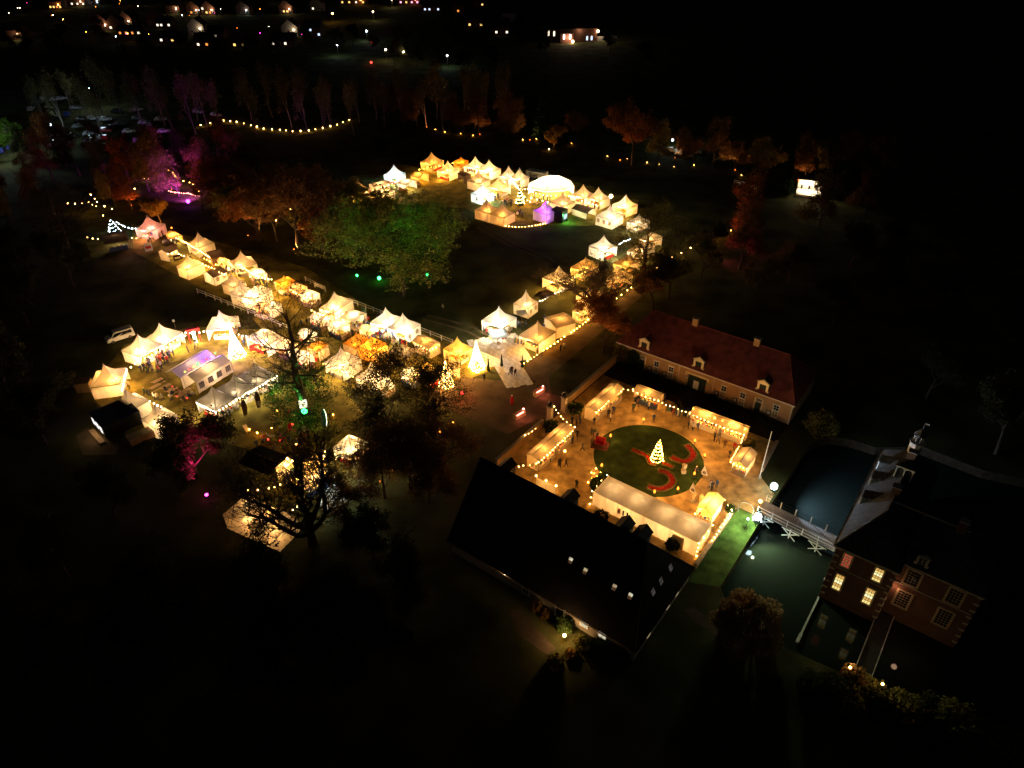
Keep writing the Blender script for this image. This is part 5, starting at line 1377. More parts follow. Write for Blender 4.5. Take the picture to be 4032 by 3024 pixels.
# far market strings from the middle pole
for i, (a, lb) in enumerate((((-0.91, 201.35), 'left'), ((9.39, 194.27), 'marquee'), ((4.65, 179.20), 'near'), ((-0.08, 197.76), 'tan tent'))):
    string('bulb chain from the far market tree towards the %s side' % lb, [(*(2.12, 183.84), 4.2), (a[0], a[1], 2.6)], spacing=1.3, r=.13, sag=.5)
string('bulb chain under the eave of the big marquee', [(4.76, 186.77), (7.40, 184.58), (10.40, 182.97), (14.27, 184.04), (17.17, 181.90)], z=2.8, spacing=1.3, r=.14)
string('row of lanterns hanging over the far market lawn', [(3.19, 184.88), (5.10, 183.81), (8.09, 181.69), (10.67, 180.13)], z=2.0, spacing=2.0, r=.20)
string('rope light laid in an arc on the grass before the far market', [(-1.52, 169.05), (0.83, 168.50), (3.35, 168.59), (5.89, 169.42), (8.47, 170.72)], z=.15, spacing=.8, r=.11, sag=0)
string('bulb chain at the back corner tents of the far market', [(-27.05, 205.18), (-24.73, 207.12), (-21.47, 208.43), (-17.84, 211.08)], z=2.6, spacing=1.3, r=.13, kind='gold')
string('bulb chain between the lone tan and cool white tents', [(-43.69, 184.60), (-39.54, 187.33), (-36.86, 190.12), (-33.49, 194.15), (-30.55, 199.53)], z=2.3, spacing=1.5, r=.13)
string('scattered bulbs behind the lone tan tent', [(-46.61, 178.07), (-44.32, 174.08), (-43.81, 169.75), (-41.95, 181.16), (-38.71, 182.21), (-35.25, 187.06), (-32.44, 192.11)], z=2.0, spacing=3.2, r=.2, cable=False, kind='gold')
string('bulb chain along the tan pair beside the big marquee', [(15.82, 183.80), (19.38, 180.63), (22.84, 177.55)], z=2.2, spacing=1.2, r=.12, kind='white')
# bulb fence along the path
FP = [(2.13, 105.05), (5.70, 109.31), (10.55, 114.97), (14.87, 120.43)]
string('row of bulbs on low posts beside the sandy path, market entrance end', FP, z=.95, spacing=1.0, r=.14, posts=True, kind='gold')
string('row of bulbs on low posts between the two oaks', [(20.07, 127.62), (24.01, 132.76), (26.22, 135.69)], z=.95, spacing=2.2, r=.12, posts=True)
string('row of bulbs on low posts just past the taller oak', [(28.08, 138.21), (29.99, 140.79), (32.08, 143.45)], z=.95, spacing=1.1, r=.14, posts=True)
string('few bulbs on low posts further along the path', [(36.67, 149.01), (41.66, 154.28), (45.28, 157.65)], z=.95, spacing=4, r=.14, posts=True)
string('orange bulbs on low posts at the end of the path', [(45.28, 157.65), (49.49, 161.45), (53.73, 164.40)], z=.95, spacing=1.5, r=.16, posts=True, kind='gold')
string('bulb chain along the dark canopy by the small windowed tent', [(5.60, 125.48), (7.16, 127.06), (8.77, 128.90), (10.62, 130.78)], z=2.3, spacing=.8, r=.10, kind='white')
string('bulb chain in front of the amber tents', [(9.73, 130.58), (13.19, 135.96), (15.68, 138.51)], z=2.4, spacing=1.0, r=.11)
string('cold lights of the far stall behind the oaks', [(24.90, 153.32), (26.13, 155.14), (27.80, 156.37)], z=2.2, spacing=.8, r=.16, kind='cool')
# lantern path in front of the poplars
string('long row of lanterns winding along the dark path by the poplars', [(-110.69, 259.76), (-108.21, 262.49), (-104.81, 266.13), (-99.45, 263.98), (-92.96, 259.76), (-87.21, 255.65), (-81.02, 253.64), (-76.14, 252.05), (-70.75, 252.84), (-66.46, 256.26), (-62.20, 260.38), (-59.39, 266.78)], z=.6, spacing=3.4, r=.21, sag=0, cable=False, name='path_lanterns', cat='lanterns')
string('few lanterns along the dark path behind the far market', [(-26.92, 254.24), (-23.35, 251.65), (-17.64, 249.30), (-13.12, 246.99), (3.54, 242.10), (8.16, 243.21), (19.69, 237.72)], z=.6, spacing=70, r=.14, sag=0, cable=False, kind='gold', name='path_lanterns', cat='lanterns')
string('few lanterns along the dark path under the russet trees', [(29.89, 224.20), (36.03, 221.44), (41.71, 218.13), (44.92, 216.22), (48.96, 214.04), (55.29, 215.49), (67.57, 206.36), (67.05, 197.85), (68.13, 194.72)], z=.6, spacing=70, r=.085, sag=0, cable=False, kind='warm', name='path_lanterns', cat='lanterns')
# strings of market street
string('bulb chain from the pink tent down the market street', [(-77.80, 155.02), (-75.07, 152.73), (-71.16, 149.25), (-67.07, 144.99)], z=2.8, spacing=1.0, r=.13)
string('bulb chain over the brown hut on the market street', [(-77.17, 147.23), (-75.72, 148.15), (-73.11, 146.02), (-67.54, 141.90), (-64.94, 140.19), (-61.11, 136.86)], z=2.6, spacing=1.1, r=.13)
string('thick bulb chain along the middle of the market street', [(-58.92, 140.91), (-56.32, 138.10), (-53.31, 135.37), (-50.29, 134.04)], z=2.8, spacing=.9, r=.15)
string('thick bulb chain behind the tall bare oak', [(-45.14, 129.39), (-42.90, 127.40), (-40.24, 125.94)], z=2.8, spacing=.9, r=.17)
string('stool lights along the brown roofed stall', [(-69.89, 148.69), (-67.70, 146.88), (-65.19, 144.81)], z=.8, spacing=.9, r=.12, kind='gold', cable=False)
string('bulb chain under the dark oak by the pink tent', [(-115.54, 178.18), (-111.96, 178.18), (-110.57, 179.00), (-107.25, 176.15)], z=2.6, spacing=2.2, r=.13)
string('bulb chain arching behind the dark oak', [(-111.70, 183.22), (-107.89, 178.14), (-101.88, 173.13), (-101.78, 168.89)], z=3, spacing=4, r=.16)
string('cold bulb chain leading to the pink tent', [(-97.04, 165.53), (-93.70, 162.67), (-90.68, 161.51)], z=2.6, spacing=1.1, r=.15, kind='cool')
string('bulb chain along the low decoration stall', [(-100.37, 157.31), (-97.45, 156.31), (-95.73, 159.00), (-92.54, 157.98), (-88.42, 156.64)], z=2.2, spacing=1.6, r=.12)
string('bulb chain of the middle street tents', [(-38.99, 121.39), (-36.36, 119.58), (-34.23, 117.80), (-32.69, 120.02), (-30.25, 120.02)], z=2.5, spacing=.9, r=.12)
string('bulb chain along the brown roofed stall by the twin tent', [(-18.07, 110.17), (-16.46, 108.79), (-14.67, 107.43), (-13.18, 109.18)], z=2.15, spacing=.8)
string('bulb chain along the eave of the closed cream tent', [(-32.79, 102.96), (-29.04, 100.64), (-26.86, 98.90)], z=2.2, spacing=.7)
# food court strings
string('bulb chain from the outermost tent round to the twin tent', [(-64.10, 95.06), (-65.10, 97.72), (-66.06, 101.17), (-65.46, 102.96), (-65.09, 104.43), (-63.72, 105.89), (-62.63, 107.99), (-61.60, 110.34), (-60.27, 112.36)], z=2.2, spacing=.8, r=.12, kind='white')
string('bulb chain across the red gate', [(-60.19, 112.72), (-58.68, 112.93), (-57.05, 113.14)], z=2.6, spacing=.9, r=.14, kind='white')
string('bulb chain behind the blinding cone of lights', [(-50.39, 112.48), (-48.83, 111.87), (-47.74, 111.06)], z=2.4, spacing=.9, r=.13, kind='white')
string('bulb chain along the bar tent fronts', [(-50.58, 91.55), (-46.74, 89.21), (-44.52, 92.49), (-42.16, 95.79), (-39.75, 99.16)], z=2.15, spacing=.62, r=.12, kind='white')
string('bulb chain between the two closed peaked tents', [(-58.15, 91.75), (-55.69, 90.21)], z=2.4, spacing=.9, r=.13, kind='white')
string('bulb chain under the eave of the tent by the toilet wagon', [(-63.69, 90.63), (-60.47, 88.53)], z=2.2, spacing=.6, r=.11, kind='white')
string('coloured bulb chain along the valley of the party marquee', [(-56.05, 99.16), (-54.20, 102.33), (-52.36, 105.64)], z=2.65, spacing=1.0, r=.12, kinds=['yellow', 'yellow', 'red', 'yellow', 'green', 'magenta', 'red', 'blue', 'green', 'purple'])
string('bulb chain above the flat cream tent', [(-35.81, 70.63), (-34.58, 70.67), (-33.14, 71.04), (-31.79, 71.79), (-30.45, 72.67), (-29.04, 73.31)], z=2.9, spacing=1.0, r=.13)
string('bulb chain along the warm lit stall by the forked oak', [(-30.03, 73.49), (-28.15, 73.75), (-26.38, 74.53)], z=2.4, spacing=.8, r=.15)
string('two big bulbs by the black roofed shelter', [(-32.17, 77.07), (-31.31, 76.53)], z=3, spacing=1.0, r=.2)
string('bulb pair lines by the golden food court corner', [(-27.28, 79.18), (-27.19, 77.51), (-26.83, 76.69)], z=2.5, spacing=.8, r=.15)
string('bulbs low in the flat tent gap', [(-29.00, 67.39), (-28.56, 67.97), (-28.11, 68.56)], z=2.5, spacing=.8, r=.14)
string('orange ground lanterns along the path to the barn', [(-17.32, 77.22), (-18.88, 74.81), (-13.72, 82.17), (-11.08, 85.96), (-9.39, 88.50)], z=.7, spacing=30, r=.15, sag=0, cable=False, kind='orange', name='path_lanterns', cat='lanterns')
string('ground lanterns on the food court grass', [(-37.60, 87.18), (-38.11, 91.60), (-32.71, 83.03), (-39.31, 81.70), (-39.56, 85.77), (-41.02, 86.71), (-28.71, 90.59)], z=.6, spacing=30, r=.12, sag=0, cable=False, kind='gold', name='path_lanterns', cat='lanterns')
string('red candle lights on the food court tables', [(-37.15, 84.02), (-35.29, 83.57), (-34.59, 87.60), (-57.24, 98.03), (-55.67, 95.23), (-53.53, 94.58)], z=.9, spacing=30, r=.15, sag=0, cable=False, kind='red', name='table_candles', cat='candles')
string('glowing lights of the forest pavilion', [(-101.51, 207.98), (-99.35, 205.93), (-96.25, 200.95), (-93.70, 199.01), (-91.36, 197.57), (-87.41, 194.29), (-86.26, 190.64)], z=1.4, spacing=1.6, r=.16, kind='gold')
string('pink light strip along the forest pavilion edge', [(-95.28, 192.10), (-91.89, 190.75), (-89.19, 190.30), (-85.38, 188.08)], z=.9, spacing=.7, r=.18, kind='pink')
string('lights trailing into the wood beyond the pavilion', [(-85.73, 193.93), (-81.72, 193.01), (-79.21, 190.75), (-75.06, 187.65)], z=.8, spacing=2.6, r=.15, kind='gold', cable=False)
string('single lights scattered in the wood by the street', [(-106.24, 201.93), (-104.75, 201.93), (-103.07, 204.72), (-105.45, 193.64), (-81.11, 184.94), (-70.34, 176.69), (-71.21, 182.40), (-70.26, 176.80), (-64.30, 176.80), (-59.77, 170.60), (-57.85, 178.41), (-48.69, 170.98)], z=1.0, spacing=60, r=.2, sag=0, cable=False, kind='warm', name='path_lanterns', cat='lanterns')

# ---- floodlights
def flood(label, loc, hgt, kind, power, aim=None, r=.25, spot=70, size=.15, colr=None):
    t = thing('floodlight', label, 'floodlight', (*loc, 0))
    MB().tube([(0, 0, 0), (0, 0, hgt)], .04, 5).build('stand', BLACK, t)
    MB().box(0, 0, hgt, r*1.4, r*.8, r).build('housing', BLACK, t)
    MB().ball(0, 0, hgt+r*1.1, r, 8, 6).build('lamp_glass', BULB[kind], t)
    c = colr or COLORS.get(kind, WHT)
    if aim is None: lamp('flood_light', t, (0, 0, hgt+r*3), c, power, size)
    else:
        a = Vector(aim)-Vector((*loc, 0)); h = Vector((a.x, a.y, 0)).normalized()*(r*2.2)
        lamp('flood_light', t, (h.x, h.y, hgt+r), c, power, size, 'SPOT', a, spot, .6)
    return t
flood('cold white floodlight at the courtyard end of the moat bridge', (36.54, 72.89), 1.0, 'cool', 1500, (*E(-2, 84), 5), .5, 140, .1, (.55, .74, 1.0))
flood('warm lamp on the bridge gate post', (33.83, 70.05), 1.2, 'warm', 25, None, .22)
flood('white spotlight hidden in the lit tree under the bridge', (32.48, 66.72), 1.3, 'cool', 550, (*E(-8, 68), -1.5), .5, 120, .08, (.88, 1.0, .5))
flood('green floodlight under the tall bare oak', (-32.92, 89.74), 1.4, 'green', 900, (*(-34.42, 92.48), 6), .48, 130, .1, (.05, 1.0, .12))
flood('green lamp under the great oak, on the street side', (-33.73, 140.03), .5, 'green', 1100, (*(-27.29, 136.09), 12), .25, 110)
flood('green lamp under the great oak, brightest of three', (-28.65, 138.47), .5, 'green', 1100, (*(-25.31, 136.09), 14), .38, 120)
flood('green lamp under the great oak, on the open field side', (-18.52, 140.47), .5, 'green', 1100, (*(-22.35, 136.09), 10), .22, 110)
flood('violet floodlight shining up into the wood', (-86.40, 182.94), .8, 'purple', 4000, (*(-98.69, 207.89), 14), .5, 120, .2, (.6, .05, .9))
flood('magenta spotlight at the foot of the dark round tree', (-42.45, 71.97), .6, 'magenta', 2600, (*(-46.11, 77.74), 9), .22, 75, .1, (.9, .03, .25))
flood('red lamp on the grass by the dark oak', (-8.33, 96.16), .6, 'red', 25, None, .24)
flood('orange floodlight warming the small tree behind the pink tent', (-84.56, 166.66), .5, 'orange', 700, (*(-88.61, 169.58), 6), .15, 130, .1, (1, .35, .05))
flood('cold worklight in the pale tent by the forked oak', (-24.53, 73.36), 2.4, 'cool', 60, None, .25)
flood('cold floodlight at the market entrance plates', (-2.69, 113.13), 2.6, 'cool', 130, None, .16, 60, .3)
flood('dull orange floodlight under the russet trees', (33.55, 220.32), .5, 'orange', 350, (*(36.75, 215.89), 10), .12, 140, .1, (1, .35, .08))
flood('faint red floodlight at the end of the bulb path', (51.55, 161.67), .5, 'orange', 250, (*(55.99, 167.32), 9), .12, 130, .1, (1, .2, .06))
flood('faint magenta lamp beyond the oaks', (45.35, 149.97), .4, 'magenta', 300, (*(50.43, 147.15), 6), .12, 130, .1, (1, .08, .25))
flood('white lamp under the golden tree', (12.00, 231.34), .5, 'warm', 160, (*(13.64, 233.06), 5), .15, 120)
for (q, pw_, cl_, lb) in (((51.11, 222.59), 900, (1, .45, .12), 'added warm fill lamp under the brown trees by the parked cars'), ((66.82, 210.91), 800, (1, .5, .15), 'added warm fill lamp under the brown trees by the rail fence'), ((82.75, 202.14), 700, (1, .4, .12), 'added warm fill lamp behind the dark spruce'), ((-11.00, 248.54), 500, (1, .4, .15), 'added warm fill lamp under the thin trees behind the far market'), ((-30.09, 257.45), 300, (1, .35, .15), 'added warm fill lamp at the dark end of the lantern path'), ((5.98, 241.97), 600, (1, .55, .2), 'added warm fill lamp under the broad spruce'), ((-101.34, 182.11), 900, (1, .25, .06), 'added warm fill lamp in the wood behind the pink tent'), ((-95.41, 194.32), 700, (1, .2, .12), 'added warm fill lamp beside the forest pavilion'), ((-64.24, 162.16), 900, (1, .45, .12), 'added warm fill lamp in the grove behind the street tents'), ((-51.04, 154.18), 900, (1, .5, .12), 'added warm fill lamp in the grove near the great oak'), ((17.21, 112.41), 550, (1, .45, .12), 'added warm fill lamp under the brown beech')):
    flood(lb, q, .5, 'orange', pw_*(.45 if q[1] > 180 else .8), (q[0], q[1]+3, 9), .08, 150, .2, cl_)  # fill lamps added under the trees to warm their crowns, no real fittings
flood('added cold fill lamp on the moat grass by the bridge foot', (31.13, 66.47), 1.6, 'cool', 170, None, .12, 60, .1, (.9, 1.0, .65))  # fill lamp added so the grass strip looks lit by the bridge spotlight
# bright open stage far right
t = thing('lit_stage', 'small open stage blazing with white light beyond the dark spruce', 'stage', (*(82.84, 193.33), 0), -.35)
mb = MB(); mb.box(0, 2.0, 2.0, 6.4, .1, 4.0); mb.box(-3.2, 0, 2.0, .1, 4.0, 4.0); mb.box(3.2, 0, 2.0, .1, 4.0, 4.0); mb.build('wall', WHITE, t)
MB().box(0, 0, 4.05, 6.6, 4.2, .1).build('roof', BLACK, t); MB().box(0, -1.8, .3, 6.4, 5.0, .6).build('floor', WHITE, t)
for x in (-2, 0, 2): MB().box(x, 1.9, 3.4, 1.2, .1, .3).build('light_panel', BULB['white'], t); MB().box(x, 1.0, 1.1, .5, .4, 1.0).build('speaker', BLACK, t)
lamp('stage_light', t, (0, -.5, 3.6), WHT, 170, .4)
# lit little tree by the bridge
garland_tree('small tree full of cold white lights at the bridge foot', (32.95, 67.73), 2.0, .55, 'cool', 60, 4)

# ================================================================ PEOPLE
def person_mesh(pose):
    J = {'pel': (0, 0, .95), 'sp': (0, .0, 1.15), 'ch': (0, 0, 1.36), 'nk': (0, 0, 1.50), 'hd': (0, .02, 1.60), 'tp': (0, .02, 1.72)}
    if pose == 'walking':
        J.update(lh=(-.10, 0, .90), lk=(-.10, .20, .50), la=(-.10, .22, .10), lt=(-.10, .38, .05), rh=(.10, 0, .90), rk=(.10, -.05, .48), ra=(.10, -.34, .12), rt=(.10, -.22, .04),
                 ls=(-.19, 0, 1.40), le=(-.25, -.14, 1.14), lw=(-.24, -.04, .92), lf=(-.24, .02, .84), rs=(.19, 0, 1.40), re=(.25, .14, 1.14), rw=(.24, .28, .98), rf=(.23, .33, .92))
    elif pose == 'sitting':
        for k_ in list(J): J[k_] = (J[k_][0], J[k_][1]-.02, J[k_][2]-.42)
        J.update(lh=(-.11, .05, .50), lk=(-.12, .45, .50), la=(-.12, .46, .10), lt=(-.12, .62, .05), rh=(.11, .05, .50), rk=(.12, .45, .50), ra=(.12, .46, .10), rt=(.12, .62, .05),
                 ls=(-.19, 0, .98), le=(-.25, .10, .74), lw=(-.18, .32, .66), lf=(-.14, .40, .64), rs=(.19, 0, .98), re=(.25, .10, .74), rw=(.18, .32, .66), rf=(.14, .40, .64))
    else:
        J.update(lh=(-.10, 0, .90), lk=(-.11, .03, .50), la=(-.12, 0, .10), lt=(-.14, .17, .05), rh=(.10, 0, .90), rk=(.11, .03, .50), ra=(.12, 0, .10), rt=(.14, .17, .05),
                 ls=(-.19, 0, 1.40), le=(-.27, -.02, 1.12), lw=(-.24, .14, .92), lf=(-.22, .20, .86), rs=(.19, 0, 1.40), re=(.27, -.02, 1.12), rw=(.20, .20, 1.04), rf=(.15, .27, 1.04))
    rad = {'pel': .16, 'sp': .155, 'ch': .17, 'nk': .065, 'hd': .10, 'tp': .085, 'lh': .10, 'rh': .10, 'lk': .075, 'rk': .075, 'la': .05, 'ra': .05, 'lt': .045, 'rt': .045, 'ls': .08, 'rs': .08, 'le': .06, 're': .06, 'lw': .045, 'rw': .045, 'lf': .04, 'rf': .04}
    ed = [('pel', 'sp'), ('sp', 'ch'), ('ch', 'nk'), ('nk', 'hd'), ('hd', 'tp')]
    for s_ in 'lr': ed += [('pel', s_+'h'), (s_+'h', s_+'k'), (s_+'k', s_+'a'), (s_+'a', s_+'t'), ('ch', s_+'s'), (s_+'s', s_+'e'), (s_+'e', s_+'w'), (s_+'w', s_+'f')]
    ks = list(J)
    me = bpy.data.meshes.new('skeleton')
    me.from_pydata([J[k_] for k_ in ks], [(ks.index(a), ks.index(b)) for a, b in ed], [])
    ob = bpy.data.objects.new('skeleton', me); col.objects.link(ob)
    ob.modifiers.new('skin', 'SKIN'); ss = ob.modifiers.new('sub', 'SUBSURF'); ss.levels = 1; ss.render_levels = 1
    for i, k_ in enumerate(ks):
        me.skin_vertices[0].data[i].radius = (rad[k_], rad[k_]*(.8 if k_ in ('pel', 'sp', 'ch') else 1))
        me.skin_vertices[0].data[i].use_root = k_ == 'pel'
    dg = bpy.context.evaluated_depsgraph_get()
    out = bpy.data.meshes.new_from_object(ob.evaluated_get(dg))
    bpy.data.objects.remove(ob)
    out.name = 'person'
    top = J['tp'][2]; hz = J['nk'][2]; waist = J['pel'][2]-.02
    for m_ in (COATM, TROUM, SKIN, HAIR): out.materials.append(m_)
    for p in out.polygons:
        c = p.center; hand = min((c-Vector(J[s_+'f'])).length for s_ in 'lr') < .09
        if c.z > hz+.03: p.material_index = 3 if (c.z > hz+.20 or c.y < .0) else 2
        elif hand: p.material_index = 2
        elif c.z > waist-.12 or abs(c.x) > .2: p.material_index = 0
        else: p.material_index = 1
        p.use_smooth = True
    return out
COATM = pm('coat_dark', (.03, .03, .035), .8, .2, 4); TROUM = pm('trousers_dark', (.02, .022, .03), .8, .2, 4)
SKIN = pm('skin', (.50, .30, .20), .6, .1, 4); HAIR = pm('hair', (.05, .03, .02), .7, .3, 6)
PERSON = {k_: person_mesh(k_) for k_ in ('standing', 'walking', 'sitting')}
COATS = [('black', COATM), ('dark blue', pm('coat_blue', (.03, .05, .12), .8, .2, 4)), ('grey', pm('coat_grey', (.16, .16, .17), .8, .2, 4)), ('beige', pm('coat_beige', (.42, .33, .22), .8, .2, 4)), ('red', pm('coat_red', (.38, .03, .03), .8, .2, 4)), ('white', pm('coat_white', (.62, .60, .56), .8, .1, 4)), ('brown', pm('coat_brown', (.14, .07, .04), .8, .2, 4)), ('green', pm('coat_green', (.05, .09, .05), .8, .2, 4))]
CW = [0, 0, 0, 1, 1, 2, 3, 4, 5, 6, 7, 0, 1]
def people(where, pts, pose=None, coats=None):
    for q in pts:
        ps = pose or ('walking' if rnd.random() < .35 else 'standing')
        nm, cm = COATS[(coats or CW)[rnd.randrange(len(coats or CW))]]
        o = link('person', PERSON[ps], None, (q[0], q[1], 0), rnd.uniform(0, 6.28), rnd.uniform(.93, 1.06))
        tag(o, 'person in %s coat %s %s' % (nm, ps, where), 'person', 'people '+where)
        o.material_slots[0].link = 'OBJECT'; o.material_slots[0].material = cm
def around(q, n, s=1.2):
    return [(q[0]+rnd.gauss(0, s), q[1]+rnd.gauss(0, s)) for _ in range(n)]
people('near the gate in the courtyard', [(9.53, 88.74), (10.82, 89.82), (10.19, 88.09), (10.78, 88.74), (9.27, 83.90), (10.07, 85.27)])
people('on the gravel beside the round lawn', [(10.65, 82.26), (12.20, 83.45), (9.15, 74.13)])
people('by the stalls inside the gate', [(16.40, 91.38), (15.69, 89.55), (15.49, 90.54), (20.82, 94.29), (25.33, 95.00), (24.86, 95.71), (14.09, 90.71)])
people('in front of the long courtyard stall', [(27.70, 87.55), (28.31, 87.14), (29.14, 87.30), (30.37, 87.93), (31.62, 88.42), (31.07, 84.50), (31.59, 84.05), (32.15, 85.58), (30.05, 88.74)])
people('by the torch next to the flower beds', [(26.67, 77.04), (27.32, 76.23)])
people('walking on the road plates', [(-0.30, 102.64), (0.60, 102.29), (0.00, 103.18)], 'walking', [0, 1, 4])
people('on the sandy path outside the market', [(-4.76, 100.71), (8.91, 110.36), (9.63, 110.92), (3.82, 98.99)])
people('alone on the dark middle field', [(-13.88, 125.64)], 'walking', [3])
people('at the entrance tents by the parasol', [(-5.39, 116.88), (-4.70, 116.03), (-3.80, 114.78), (-1.41, 115.19), (1.22, 119.04), (1.77, 118.17), (2.67, 119.04), (0.97, 113.74), (1.93, 113.13), (3.93, 111.12), (4.36, 111.52)])
people('in front of the white twin tent', around((-24.32, 115.61), 15, 1.0)+around((-22.23, 113.13), 10, .8))
people('along the market street', around((-28.76, 119.93), 7)+around((-16.91, 109.54), 9)+[(-31.06, 101.76), (-27.81, 99.33), (-25.83, 100.36)]+around((-81.66, 158.10), 10, 1.0)+around((-73.46, 152.91), 5)+around((-64.03, 143.85), 7)+around((-60.68, 142.14), 7)+around((-55.31, 137.71), 5))
people('in front of the twin tent by the van', around((-63.51, 106.84), 17, 1.1)+around((-64.08, 104.24), 14, 1.0)+around((-62.47, 108.36), 9, .9)+[(-59.29, 109.91), (-58.43, 111.29), (-58.68, 112.29)])
people('between the food court tents', [(-65.16, 98.63), (-61.57, 96.63), (-60.76, 96.30), (-59.49, 95.33), (-58.85, 95.17), (-57.99, 95.17), (-59.63, 90.94), (-59.81, 90.49), (-49.71, 112.29), (-50.28, 113.11), (-45.67, 110.89), (-56.59, 95.00)])
people('at the picnic tables of the food court', [(-56.81, 96.30), (-55.88, 96.63), (-54.49, 95.00), (-53.88, 95.65), (-56.97, 97.96), (-53.70, 96.47), (-58.59, 97.62)], 'sitting')
people('lounging on the food court grass', around((-37.18, 89.23), 9, 1.4)+around((-36.30, 84.50), 9, 1.3)+around((-31.99, 86.04), 7, 1.0), 'sitting')
people('in front of the bar tents', around((-46.47, 90.94), 5, .6)+around((-44.09, 94.68), 5, .6)+around((-41.98, 97.96), 7, .6))
people('at the stage tents of the far market', around((-1.04, 183.31), 7, .8)+around((2.72, 176.21), 9, .9)+around((-4.19, 187.57), 5, .6)+around((8.34, 187.57), 9, 1.5)+around((18.36, 185.42), 9, 1.2)+around((22.33, 182.27), 7, 1.0)+around((-13.18, 210.15), 9, 1.0))

people('browsing the right hand tent row', around((6.57, 119.04), 5, 1.5)+around((11.89, 135.22), 5, 1.5)+around((20.52, 143.43), 6, 1.8)+around((26.64, 150.08), 5, 1.6))
people('strolling in the courtyard among the stalls', around((12.76, 86.35), 5, 1.6)+around((23.04, 92.56), 5, 1.8)+around((32.81, 82.12), 4, 1.2)+around((6.89, 79.81), 4, 1.2)+around((28.24, 74.65), 4, 1.2))
people('queueing along the upper market street', around((-85.78, 160.11), 6, 1.2)+around((-70.13, 151.03), 6, 1.6)+around((-52.48, 135.57), 6, 1.8)+around((-37.96, 119.04), 8, 1.8)+around((-30.36, 116.46), 8, 1.5)+around((-19.01, 106.11), 8, 1.8))

# ================================================================ THINGS ON THE GROUND
def flowerbed(label, pts, wd):
    P = [Vector((p[0], p[1], 0)) for p in pts]
    t = thing('flower_bed', label, 'flower bed', (P[0].x, P[0].y, 0)); o0 = Vector((P[0].x, P[0].y, 0))
    # smooth the line
    Q = []
    for i in range(len(P)-1):
        p0, p1, p2, p3 = P[max(i-1, 0)], P[i], P[i+1], P[min(i+2, len(P)-1)]
        for k_ in range(6):
            s_ = k_/6; Q.append(.5*((2*p1)+(p2-p0)*s_+(2*p0-5*p1+4*p2-p3)*s_*s_+(3*p1-p0-3*p2+p3)*s_**3))
    Q.append(P[-1]); Q = [q-o0 for q in Q]
    hedge, soil, fl = MB(), MB(), MB()
    rg = random.Random(len(pts))
    for sd in (-1, 1):
        ln = []
        for i, q in enumerate(Q):
            d = (Q[min(i+1, len(Q)-1)]-Q[max(i-1, 0)]).normalized(); nrm = Vector((-d.y, d.x, 0)); ln.append(q+nrm*sd*wd/2+Vector((0, 0, .14)))
        hedge.tube(ln, .13, 6)
        for g in ln:
            for _ in range(10):
                c = g+Vector((rg.gauss(0, .08), rg.gauss(0, .08), rg.uniform(0, .14))); hedge.ball(c.x, c.y, c.z, .05, 4, 3)
    for e_ in (0, -1):
        d = (Q[1]-Q[0]).normalized() if e_ == 0 else (Q[-1]-Q[-2]).normalized(); nrm = Vector((-d.y, d.x, 0))
        hedge.tube([Q[e_]-nrm*wd/2+Vector((0, 0, .14)), Q[e_]+nrm*wd/2+Vector((0, 0, .14))], .13, 6)
    for i in range(len(Q)-1):
        d = (Q[i+1]-Q[i]).normalized(); nrm = Vector((-d.y, d.x, 0))*wd/2; up = Vector((0, 0, .05))
        soil.add([Q[i]-nrm+up, Q[i+1]-nrm+up, Q[i+1]+nrm+up, Q[i]+nrm+up], [(0, 1, 2, 3)])
        for _ in range(10):
            c = Q[i].lerp(Q[i+1], rg.random())+nrm*rg.uniform(-.7, .7); fl.ball(c.x, c.y, .16, .07, 5, 3)
    hedge.build('box_edging', pm('box_hedge', (.10, .085, .03), .9, .3, 5), t); soil.build('soil', SOIL, t)
    o = fl.build('red_flowers', pm('red_flower', (.34, .015, .012), .8, .4, 9), t); o['kind'] = 'stuff'
flowerbed('crescent bed of red flowers on the lawn near the far stalls', [(26.64, 83.54), (27.07, 82.56), (27.27, 81.39), (26.59, 80.24), (25.63, 79.67), (24.67, 80.04), (23.82, 80.81)], 1.0)
flowerbed('hook shaped bed of red flowers on the lawn near the marquee', [(21.39, 77.64), (22.41, 77.37), (23.00, 76.37), (22.93, 75.17), (21.93, 74.13), (20.71, 73.82), (19.28, 74.39)], 1.0)
flowerbed('long angled bed of red flowers behind the christmas tree', [(18.18, 82.47), (19.27, 81.68), (20.28, 80.81), (20.52, 79.39), (20.76, 79.11)], .8)
flowerbed('short bed of red flowers in front of the christmas tree', [(20.75, 79.02), (21.86, 79.53), (22.80, 79.02), (23.67, 78.41)], .7)
t = thing('stone_urn', 'pale carved stone urn on a pedestal on the lawn', 'urn', (*(24.99, 77.37), 0))
MB().box(0, 0, .3, .6, .6, .6).build('pedestal', STONE, t); MB().lathe([(.15, .6), (.12, .8), (.34, 1.1), (.3, 1.35), (.4, 1.5)], n=10).build('bowl', STONE, t, True)
for i, (q, lb) in enumerate((((25.14, 71.47), 'white painted statue figure farther from the yellow tent'), ((26.01, 70.86), 'white painted statue figure against the yellow tent side'))):
    o = link('statue', PERSON['standing'], None, (*q, .15), 2.0+i, 1.15); tag(o, lb, 'statue', 'white statues by the yellow tent')
    for k_ in range(4): o.material_slots[k_].link = 'OBJECT'; o.material_slots[k_].material = pm('plaster', (.72, .62, .42), .7, .1, 3)
    p_ = MB().box(0, 0, .05, .6, .6, .18).build('plinth', STONE, o); p_.location = (0, 0, -.1)
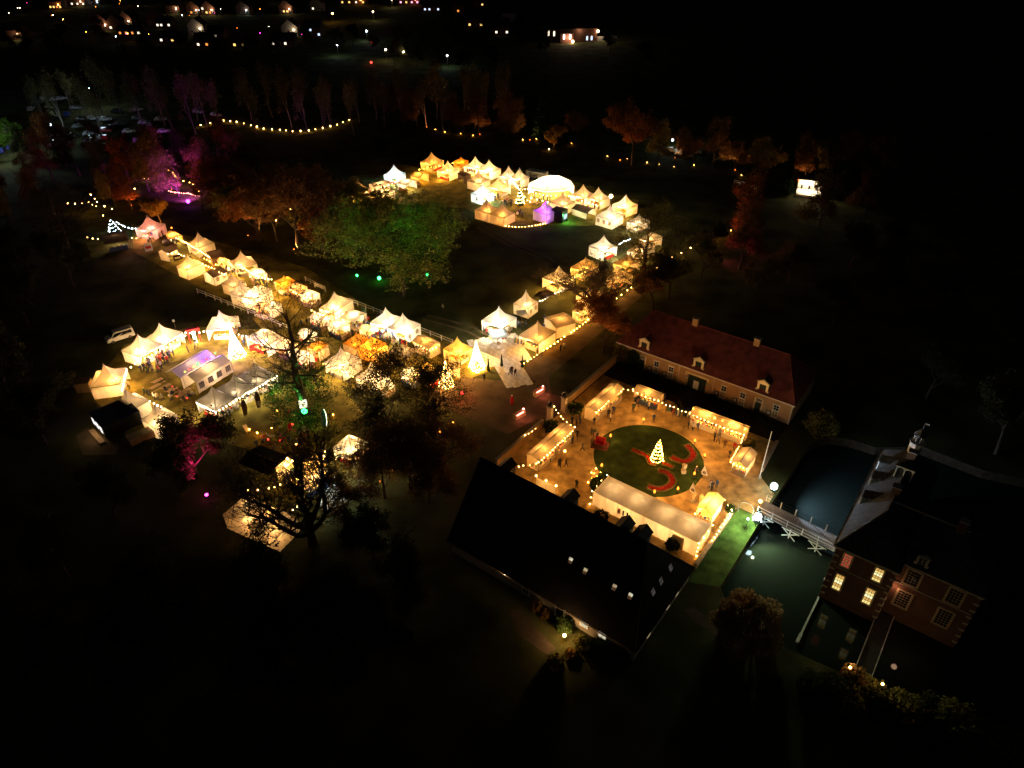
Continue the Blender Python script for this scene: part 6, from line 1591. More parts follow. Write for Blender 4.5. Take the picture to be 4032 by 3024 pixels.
for i, (q, lb) in enumerate((((27.53, 73.10), 'pennant flag with round emblem at the back of the yellow tent'), ((25.19, 69.64), 'pennant flag with round emblem at the front of the yellow tent'))):
    t = thing('pennant_flag', lb, 'flag', (*q, 0), ERZ)
    MB().tube([(0, 0, 0), (0, 0, 2.3), (-1.15, .1, 4.6)], .03, 5).build('pole', WOODPALE, t)
    fl = MB().add([(-1.15, .1, 4.6), (-.45, .04, 3.0), (-1.35, .1, 2.8), (-1.5, .12, 3.2), (-1.33, .08, 3.9)], [(0, 1, 2, 3, 4)]).build('pennant', CANVAS, t)
    mb = MB().add([(-1.02+.27*math.cos(a), .06, 3.28+.27*math.sin(a)) for a in [k_*.449 for k_ in range(14)]], [tuple(range(14))]); mb.build('emblem_disc', pm('emblem_brown', (.10, .06, .03), .7, .2, 4), fl)
    MB().tube([(-1.18, .045, 3.36), (-1.06, .045, 3.40), (-.98, .045, 3.18), (-.86, .045, 3.22)], .03, 4).build('emblem_mark', CANVAS, fl)
# sleigh on a red carpet
t = thing('red_sleigh', 'red sleigh bench standing on a dark carpet beside the lawn', 'sleigh', (*(13.47, 83.60), 0), ERZ+.3)
MB().box(0, 0, .025, 2.6, 2.2, .02).build('carpet', pm('carpet', (.10, .02, .02), .9, .3, 3), t)
MB().box(0, 0, .55, 1.5, .8, .12).build('seat', RED, t); MB().box(0, .42, .95, 1.5, .12, .8).build('backrest', RED, t); MB().box(-.72, 0, .75, .1, .8, .5).build('side_panel', RED, t); MB().box(.72, 0, .75, .1, .8, .5).build('side_panel', RED, t)
for y in (-.3, .3): MB().tube([(-1.0, y, .08), (.8, y, .08), (1.05, y, .2), (1.1, y, .4)], .04, 5).build('runner', BLACK, t)
# clothes rails, parasols, tables
def clothes_rail(label, loc, rz, ln=2.4, group='clothes rails'):
    t = thing('clothes_rail', label, 'clothes rail', (*loc, 0), rz, group)
    mb = MB(); mb.tube([(-ln/2, 0, 1.6), (ln/2, 0, 1.6)], .025, 5)
    for x in (-ln/2, ln/2): mb.tube([(x, 0, 0), (x, 0, 1.6)], .025, 5); mb.tube([(x, -.3, .03), (x, .3, .03)], .025, 5)
    mb.build('rail', ALU, t)
    k_ = int(ln/.28)
    for i in range(k_):
        x = -ln/2+ln*(i+.5)/k_; h = rnd.uniform(.7, 1.1)
        MB().add([(x-.04, -.22, 1.5), (x+.04, -.22, 1.5), (x+.07, -.26, 1.5-h), (x-.07, -.26, 1.5-h), (x-.04, .22, 1.5), (x+.04, .22, 1.5), (x+.07, .26, 1.5-h), (x-.07, .26, 1.5-h)], [(0, 1, 2, 3), (4, 7, 6, 5), (0, 4, 5, 1), (2, 6, 7, 3), (0, 3, 7, 4), (1, 5, 6, 2)]).build('garment', rnd.choice(MERCH+[COATM, BLUE, RED]), t)
clothes_rail('clothes rail of dark coats standing clear of the long courtyard stall', (25.96, 91.04), ERZ, 2.6)
clothes_rail('clothes rail of mixed coats touching the long courtyard stall', (27.83, 90.21), ERZ, 2.2)
clothes_rail('clothes rail below the arched windows of the white twin tent', (-19.94, 111.92), -.6, 2.4)
clothes_rail('clothes rail between the green board and the white twin tent', (-27.76, 118.61), -.6, 2.4)
clothes_rail('clothes rail under the square parasol', (-3.35, 113.95), .4, 2.2)
clothes_rail('clothes rail between the square parasol and the wreath tent', (-1.19, 114.36), .9, 2.0)
clothes_rail('black clothes rail at the mouth of the wreath tent', (1.18, 112.32), -.5, 1.6)
def parasol(label, loc, s=3.2, rz=0, mat=None):
    t = thing('parasol', label, 'parasol', (*loc, 0), rz)
    MB().tube([(0, 0, 0), (0, 0, 2.5)], .035, 6).build('pole', WOODPALE, t); MB().box(0, 0, .06, .7, .7, .12).build('base', ALU, t)
    c = [(-s/2, -s/2, 2.15), (s/2, -s/2, 2.15), (s/2, s/2, 2.15), (-s/2, s/2, 2.15)]
    for i in range(4): MB().add([c[i], c[(i+1) % 4], (0, 0, 2.75)], [(0, 1, 2)]).build('canopy_panel', mat or CANVAS_OLD, t)
parasol('square pale parasol over clothes at the market entrance', (-2.47, 113.13), 3.4, .35)
parasol('small pale parasol beside the two window tent', (1.92, 121.17), 2.0, .2, CANVAS)
t = thing('rocking_chair_table', 'small round garden table with lamp on the gravel', 'table', (*(8.01, 81.24), 0))
MB().lathe([(.03, 0), (.03, .7), (.45, .72), (.45, .76)], n=12).build('table', WOOD, t); MB().ball(-.1, 0, .9, .13).build('table_lamp', BULB['warm'], t)
def picnic(label, loc, rz, group='picnic tables of the food court'):
    t = thing('picnic_table', label, 'picnic table', (*loc, 0), rz, group)
    for i in range(4): MB().box(0, -.3+.2*i, .74, 1.8, .18, .04).build('top_plank', WOODPALE, t)
    for y in (-.75, .75): MB().box(0, y, .44, 1.8, .26, .04).build('seat', WOODPALE, t)
    for x in (-.65, .65):
        MB().tube([(x, -.7, 0), (x, -.2, .72)], .04, 4).build('leg', WOOD, t); MB().tube([(x, .7, 0), (x, .2, .72)], .04, 4).build('leg', WOOD, t)
for q in [(-60.73, 100.00), (-58.67, 98.29), (-57.10, 97.29), (-55.05, 95.98), (-60.42, 98.29), (-54.85, 96.96)]:
    picnic('wooden picnic table on the grass before the party marquee', q, .95)
for q in [(-1.45, 187.57), (0.50, 185.42), (4.77, 185.42), (6.30, 184.36), (-2.21, 185.42)]:
    picnic('wooden picnic table on the far market lawn', q, .9, 'picnic tables of the far market')
for i, q in enumerate([(-37.69, 88.90), (-36.43, 87.93), (-34.87, 87.30), (-37.33, 85.42), (-35.21, 84.81), (-31.92, 85.73), (-41.53, 86.98), (-34.12, 86.67), (-38.46, 85.27)]):
    t = thing('deck_chair', 'canvas deck chair on the food court grass', 'deck chair', (*q, 0), i*1.7, 'deck chairs on the food court grass')
    MB().add([(-.28, .5, .25), (.28, .5, .25), (.28, -.1, .30), (-.28, -.1, .30), (.28, -.6, .95), (-.28, -.6, .95)], [(0, 1, 2, 3), (3, 2, 4, 5)]).build('sling', rnd.choice([CANVAS, CANVAS_TAN, RED]), t)
    for x in (-.3, .3):
        MB().tube([(x, .6, .05), (x, -.65, 1.0)], .025, 4).build('side_rail', WOODPALE, t); MB().tube([(x, -.5, .03), (x, .3, .5)], .025, 4).build('leg', WOODPALE, t)
# beach flags with lettering
def beach_flag(label, loc, rz, h, mat, text=None, tilt=.25, lit=None):
    t = thing('beach_flag', label, 'flag', (*loc, 0), rz)
    MB().tube([(0, 0, 0), (0, 0, h*.7), (.2, 0, h*.95), (.55, 0, h)], .025, 5).build('pole', ALU, t)
    vs = []
    for k_ in range(9):
        z_ = h*(.18+.82*k_/8); x0 = 0.02 if k_ < 6 else .02+.2*((k_-5)/3)**2; x1 = .55+.25*math.sin(k_/8*2.6)
        vs += [(x0, 0, z_), (max(x0+.05, x1 if k_ < 8 else .6), 0, z_)]
    sl = MB().add(vs, [(2*k_, 2*k_+1, 2*k_+3, 2*k_+2) for k_ in range(8)]).build('sail', mat, t)
    if text:
        cu = bpy.data.curves.new('lettering', 'FONT'); cu.body = text; cu.size = .62; cu.extrude = .004; cu.align_x = 'LEFT'
        lo = bpy.data.objects.new('lettering', cu); col.objects.link(lo)
        dg = bpy.context.evaluated_depsgraph_get(); me = bpy.data.meshes.new_from_object(lo.evaluated_get(dg)); bpy.data.objects.remove(lo)
        me.materials.clear(); me.materials.append(WHITE)
        o = link('lettering', me, sl); o.rotation_euler = (R(90), R(90), 0); o.location = (.14, -.03, h*.52)
    if lit:
        MB().tube([(vs[2*k_+1][0], vs[2*k_+1][1]-.02, vs[2*k_+1][2]) for k_ in range(9)], .03, 4).build('light_edge', lit, sl)
beach_flag('dark brown beach flag lettered SAY before the bar tents', (-41.35, 92.17), .45, 3.8, pm('flag_brown', (.05, .035, .025), .8, .2, 3), 'SAY')
beach_flag('narrow dark and orange beach flag before the bar tents', (-42.93, 90.19), .45, 3.6, pm('flag_dark', (.06, .03, .02), .8, .2, 3))
beach_flag('tall green beach flag with a glowing edge', (-29.62, 87.25), .3, 4.0, pm('flag_green', (.03, .14, .09), .7, .2, 3), None, lit=emit('flag_edge', (.8, .9, .5), 1.2))
# lit cube sign by the oak
t = thing('lit_cube_sign', 'glowing white square sign box raised beside the tall bare oak', 'sign', (*(-33.07, 90.19), 0), .3)
MB().tube([(0, 0, 0), (0, 0, 2.4)], .06, 6).build('post', BLACK, t); MB().box(0, 0, 3.0, 1.2, .5, 1.2).build('light_box', window_glow('sign_glow', (1.0, .8, .45), 3.0, 3), t)
MB().box(0, -.26, 3.0, .3, .02, .3, 0).build('sign_mark', WOOD, t)
# red gate and other small pieces of the food court
t = thing('red_gate', 'red draped gate with a white light column in the food court', 'gate', (*(-59.24, 113.51), 0), .4)
for x in (-.9, .9): MB().box(x, 0, 1.5, .18, .18, 3.0).build('post', RED, t)
MB().box(0, 0, 2.85, 2.4, .7, .5).build('drape', RED, t); MB().box(0, -.1, 1.3, .45, .1, 2.4).build('light_column', BULB['white'], t)
lamp('gate_light', t, (0, -.8, 1.6), SOFT, 45, .3)
t = thing('red_sofa', 'red sofa in front of the low cream tent', 'sofa', (*(-47.43, 111.09), 0), .5)
MB().box(0, 0, .25, 1.8, .8, .35).build('seat', RED, t); MB().box(0, .38, .6, 1.8, .18, .6).build('backrest', RED, t)
for x in (-.9, .9): MB().box(x, 0, .45, .16, .8, .4).build('armrest', RED, t)
t = thing('toilet_wagon', 'black toilet wagon with three glowing windows and a step', 'trailer', (*(-62.06, 88.12), 0), math.atan2((-62.39, 85.68)[1]-(-67.88, 90.94)[1], (-62.39, 85.68)[0]-(-67.88, 90.94)[0]))
MB().box(0, 0, 1.75, 5.2, 5.6, 2.3).build('body', BLACK, t); MB().box(0, 0, 2.93, 5.4, 5.8, .08).build('roof', pm('wagon_roof', (.02, .02, .025), .4, .2, 2), t)
for x in (-1.5, 0, 1.5): 
    wn = MB().box(x, -2.83, 1.9, .75, .05, 1.1).build('window', window_glow('wagon_window', (1.0, .88, .8), 2.6, 3), t)
for x in (-1.8, 1.8):
    for y in (-2.5, 2.5): MB().tube([(x-.0, y-.12, .35), (x, y+.12, .35)], .35, 10).build('wheel', BLACK, t)
MB().box(.2, -3.5, .3, 4.6, .8, .1).build('step', WOODPALE, t)
lamp('wagon_light', t, (0, -3.6, 2.3), SOFT, 10, .3)
t = thing('cargo_trailer', 'tan topped cargo trailer with red tail lamp beside the wagon', 'trailer', (*(-56.91, 84.57), 0), .75)
MB().box(0, 0, 1.0, 3.6, 1.6, 1.1).build('body', WOOD, t); MB().box(0, 0, 1.6, 3.7, 1.7, .08).build('tarpaulin', CANVAS_TAN, t)
for y in (-.85, .85): MB().tube([(0, y-.1, .32), (0, y+.1, .32)], .32, 10).build('wheel', BLACK, t)
MB().box(1.85, -.4, .8, .06, .3, .18).build('tail_lamp', BULB['red'], t)
t = thing('tan_shed', 'small tan box shed behind the outermost tent', 'shed', (*(-72.43, 98.29), 0), .2)
MB().box(0, 0, .9, 2.2, 1.8, 1.8).build('wall', WOODPALE, t); MB().box(0, 0, 1.85, 2.4, 2.0, .1).build('roof', WOOD, t)
t = thing('post_sign', 'pale round sign on a post behind the red gate', 'sign', (*(-65.01, 118.58), 0)); MB().tube([(0, 0, 0), (0, 0, 1.6)], .04, 5).build('post', WOOD, t); MB().ball(0, 0, 1.8, .28).build('sign_disc', WHITE, t)
t = thing('green_board', 'green display board at the end of the white lit stall', 'board', (*(-29.15, 122.85), 0), -.9)
MB().box(0, 0, 1.2, 1.8, .08, 2.2).build('panel', pm('board_green', (.06, .22, .16), .6, .2, 3), t); MB().box(.5, -.05, 1.7, .4, .02, .3).build('emblem', WHITE, t)
for i, (q, lb, hh) in enumerate((((-84.83, 153.86), 'white notice board with red banner by the pink tent', 2.0), ((-76.31, 149.19), 'dark framed notice board by the cream closed tent', 1.2))):
    t = thing('notice_board', lb, 'board', (*q, 0), .6); MB().box(0, 0, hh/2+.2, 1.7, .08, hh).build('panel', [WHITE, BLACK][i], t); MB().box(0, -.05, hh*.6, 1.2, .02, hh*.35).build('banner', [RED, CANVAS_TAN][i], t)
for i, (q, lb) in enumerate((((4.55, 96.98), 'wooden bar with a red neon strip, closer to the gate pillar'), ((1.20, 90.66), 'wooden bar with a red neon strip, closer to the barn'))):
    t = thing('red_lit_bar', lb, 'bar', (*q, 0), .75, 'red lit bars outside the gate')
    MB().box(0, 0, .5, 2.2, .7, 1.0).build('counter', WOODPALE, t); MB().box(0, 0, 1.02, 2.3, .8, .05).build('top', WOOD, t)
    MB().box(-.2, -.38, 1.0, 1.5, .06, .10).build('neon_strip', BULB['pink'], t); MB().ball(.9, 0, 1.2, .14).build('lamp', BULB['pink'], t)
    lamp('bar_light', t, (0, -.8, 1.4), (1, .25, .15), 14, .2)
t = thing('red_costume_stand', 'red figure stand between the two red lit bars', 'stand', (*(0.00, 94.38), 0)); MB().lathe([(.3, 0), (.35, .6), (.2, 1.3), (.14, 1.5)], n=8).build('robe', RED, t); MB().ball(0, 0, 1.62, .14).build('head', WHITE, t)
t = thing('exit_arch', 'small dark arch at the corner where the moat grass meets the bridge', 'arch', (*(31.71, 69.01), 0), ERZ)
mb = MB(); mb.tube([(1.0*math.cos(a), 0, 1.2+1.0*math.sin(a)) for a in [math.pi*k_/10 for k_ in range(11)]], .08, 5); mb.tube([(-1, 0, 0), (-1, 0, 1.2)], .08, 5); mb.tube([(1, 0, 0), (1, 0, 1.2)], .08, 5); mb.build('frame', ALU, t)

# young conifers flanking the entrance
for q, lb in (((-1.84, 105.37), 'small fir at the fence side of the road plates'), ((1.84, 105.00), 'small fir at the bulb fence end of the road plates'), ((-4.15, 103.90), 'dark potted fir beside the tall lit cone tree')):
    tree('cypress', lb, q, .2, name='fir_tree')

# ---- fences
def fence(label, pts, h=1.15, rails=(.55, 1.05), step=2.4):
    P = [Vector((p[0], p[1])) for p in pts]
    t = thing('rail_fence', label, 'fence', (P[0].x, P[0].y, 0)); 
    pmh = MB().box(0, 0, h/2, .13, .13, h).mesh('post', WHITE)
    for a, b in zip(P[:-1], P[1:]):
        n_ = max(1, round((b-a).length/step)); ang = math.atan2((b-a).y, (b-a).x)
        rm = MB().box(0, 0, 0, (b-a).length/n_-.02, .05, .13).mesh('rail', WHITE)
        for i in range(n_):
            g = a.lerp(b, i/n_)-P[0]; mid = a.lerp(b, (i+.5)/n_)-P[0]
            link('post', pmh, t, (g.x, g.y, 0), ang)
            for z_ in rails: link('rail', rm, t, (mid.x, mid.y, z_), ang)
    link('post', pmh, t, (P[-1].x-P[0].x, P[-1].y-P[0].y, 0))
fence('white rail fence between the dark field and the food court', [(-66.06, 133.22), (-61.39, 130.19), (-56.26, 126.77), (-51.10, 123.48), (-43.09, 118.11)])
fence('white rail fence behind the white twin tent', [(-33.26, 129.02), (-27.81, 125.17), (-22.70, 121.49), (-17.76, 117.53), (-11.04, 112.72)])
fence('short white rail fence between the tall lit cone tree and the road plates', [(-7.14, 109.54), (-4.67, 107.81), (-2.26, 105.92)])
fence('white rail fence behind the great oak', [(-44.69, 138.80), (-41.90, 136.37), (-39.48, 134.26), (-42.02, 135.91), (-39.36, 133.81)])
fence('short rail fence in the dark beyond the far market', [(64.01, 200.84), (66.56, 198.04), (68.81, 195.17)])

# ================================================================ VEHICLES
def car_parts(ln, wd, h, van=False):
    """side profile lofted across the width, body narrower at the top"""
    if van:
        prof = [(-ln/2, .35), (-ln/2, 1.0), (-ln/2+.08, h-.12), (-ln/2+.3, h), (ln/2-1.55, h), (ln/2-.85, 1.12), (ln/2-.12, .92), (ln/2, .6), (ln/2, .35)]
        glassf = [(-ln/2+.35, 1.08), (-ln/2+.45, h-.2), (ln/2-1.6, h-.2), (ln/2-1.0, 1.08)]
    else:
        prof = [(-ln/2, .32), (-ln/2, .75), (-ln/2+.35, .95), (-ln/2+.85, h-.02), (-ln/2+1.3, h), (.35, h), (1.05, .98), (ln/2-.25, .80), (ln/2, .6), (ln/2, .32)]
        glassf = [(-ln/2+.75, .95), (-ln/2+1.05, h-.1), (.28, h-.1), (.85, .95)]
    n_ = len(prof); vs = []
    for s_ in (-1, -.86, .86, 1):
        for (x, z_) in prof:
            k_ = 1 if z_ < .98 else .84
            vs.append((x*(1 if abs(s_) < .9 else .985), s_*wd/2*k_, z_ if abs(s_) < .9 else z_-.03))
    fs = []
    for r_ in range(3):
        for i in range(n_): fs.append((r_*n_+i, r_*n_+(i+1) % n_, (r_+1)*n_+(i+1) % n_, (r_+1)*n_+i))
    fs += [tuple(range(n_)), tuple(range(4*n_-1, 3*n_-1, -1))]
    body = MB().add(vs, fs)
    side = MB()
    for s_ in (-1, 1): side.add([(x, s_*(wd/2*.86+.012 if z_ > 1.1 or True else 0)*(1.0 if z_ > 1.2 else 1.06), z_) for x, z_ in glassf], [(0, 1, 2, 3)])
    scr = MB()
    a, b = (prof[4], prof[5]) if van else (prof[5], prof[6])
    scr.add([(a[0]+.08, -wd*.36, a[1]-.06+.02), (b[0]+.0, -wd*.40, b[1]+.06), (b[0], wd*.40, b[1]+.06), (a[0]+.08, wd*.36, a[1]-.06+.02)], [(0, 1, 2, 3)])
    whl = MB().tube([(0, -.1, 0), (0, .1, 0)], .31, 12); rim = MB().tube([(0, -.115, 0), (0, .115, 0)], .19, 10)
    return body, side, scr, whl, rim
CARPAINT = [(n_, pm('paint_'+n_, c, .25, .05, 2, .5)) for n_, c in (('silver', (.45, .46, .48)), ('black', (.015, .015, .018)), ('white', (.7, .7, .7)), ('grey', (.14, .15, .16)), ('blue', (.03, .06, .2)), ('red', (.3, .02, .02)))]
def car_meshes(van):
    b_, s_, g_, w_, r_ = car_parts(4.95, 1.9, 1.95, True) if van else car_parts(4.3, 1.75, 1.45)
    return dict(body=b_.mesh('body', CARPAINT[2][1]), side_window=s_.mesh('side_window', GLASS), windscreen=g_.mesh('windscreen', GLASS), tyre=w_.mesh('tyre', BLACK), rim=r_.mesh('rim', ALU),
                hl=MB().box(0, 0, 0, .06, .3, .14).mesh('headlight', WHITE), tl=MB().box(0, 0, 0, .06, .26, .16).mesh('tail_light', RED), L=4.95 if van else 4.3, W=1.9 if van else 1.75)
CM = {False: car_meshes(False), True: car_meshes(True)}
def car(label, loc, rz, paint, van=False, group=None, lit=None):
    m_ = CM[van]; t = thing('parked_van' if van else 'parked_car', label, 'van' if van else 'car', (*loc, 0), rz, group)
    b_ = link('body', m_['body'], t); b_.material_slots[0].link = 'OBJECT'; b_.material_slots[0].material = paint
    link('side_window', m_['side_window'], t); link('windscreen', m_['windscreen'], t)
    for x in (-m_['L']*.31, m_['L']*.31):
        for y in (-m_['W']*.45, m_['W']*.45):
            w_ = link('wheel', m_['tyre'], t, (x, y, .31)); link('rim', m_['rim'], w_)
    for y in (-.6, .6):
        link('headlight', m_['hl'], t, (m_['L']/2, y, .68)); link('tail_light', m_['tl'], t, (-m_['L']/2, y, .8))
    return t
va, vb = Vector((-75.60, 113.51)), Vector((-72.37, 116.22))
car('white passenger van parked in the dark beside the food court', (va+vb)/2, math.atan2(-(vb-va).y, -(vb-va).x), CARPAINT[2][1], True)
GC = 'cars in the dark car park'
for q in [(-177.88, 254.42), (-163.50, 233.92), (-166.78, 242.89), (-164.52, 230.49), (-165.92, 245.69), (-161.70, 241.05), (-156.74, 247.97), (-149.99, 235.67), (-148.00, 237.44), (-140.98, 241.05), (-139.52, 244.19), (-137.61, 244.75), (-133.21, 234.80), (-130.16, 232.20), (-133.10, 252.44), (-126.05, 241.97), (-125.34, 244.75), (-142.93, 281.65), (-137.21, 269.09), (-132.56, 263.69), (-153.73, 269.09), (-148.49, 268.00), (-157.31, 268.00), (-153.73, 258.48), (-141.67, 253.43), (-145.37, 249.51), (-129.94, 261.58), (-128.50, 268.00), (-184.07, 282.84), (-187.69, 293.96), (-182.41, 297.83), (-180.84, 299.14), (-188.27, 299.14), (-166.03, 274.68), (-168.50, 265.83), (-149.52, 279.29), (-167.43, 257.45), (-151.04, 247.59), (-140.31, 261.58), (-141.28, 257.45), (-167.75, 284.04), (-121.08, 252.44)]:
    nm, pt = CARPAINT[rnd.choice([0, 0, 1, 2, 2, 3, 4, 5])]
    car('%s car parked in the dim grass car park' % nm, q, .35+rnd.choice([0, 0, math.pi/2])+rnd.uniform(-.1, .1), pt, False, GC)
for q in [(-118.60, 278.83), (-110.34, 274.22)]: car('pale car parked at the start of the lantern path', q, -.5, CARPAINT[0][1], False, 'cars by the lantern path')
for q in [(51.35, 230.43), (53.93, 227.24), (58.42, 228.83), (55.08, 225.67)]: car('car parked under the russet trees', q, -.2, CARPAINT[rnd.choice([0, 2])][1], False, 'cars under the russet trees')
t = flood('cold car park lamp standing by the bright green tree', (-157.88, 219.89), 7.5, 'cool', 500, None, .3, 60, .3, (.75, .9, 1.0))
flood('cold lamp over the middle of the car park', (-158.57, 281.65), 8.0, 'cool', 160, None, .12, 60, .3, (.7, .85, 1.0))
flood('small car park lamp with blue tint', (-157.55, 249.51), 3.2, 'cool', 45, None, .3, 60, .2)
flood('small cold lamp among the parked cars', (-141.61, 242.33), 1.6, 'cool', 18, None, .22, 60, .2)
flood('small white lamp by the last parked cars', (-150.64, 236.91), 1.6, 'cool', 22, None, .28, 60, .2)
flood('cold lamp by cars under the russet trees', (51.65, 232.05), 3.0, 'cool', 45, None, .3, 60, .2)
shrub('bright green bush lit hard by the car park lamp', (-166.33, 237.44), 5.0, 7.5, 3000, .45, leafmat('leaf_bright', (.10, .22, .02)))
sheet('car_park_field', [(-235.77, 315.68), (-201.95, 315.68), (-187.54, 311.40), (-184.33, 281.65), (-191.25, 274.68), (-209.27, 274.68)], .006, pm('pale_field', (.10, .13, .07), .95, .2, .1, .05))

# ================================================================ FAR HOUSES
WINL = {'w': emit('house_window_white', (1.0, .86, .62), 0.174), 'y': emit('house_window_yellow', (1.0, .62, .16), 0.174), 'o': emit('house_window_orange', (1.0, .32, .06), 0.132), 'p': emit('house_window_pink', (1.0, .4, .6), 0.216), 'b': emit('house_window_blue', (.6, .75, 1.0), 0.174), 'd': GLASS}
HBRICK = brickmat('house_brick', (.16, .06, .035), (.2, .08, .045), (.18, .14, .12)); HRENDER = pm('house_render', (.25, .22, .2), .9, .1, 1)
HROOF = pm('house_roof', (.05, .03, .028), .8, .3, 1)
def house(label, loc, w_=9, d_=8, h=5.0, rh=3.5, rz=0, win='dd', lampk=None, lp=60, wall=None, gable_front=False, lampc=None, group='village houses on the dark horizon'):
    t = thing('village_house', label, 'house', (*loc, 0), rz, group)
    wm = wall or HBRICK
    mb = MB().box(0, d_/2, h/2, w_, d_, h)
    if gable_front:
        mb.add([(-w_/2, .002, h), (w_/2, .002, h), (0, .002, h+rh), (-w_/2, d_-.002, h), (w_/2, d_-.002, h), (0, d_-.002, h+rh)], [(0, 1, 2), (5, 4, 3)])
        rf = MB().add([(-w_/2-.3, -.3, h-.2), (0, -.3, h+rh+.1), (0, d_+.3, h+rh+.1), (-w_/2-.3, d_+.3, h-.2), (w_/2+.3, -.3, h-.2), (w_/2+.3, d_+.3, h-.2)], [(0, 1, 2, 3), (1, 4, 5, 2)])
    else:
        mb.add([(-w_/2, 0, h), (-w_/2, d_, h), (-w_/2, d_/2, h+rh), (w_/2, 0, h), (w_/2, d_, h), (w_/2, d_/2, h+rh)], [(0, 2, 1), (3, 4, 5)])
        rf = MB().add([(-w_/2-.3, -.3, h-.2), (w_/2+.3, -.3, h-.2), (w_/2+.3, d_/2, h+rh+.1), (-w_/2-.3, d_/2, h+rh+.1), (w_/2+.3, d_+.3, h-.2), (-w_/2-.3, d_+.3, h-.2)], [(0, 1, 2, 3), (3, 2, 4, 5)])
    mb.build('wall', wm, t); r_ = rf.build('roof', HROOF, t)
    MB().box(w_*.25, d_/2, h+rh+.2, .8, .8, 1.4).build('chimney', HBRICK, r_)
    for i, ch_ in enumerate(win):
        x = -w_/2+w_*(i % 4+.5)/min(4, len(win)); z_ = 1.7 if i < 4 else 4.0
        wf = MB().box(x, -.04, z_, 1.35, .1, 1.3).build('window', WHITE, t)
        MB().box(x, -.10, z_, 1.15, .05, 1.1).build('pane', WINL[ch_], wf)
    MB().box(w_/2-.9, -.04, 1.05, 1.0, .1, 2.1).build('door', GREENP, t)
    if lampk:
        MB().ball(w_*.3, -.6, 3.2, .28, 8, 5).build('outdoor_lamp', BULB[lampk], t)
        lamp('outdoor_light', t, (w_*.3, -1.8, 3.6), lampc or COLORS.get(lampk, WHT), lp*.4, .3)
HS = [
 ('far house with a white yard lamp and a yellow lit bush', (-243.50, 466.74), dict(win='dd', lampk='white', lp=90, gable_front=True)),
 ('far gabled house with a dim front beside the yellow lit bush', (-235.85, 466.74), dict(win='wd', gable_front=True, rz=.2)),
 ('far gabled house with a violet white lamp at its corner', (-235.75, 481.59), dict(win='dd', lampk='white', lp=80, gable_front=True, rz=-.3)),
 ('far orange brick gable next to the long white window band', (-219.79, 484.67), dict(win='dd', lampk=None, gable_front=True, rz=.1)),
 ('far low house with a long white window band', (-210.69, 475.55), dict(win='wwdw', h=3.2, rh=2.5)),
 ('far brick house with a violet white lamp above the street', (-228.24, 535.45), dict(win='dd', lampk='white', lp=90)),
 ('far red brick house of a lit pair, the one with the orange window', (-212.00, 528.13), dict(win='dodd', lampk='white', lp=70, gable_front=True)),
 ('far red brick house of a lit pair, the one with amber and white windows', (-201.83, 528.13), dict(win='dyodw', lampk='white', lp=110, gable_front=True)),
 ('far dark house with lamp low on its pale gable', (-182.43, 452.70), dict(win='dd', lampk='white', lp=60, gable_front=True, wall=HRENDER)),
 ('far bungalow with one yellow window and white trim', (-186.61, 424.35), dict(win='wdyd', h=3, rh=2.2, w_=12)),
 ('far house with a white and an orange window side by side', (-163.90, 411.11), dict(win='wo', h=3.4)),
 ('far row of shops glowing red', (-218.67, 447.30), dict(win='ooow', h=3.2, rh=2, w_=14)),
 ('far house with a bluish lamp by its gable end', (-178.81, 528.13), dict(win='dd', lampk='cool', lp=40, gable_front=True)),
 ('far orange glowing brick house standing alone', (-151.77, 533.23), dict(win='dyyd', lampk='white', lp=110, gable_front=True)),
 ('far steep gabled house with white trim and a lamp', (-127.07, 447.30), dict(win='dd', lampk='white', lp=60, gable_front=True, wall=HRENDER)),
 ('far low house with a wide yellow window', (-144.40, 410.19), dict(win='yy', h=3)),
 ('far low house with a string of small white lights', (-122.38, 413.88), dict(win='wdwd', h=3, w_=13)),
 ('far house with two pale upper windows', (-112.51, 442.01), dict(win='dddbdb', h=5.5)),
 ('far house with one small white window among trees', (-165.85, 436.83), dict(win='w', h=3)),
 ('far cottage with a lamp lighting a yellow bush', (-277.04, 434.28), dict(win='d', lampk='white', lp=90)),
 ('far amber lit house at the top edge of the village', (-317.45, 554.59), dict(win='yyoy', lampk='warm', lp=60)),
 ('far hall with a large white lit front', (-312.20, 570.84), dict(win='wwww', w_=16, lampk='white', lp=80)),
 ('far house with one bluish lamp beside the hall', (-302.47, 579.29), dict(win='db', lampk='cool', lp=30)),
 ('far dark house with pale rafters', (-134.31, 546.79), dict(win='wd', gable_front=True, wall=HRENDER)),
 ('far big greenhouse like building glowing yellow', (-115.30, 579.29), dict(win='yywyyyyy', w_=20, h=6, lampk='warm', lp=90)),
 ('far shop glowing pink', (-74.51, 579.29), dict(win='pypp', w_=16, lampk='pink', lp=50)),
 ('far house with a row of bluish white lights', (-54.82, 542.96), dict(win='bbdb', w_=12, h=3.4)),
 ('far house with a single orange bay window', (-36.24, 535.45), dict(win='o', w_=7)),
 ('far house with a single bright yellow window', (-23.33, 566.69), dict(win='dy', w_=9)),
 ('far house with amber window and a lit doorway', (-20.43, 477.35), dict(win='ydyd', w_=14)),
 ('far house with two small white windows', (-5.95, 449.98), dict(win='wdw', w_=9)),
 ('far house with a lit pink wall and driveway', (-1.97, 500.59), dict(win='dd', lampk=None, wall=HRENDER)),
]
for lb, q, kw in HS: house(lb, q, **kw)
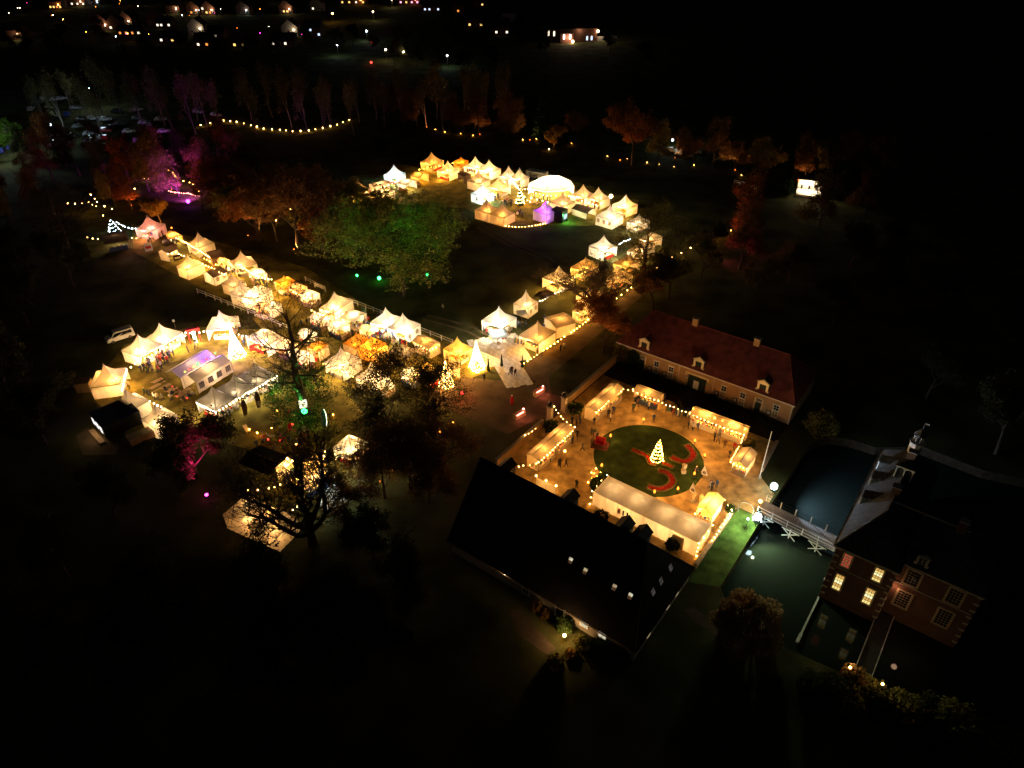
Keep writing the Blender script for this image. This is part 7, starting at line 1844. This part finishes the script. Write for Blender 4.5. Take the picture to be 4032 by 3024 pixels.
# farm hall with lit gables on the far right
t = thing('farm_hall', 'dark farm hall with lit entrance, tall white windows and floodlit wall', 'building', (*(31.94, 428.27), 0), .12)
MB().box(0, 6, 3.4, 30, 12, 6.8).build('wall', HBRICK, t)
rf = MB().add([(-15.5, -.4, 6.7), (15.5, -.4, 6.7), (15.5, 6, 11), (-15.5, 6, 11), (15.5, 12.4, 6.7), (-15.5, 12.4, 6.7)], [(0, 1, 2, 3), (3, 2, 4, 5)]).build('roof', HROOF, t)
for x, z_, hh, k_ in ((-12, 4.6, 2.4, 'w'), (-9, 4.4, 2.4, 'w'), (9.5, 1.8, 2.0, 'b'), (12, 1.8, 2.0, 'b')):
    wf = MB().box(x, -.05, z_, 1.2, .1, hh+.2).build('window', WHITE, t); MB().box(x, -.12, z_, .9, .05, hh).build('pane', WINL[k_], wf)
MB().box(-2.5, -2.0, 2.5, 7, 4, 5).build('porch', HBRICK, t)
for x in (-4.2, -.8): MB().box(x, -4.05, 3.3, .8, .08, 2.2).build('porch_lamp', emit('porch_glow', (1.0, .6, .5), 1.2), t)
MB().ball(.6, -4.6, 1.0, .6).build('yard_lamp', BULB['white'], t); MB().ball(15.2, -.6, 5.2, .6).build('gable_lamp', BULB['white'], t)
lamp('porch_light', t, (-2, -5.5, 3), (1, .7, .5), 120, .3); lamp('yard_light', t, (16.5, -.5, 5), WHT, 120, .3); lamp('roof_light', t, (5, -1.5, 6), (1, .8, .55), 30, .3)
MB().box(21, 1, 1.2, 11, .3, 2.4).build('yard_wall', HRENDER, t)
for lb, q in (('red tail light glowing on the dark village road', (-76.61, 423.38)), ('red tail light glowing lower on the dark road', (-67.41, 366.68))):
    t = thing('road_tail_light', lb, 'lamp', (*q, 0)); MB().tube([(0, 0, 0), (0, 0, 1.0)], .06, 5).build('post', BLACK, t); MB().ball(0, 0, 1.2, .5).build('lamp_head', BULB['red'], t)  # post and globe stand in for a car tail light on the road
VL = [(rnd.uniform(60, 1950), rnd.uniform(10, 280)) for _ in range(46)]
for (x, y) in VL:
    u_, v_ = (x*.6329-2016)/2795., (1512-y*.6329)/2795.
    dy, dz = .81915+v_*.57358, -.57358+v_*.81915
    t = thing('street_lamp', 'tiny lamp glowing between the far village houses', 'street lamp', (-70/dz*u_, -70/dz*dy, 0), 0, 'tiny lamps of the far village')
    MB().tube([(0, 0, 0), (0, 0, 4)], .07, 4).build('post', ALU, t); MB().ball(0, 0, 4.2, rnd.uniform(.10, .24), 6, 4).build('globe', BULB[rnd.choice(['white', 'white', 'gold', 'cool', 'orange', 'magenta'])], t)
for lb, q, k_, r_ in (('street lamp among trees at the village edge', (-112.42, 497.33), 'warm', .5), ('street lamp behind the bare trees by the road', (-61.48, 376.28), 'white', .4), ('street lamp in the thin trees beyond the field', (-52.08, 370.47), 'white', .4), ('cold street lamp in the thin trees', (-30.38, 361.13), 'cool', .35), ('cold street lamp by the road bend', (-79.95, 430.26), 'cool', .45), ('small lamp on the village road', (-88.13, 503.88), 'white', .4), ('small lamp above the village', (-84.66, 564.23), 'white', .45), ('lamp in the dark garden by the grove', (-87.57, 388.39), 'cool', .35)):
    t = thing('street_lamp', lb, 'street lamp', (*q, 0)); MB().tube([(0, 0, 0), (0, 0, 5)], .07, 5).build('post', ALU, t); MB().ball(0, 0, 5.2, r_).build('globe', BULB[k_], t)
    lamp('street_light', t, (0, -1, 5.6), COLORS.get(k_, WHT), 50, .3)
